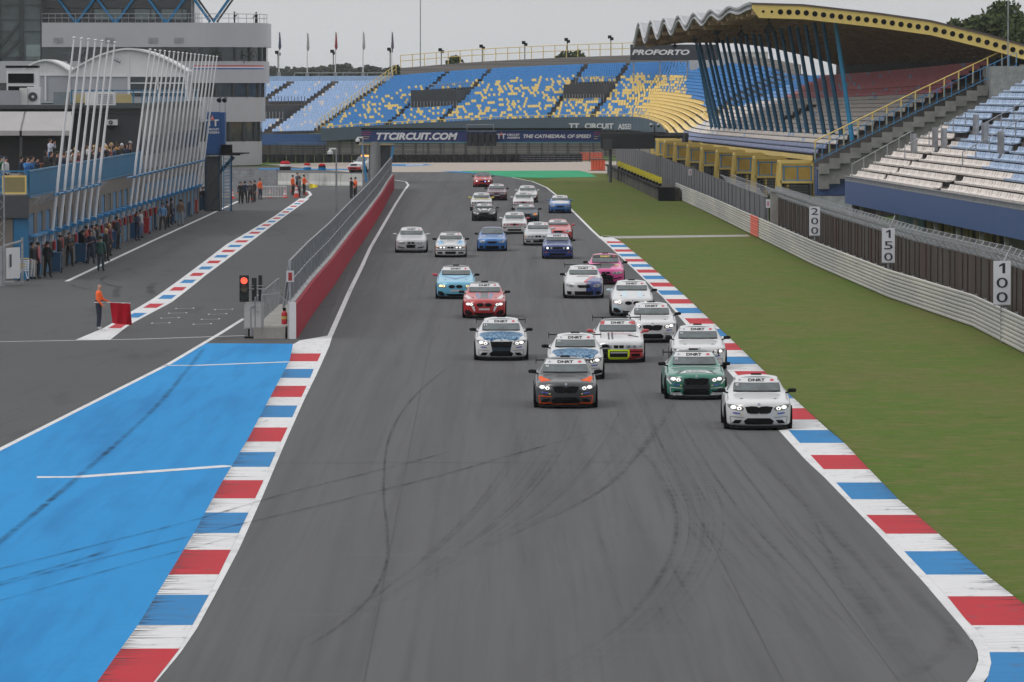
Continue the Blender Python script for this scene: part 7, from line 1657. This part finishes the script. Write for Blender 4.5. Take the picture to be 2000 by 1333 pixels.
make_car(1028, 435, 'roadster', 'dark teal sports car with an orange right headlight', cTeal, face='round', lamps='off', scoop=False, stripes=[('f', [ell(.60, .56, .12, .08, 10)], AMBER, 'orange_lamp', .02)])
make_car(1022, 411, 'old', 'white old saloon with a dark grille ahead of the white and red car', cW, face='e30', scoop=False, mirror=cW, extras=('redgrille',))
make_car(1030, 396, 'boxy', 'white car with dark red lower side, farthest of the white cars', cW, face='boxk', lamps='off', scoop=False, mirror=cW, stripes=[('f', [[(.30, .5), (.84, .5), (.84, .12), (.30, .12)]], cMar, 'bumper_side', .006)])
make_car(1094, 417, 'hatch', 'small blue and white hatchback alone on the right near the grass', cB, roof=cW, face='round', lamps='off', scoop=False, scale=.93, mirror=cB, stripes=[('t', [[(-.50, .4), (0, .15), (.50, .4), (.75, 1.28), (-.75, 1.28)]], cW, 'hood_panel', .005)], banner=('DNRT', cW, INK))
make_car(961, 491, 'sedan', 'bright blue saloon with a dark windscreen in the middle of the track', cB, roof=cDB, face='round', lamps='off', scoop=False, scale=.95, banner=None, stripes=[('t', [hoodp(-.5, .5, .1, .5)], paintc('mid_blue', (.02, .20, .50)), 'hood_edge', .005), ('t', [[(.30, .9), (.5, .8), (.6, 1.38), (.5, 1.38)], mir([(.30, .9), (.5, .8), (.6, 1.38), (.5, 1.38)])], mat('hood_line', (.35, .4, .5), .4, 0, 0), 'hood_stripe', .006)])
make_car(880, 503, 'boxy', 'white saloon with two light blue hood stripes on the left', cW, roof=cGr, face='boxk', lamps='lit', scoop=False, stripes=[('t', [[(.30, .3), (.66, .25), (.74, 1.38), (.50, 1.38)], mir([(.30, .3), (.66, .25), (.74, 1.38), (.50, 1.38)])], paintc('sky_blue', (.05, .32, .60)), 'hood_stripe', .005), ('t', [ell(0, 1.12, .22, .07, 12)], mat('decal_grey', (.2, .22, .2)), 'hood_decal', .006)])
make_car(803, 494, 'sedan', 'silver saloon at the far left of the pack', cSil, roof=cSil, face='e90', lamps='off', scoop=False, mirror=cSil)
make_car(946, 432, 'roadster', 'black sports car with white hood stripes and a round white number patch', cK, face='round', lamps='off', scoop=False, scale=.98, stripes=[('t', [[(.22, .5), (.32, .5), (.52, 1.5), (.38, 1.5)], mir([(.22, .5), (.32, .5), (.52, 1.5), (.38, 1.5)])], BAN, 'hood_stripe', .006), ('t', [ell(0, .95, .22, .3, 14)], BAN, 'number_patch', .006)])
make_car(940, 412, 'old', 'white and yellow car with yellow mirrors behind the black sports car', cW, face='e30', scoop=False, mirror=cYe, stripes=[('t', [hoodp(-.7, .7, .9, 1.36)], cYe, 'hood_band', .005)])
make_car(970, 392, 'boxy', 'dark maroon car running behind the yellow and white one', cMar, face='boxk', lamps='off', scoop=False)
cA = make_car(943, 366, 'sedan', 'red safety car with lit headlights at the rear of the pack', cR, roof=cK, face='round', lamps='lit', scoop=False, banner=None, mirror=cK)
t, d, bvh, add, F, Tp = cA; F([ell(.22, .53, .05, .045, 10)], mat('blue_flash', (.1, .4, 1), .3, 0, 0, emit=3), 'blue_lamp', .03)
Tp([hoodp(.12, .3, .15, .7)], BAN, 'hood_stripe', .006)
tk = make_car(695, 338, 'pickup', 'white recovery pickup truck with an amber light bar by the gantry', cW, face='truck', lamps='off', scoop=False, banner=None, mirror=cW, yaw=-32)
t, d, bvh, add, F, Tp = tk
mb = MB(); mb.box(-.5, .5, 2.3, 2.6, 1.80, 1.94); add('light_bar', mb, mat('amber_bar', (1, .45, .08), .3, 0, 0, emit=1.0))
mb = MB(); mb.box(-.80, .80, 3.35, 5.05, 1.05, 1.16); mb.box(-.85, .85, 3.35, 3.45, 1.1, 1.5); add('load_bed', mb, dark_grey)
# =================== PEOPLE ===================
def human(pose):
    """continuous skinned body facing -Y; returns (mesh with 5 slots)"""
    V = Vector; J = {}
    J['pel'] = (V((0, 0, .95)), .155, .13); J['waist'] = (V((0, .0, 1.10)), .155, .125); J['chest'] = (V((0, -.01, 1.30)), .18, .135); J['sho'] = (V((0, .0, 1.44)), .12, .10); J['neck'] = (V((0, -.0, 1.52)), .055, .055)
    J['jaw'] = (V((0, -.03, 1.60)), .062, .072); J['head'] = (V((0, -.02, 1.68)), .078, .092); J['crown'] = (V((0, .0, 1.745)), .06, .07)
    J['nose'] = (V((0, -.125, 1.655)), .012, .014)
    E = [('pel', 'waist'), ('waist', 'chest'), ('chest', 'sho'), ('sho', 'neck'), ('neck', 'jaw'), ('jaw', 'head'), ('head', 'crown'), ('head', 'nose')]
    st = pose.get('stance', .11)
    for s, n in ((-1, 'L'), (1, 'R')):
        k = pose.get('leg'+n, (0, 0))
        J['hip'+n] = (V((s*.095, 0, .90)), .11, .115); J['kn'+n] = (V((s*(st+.0), -.02+k[0], .50)), .078, .082); J['an'+n] = (V((s*(st+.02), .02+k[1], .10)), .055, .058); J['toe'+n] = (V((s*(st+.04), -.13+k[1], .045)), .04, .035)
        E += [('pel', 'hip'+n), ('hip'+n, 'kn'+n), ('kn'+n, 'an'+n), ('an'+n, 'toe'+n)]
        el, wr_ = pose.get('arm'+n, ((.24, .02, 1.14), (.26, -.06, .90)))
        J['up'+n] = (V((s*.185, 0, 1.42)), .076, .076); J['el'+n] = (V((s*el[0], el[1], el[2])), .058, .058); J['wr'+n] = (V((s*wr_[0], wr_[1], wr_[2])), .029, .029)
        d = (J['wr'+n][0]-J['el'+n][0]).normalized(); J['pa'+n] = (J['wr'+n][0]+d*.075, .036, .022)
        E += [('sho', 'up'+n), ('up'+n, 'el'+n), ('el'+n, 'wr'+n), ('wr'+n, 'pa'+n)]
    names = list(J); me = bpy.data.meshes.new('p'); me.from_pydata([tuple(J[n][0]) for n in names], [(names.index(a), names.index(b)) for a, b in E], [])
    o = bpy.data.objects.new('p', me); col.objects.link(o); m = o.modifiers.new('s', 'SKIN'); m.use_smooth_shade = True
    if not me.skin_vertices: me.skin_vertices.new() if hasattr(me.skin_vertices, 'new') else None
    for i, n in enumerate(names):
        sv = me.skin_vertices[0].data[i]; sv.radius = (J[n][1], J[n][2]); sv.use_root = (n == 'pel')
    o.modifiers.new('u', 'SUBSURF').levels = 1
    bpy.context.view_layer.update(); ev = bpy.data.meshes.new_from_object(o.evaluated_get(bpy.context.evaluated_depsgraph_get())); bpy.data.objects.remove(o)
    vs = [tuple(v.co) for v in ev.vertices]; fs = [tuple(p.vertices) for p in ev.polygons]; reg = []
    slot = {}
    for a, b in E:
        n = a+b
        if 'toe' in n: r = 3
        elif 'hip' in n or 'kn' in n or n.startswith('an'): r = 2
        elif 'pa' in b: r = 0
        elif b in ('jaw', 'head', 'crown', 'nose', 'neck'): r = 0
        else: r = 1
        slot[(a, b)] = r
    for p in ev.polygons:
        c = p.center; best = None
        for (a, b), r in slot.items():
            A, B = J[a][0], J[b][0]; ab = B-A; t = max(0, min(1, (c-A).dot(ab)/ab.length_squared)); dd = (c-(A+ab*t)).length-(J[a][1]*(1-t)+J[b][1]*t)*.6
            if best is None or dd < best[0]: best = (dd, r, a, b, t)
        r = best[1]
        if best[2:4] == ('sho', 'neck') and c.z < 1.50: r = 1
        if c.z < .98 and c.z > .2 and abs(c.x) < .2 and r == 1 and not (best[3][:2] in ('el', 'wr')): r = 2 if c.z < .93 else 1
        reg.append(r)
    mb = MB(); mb.add(vs, fs); mb.m = reg
    for s, n in ((-1, 'L'), (1, 'R')):      # five unequal curled fingers
        w_, p = J['wr'+n][0], J['pa'+n][0]; d = (p-w_).normalized(); side = V((0, 1, 0)) if abs(d.y) < .7 else V((1, 0, 0)); side = (side-d*side.dot(d)).normalized(); pn = d.cross(side)*(-s)
        for k, L_ in enumerate((.070, .078, .072, .056)):
            b0 = p+d*.01+side*(-.027+.018*k); b1 = b0+d*L_*.55; b2 = b1+(d*.6+pn*.8).normalized()*L_*.5; mb.bar(b0, b1, .009, .0085, n=5, mi=0); mb.bar(b1, b2, .0085, .006, n=5, mi=0)
        b0 = w_+d*.03-side*.03; b1 = b0+(d*.5-side*.8).normalized()*.035; mb.bar(b0, b1, .011, .009, n=5, mi=0); mb.bar(b1, b1+(d+pn*.4).normalized()*.03, .009, .007, n=5, mi=0)
    me2 = mb.mesh('body')
    for k in range(4): me2.materials.append(None)
    me2.polygons.foreach_set('material_index', mb.m); me2.polygons.foreach_set('use_smooth', [True]*len(me2.polygons)); me2.update(); return me2
POSES = {
 'stand': human({}),
 'cross': human({'armL': ((.25, -.06, 1.16), (-.02, -.20, 1.20)), 'armR': ((.25, -.06, 1.16), (-.04, -.21, 1.14)), 'stance': .13}),
 'photo': human({'armL': ((.26, -.20, 1.24), (.08, -.30, 1.50)), 'armR': ((.26, -.20, 1.24), (.08, -.30, 1.50))}),
 'hips': human({'armL': ((.34, .06, 1.16), (.17, -.06, .98)), 'armR': ((.24, .0, 1.14), (.22, -.12, .95)), 'stance': .15}),
 'walk': human({'armL': ((.25, .10, 1.16), (.25, .06, .92)), 'armR': ((.25, -.08, 1.15), (.25, -.22, .98)), 'legL': (-.14, -.12), 'legR': (.10, .26)}),
 'flag': human({'armL': ((.24, -.02, 1.15), (.22, -.20, .96)), 'armR': ((.25, -.10, 1.17), (.20, -.36, 1.09)), 'stance': .10}),
 'lean': human({'armL': ((.26, -.22, 1.12), (.20, -.42, 1.16)), 'armR': ((.26, -.22, 1.12), (.20, -.42, 1.16)), 'stance': .12})}
hm = MB(); nseg = 12
prof = [(.097, -.045), (.104, 0), (.100, .045), (.080, .085), (.045, .108), (.001, .115)]
hm.lathe(prof, nseg, (0, .015, 1.695), cap=False); hair_short = hm.mesh('hair'); hair_short.polygons.foreach_set('use_smooth', [True]*len(hair_short.polygons))
hm = MB(); hm.lathe([(.075, -.22), (.10, -.12)]+prof, nseg, (0, .03, 1.695), cap=False); hair_long = hm.mesh('hair'); hair_long.polygons.foreach_set('use_smooth', [True]*len(hair_long.polygons))
hm = MB(); hm.lathe([(.102, -.01), (.106, .03), (.09, .08), (.05, .105), (.001, .112)], nseg, (0, .0, 1.70), cap=False); hm.box(-.07, .07, -.19, -.09, 1.705, 1.718); capm = hm.mesh('cap')
skin = mat('skin', (.42, .23, .16), .6, 0, 0); CM = {}
def cmat(c):
    if isinstance(c, str): return MC[c]
    k = 'cloth_%02x%02x%02x' % tuple(int(x*255) for x in c)
    return mat(k, c, .85, 0, .25, scale=9)
BKc, NV, GY, WH, BR, GRN, ORG, RDc, BLc, JN, KH = (.016, .016, .018), (.014, .022, .05), (.16, .16, .17), (.45, .45, .46), (.12, .07, .04), (.02, .07, .06), (.85, .13, .03), (.35, .03, .04), (.03, .14, .35), (.07, .10, .16), (.25, .22, .18)
HB, HBl, HG = (.02, .014, .01), (.40, .28, .14), (.25, .24, .23)
def person(loc, face, pose, top, trou, label, shoe=BKc, hair=HB, head='short', h=1.0, grp=None):
    t = empty('person', loc, R(face)); t.scale = (h, h, h); T(t, label, 'person', grp)
    o = link('body', POSES[pose], t)
    for i, m in enumerate((skin, cmat(top), cmat(trou), cmat(shoe))): o.material_slots[i].link = 'OBJECT'; o.material_slots[i].material = m
    if head != 'bald':
        me = {'short': hair_short, 'long': hair_long, 'cap': capm}[head]
        if not me.materials: me.materials.append(None)
        c = link('cap' if head == 'cap' else 'hair', me, t); c.material_slots[0].link = 'OBJECT'; c.material_slots[0].material = cmat(hair)
    return t
def at_px(px, py, z=0): return gp(px, py, z)
# face angle: 0 looks at the camera (-Y); 90 looks to +X (right, towards the track)
PG = 'people watching in the pit lane'
PP = [
 (63, 546, 60, 'stand', BKc, WH, 'person in a black top and white trousers at the far left by the trolley', 'short'),
 (75, 545, 100, 'stand', (.35, .12, .13), NV, 'person in a red checked shirt and dark trousers beside the blue bin group', 'short'),
 (93, 543, 150, 'hips', BKc, BKc, 'person all in black with hands on hips left of the blue bin', 'short'),
 (117, 528, 80, 'stand', BKc, BKc, 'person in black and a dark cap right of the first blue bin', 'cap'),
 (136, 522, 20, 'cross', (.05, .05, .055), BKc, 'racing driver in a black and white suit with arms crossed', 'short'),
 (163, 515, 110, 'stand', BKc, GY, 'person in a black top and light grey trousers', 'short'),
 (178, 517, 10, 'cross', NV, (.03, .04, .06), 'man in a navy jacket with crossed arms in the middle of the group', 'short'),
 (197, 531, 165, 'stand', GRN, (.03, .05, .06), 'man in a dark green shirt standing on the white pit lane line', 'short'),
 (208, 512, 60, 'stand', BKc, BKc, 'blonde woman in a black coat right of the man in dark green', 'long'),
 (214, 501, 70, 'stand', (.10, .02, .03), BKc, 'person in dark red half hidden behind the blonde woman', 'short'),
 (229, 488, 60, 'stand', (.02, .022, .03), BKc, 'tall person in dark clothes standing alone right of the main group', 'short'),
 (169, 506, 90, 'stand', (.30, .05, .05), BKc, 'person in red at the back of the main group, left one', 'short'),
 (181, 504, 60, 'stand', GY, NV, 'person in grey at the back of the main group, centre one', 'short'),
 (189, 502, 80, 'stand', BKc, NV, 'person with a black top at the back of the main group, right one', 'cap'),
 (157, 508, 110, 'stand', (.02, .03, .03), BKc, 'tall dark clothed person at the rear left of the main group', 'short'),
 (268, 471, 60, 'cross', NV, NV, 'person in navy leaning beside the nearer red bin', 'short'),
 (275, 466, 70, 'stand', (.35, .36, .38), (.08, .10, .2), 'person in a grey white jacket beside the nearer red bin', 'short'),
 (318, 451, 0, 'hips', (.12, .25, .42), (.05, .045, .045), 'person in a blue and white shirt facing the camera', 'short'),
 (311, 444, 80, 'stand', BKc, BKc, 'person in black behind the blue and white shirt, left', 'short'),
 (327, 446, 60, 'stand', (.06, .04, .03), BKc, 'person in dark brown between the blue and white shirt and the blue bin', 'short'),
 (335, 440, 100, 'stand', (.07, .06, .06), NV, 'person in dark grey behind the blue bin', 'short'),
 (353, 442, 170, 'stand', (.17, .10, .06), (.22, .25, .28), 'man in a brown jacket and pale jeans', 'short'),
]
for i, (px, py, fa, po, tp, tr, lb, hd) in enumerate(PP):
    person(at_px(px, py), fa, po, tp, tr, lb, head=hd, hair=HBl if 'blonde' in lb else HB, h=1.0 if 'tall' not in lb else 1.06, grp=PG)
for i, (px, py, tp) in enumerate([(381, 410, BKc), (388, 412, (.03, .03, .035)), (396, 412, NV), (404, 409, BKc), (411, 406, (.08, .08, .09)), (417, 409, (.02, .02, .022)), (422, 403, NV)]):
    person(at_px(px, py), [40, 80, 20, 60, 100, 70, 50][i], ['stand', 'cross', 'stand', 'hips', 'stand', 'cross', 'stand'][i], tp, BKc, f'dark clothed person in the far group by the service stairs, {ORD[i]} from the left', grp=PG)
for i, (px, py) in enumerate([(470, 399), (478, 398), (489, 398), (497, 396)]):
    person(at_px(px, py), [30, 200, -20, -60][i], ['stand', 'hips', 'cross', 'stand'][i], [BKc, NV, (.05, .055, .06), BKc][i], BKc, f'person in dark clothes among the cones, {ORD[i]} from the left', grp='dark clothed group among the cones')
person(at_px(508, 391), 60, 'hips', ORG, NV, 'man in an orange jacket and navy trousers beside the dark clothed group', head='short')
for (px, py, fa, po, tp, tr, lb) in [(572, 383, 60, 'stand', ORG, BKc, 'leftmost flag marshal in orange by the concrete barrier'), (581, 377, 30, 'photo', (.10, .12, .14), BKc, 'person in dark clothes between the orange flag marshals'), (585, 387, 90, 'stand', (.14, .14, .15), BKc, 'person in a grey jacket in front of the orange flag marshals'), (594, 382, 60, 'flag', ORG, BKc, 'flag marshal in orange holding a yellow flag'), (686, 389, 120, 'lean', BKc, BKc, 'person in black bending beside the far end of the pit wall'), (694, 388, -60, 'hips', ORG, BKc, 'person in orange beside the one in black at the far end of the pit wall')]:
    person(at_px(px, py), fa, po, tp, tr, lb)
# yellow flag
g_ = at_px(594, 382); mb = MB(); mb.bar((0, 0, 1.05), (.95, .1, .95), .015, n=5); o = mb.build('flag_stick', white_m); o.location = (g_.x+.2, g_.y-.4, 0); T(o, 'short stick of the yellow flag', 'flag stick')
mb = MB(); A1 = [(.25+.1*i, .1*math.sin(i), 1.02-.012*i) for i in range(8)]; mb.strip(A1, [(x+.05, y*1.6-.05, z-.42+.03*i) for i, (x, y, z) in enumerate(A1)]); o = mb.build('yellow_flag', yellow_m if False else mat('flag_yellow', (.75, .6, .03), .7)); o.location = (g_.x+.2, g_.y-.4, 0); T(o, 'small yellow flag held by the orange marshal at the pit entry', 'flag')
# the marshal with the red flag
g_ = at_px(193, 645); ml = person(g_, 82, 'flag', ORG, (.018, .024, .045), 'bald marshal in an orange jacket holding a red flag in the pit lane', shoe=WH, head='bald', h=1.0)
mb = MB(); mb.lathe([(.178, .0), (.186, .12)], 14, (0, 0, 1.02), cap=False); mb.v = [Vector((v.x*1.08, v.y*.88, v.z)) for v in mb.v]; mb.build('navy_band', cmat(NV), ml)
mb = MB(); mb.lathe([(.188, .0), (.188, .04)], 14, (0, 0, 1.05), cap=False); mb.v = [Vector((v.x*1.08, v.y*.88, v.z)) for v in mb.v]; mb.build('reflective_band', BAN, ml)
hz_ = dp(207, 592, g_.y-.1)
mb = MB(); mb.bar((0, 0, 0), (.92, -.05, -.03), .014, n=6); o = mb.build('flag_stick', white_m); o.location = (g_.x+.33, g_.y-.28, 1.07); T(o, 'thin white stick carrying the red flag', 'flag stick')
mb = MB(); nf = 14; rows = []
for j in range(9):
    f = j/8; rows.append([Vector((.12+.78*i/nf+f*.10*(1-i/nf*.35), -.05+.05*math.sin(i*.9+f*2)*(.3+f), -.0-.03*i/nf-f*(.80+.04*i/nf))) for i in range(nf+1)])
for a_, b_ in zip(rows, rows[1:]): mb.strip(a_, b_)
o = mb.build('red_flag', noise_layers('flag_red', (.36, .012, .025), [(4, (1, 1, .4), .4, .7, (.28, .01, .02), .7)], rough=.8), smooth=True); o.location = (g_.x+.33, g_.y-.28, 1.07); T(o, 'large red flag hanging from the marshal\'s stick', 'flag')
# people on the balcony
zb_ = 4.1
for i, (px, hy, Yp, fa, po, tp, tr, lb, hd) in enumerate([(3, 300, 277, 60, 'stand', (.03, .12, .06), BKc, 'person in green at the very left edge of the balcony', 'cap'), (11, 303, 274, 60, 'stand', WH, NV, 'person in a white T-shirt and navy cap at the left end of the balcony', 'cap'), (41, 292, 276, 80, 'stand', NV, GY, 'man in a navy jacket near the yellow framed glass panel', 'short'), (53, 296, 273, 40, 'photo', (.04, .16, .40), JN, 'person in a bright blue jacket holding a phone on the balcony', 'short'), (63, 293, 277, 60, 'photo', (.02, .06, .12), JN, 'person in black and blue raising a camera on the balcony', 'short'), (98, 278, 322, 60, 'photo', (.40, .42, .50), BLc, 'person in a white and blue top standing on the picnic bench', 'short')]):
    z = zb_ if px != 98 else 4.56; p = dp(px, 300, Yp); person(Vector((p.x, Yp, z)), fa, po, tp, tr, lb, head=hd, hair=NV if hd == 'cap' else HB)
rn = random.Random(21); tops = [BKc, BKc, NV, (.03, .03, .03), (.14, .10, .09), (.12, .12, .13), BKc, (.05, .045, .04), (.20, .05, .05), (.10, .04, .03), (.03, .05, .10), (.35, .34, .33), BKc, (.40, .25, .02)]
for i in range(34):
    Yp = 291+57*i/33+rn.uniform(-.3, .3); back = i % 2; x = BX-.42-back*.75-rn.uniform(0, .15); tp = tops[i % len(tops)] if i != 31 else (.5, .3, .03)
    person(Vector((x, Yp, zb_)), rn.uniform(50, 110), rn.choice(['photo', 'lean', 'photo', 'stand', 'cross']), tp, BKc, f'spectator in the crowd leaning on the blue balcony rail, {ORD[i] if i < 30 else ["thirty-first", "thirty-second", "thirty-third", "thirty-fourth"][i-30]} from the left', hair=rn.choice([HB, HB, HBl, HG, WH, (.06, .035, .02)]), head=rn.choice(['short', 'short', 'long', 'cap']), h=rn.uniform(.94, 1.05), grp='spectators along the balcony rail')
for px, lb in ((456, 'person in dark clothes on the control tower roof, left one'), (497, 'person in a dark cap leaning on the control tower roof rail, right one')):
    person(Vector((XT(px), YT+3.4+(px-456)*.06, ZT(45)-.45)), 90 if px < 480 else -40, 'photo' if px < 480 else 'lean', BKc, BKc, lb, head='cap' if px > 480 else 'short')
p = at_px(213, 500); mb = MB()
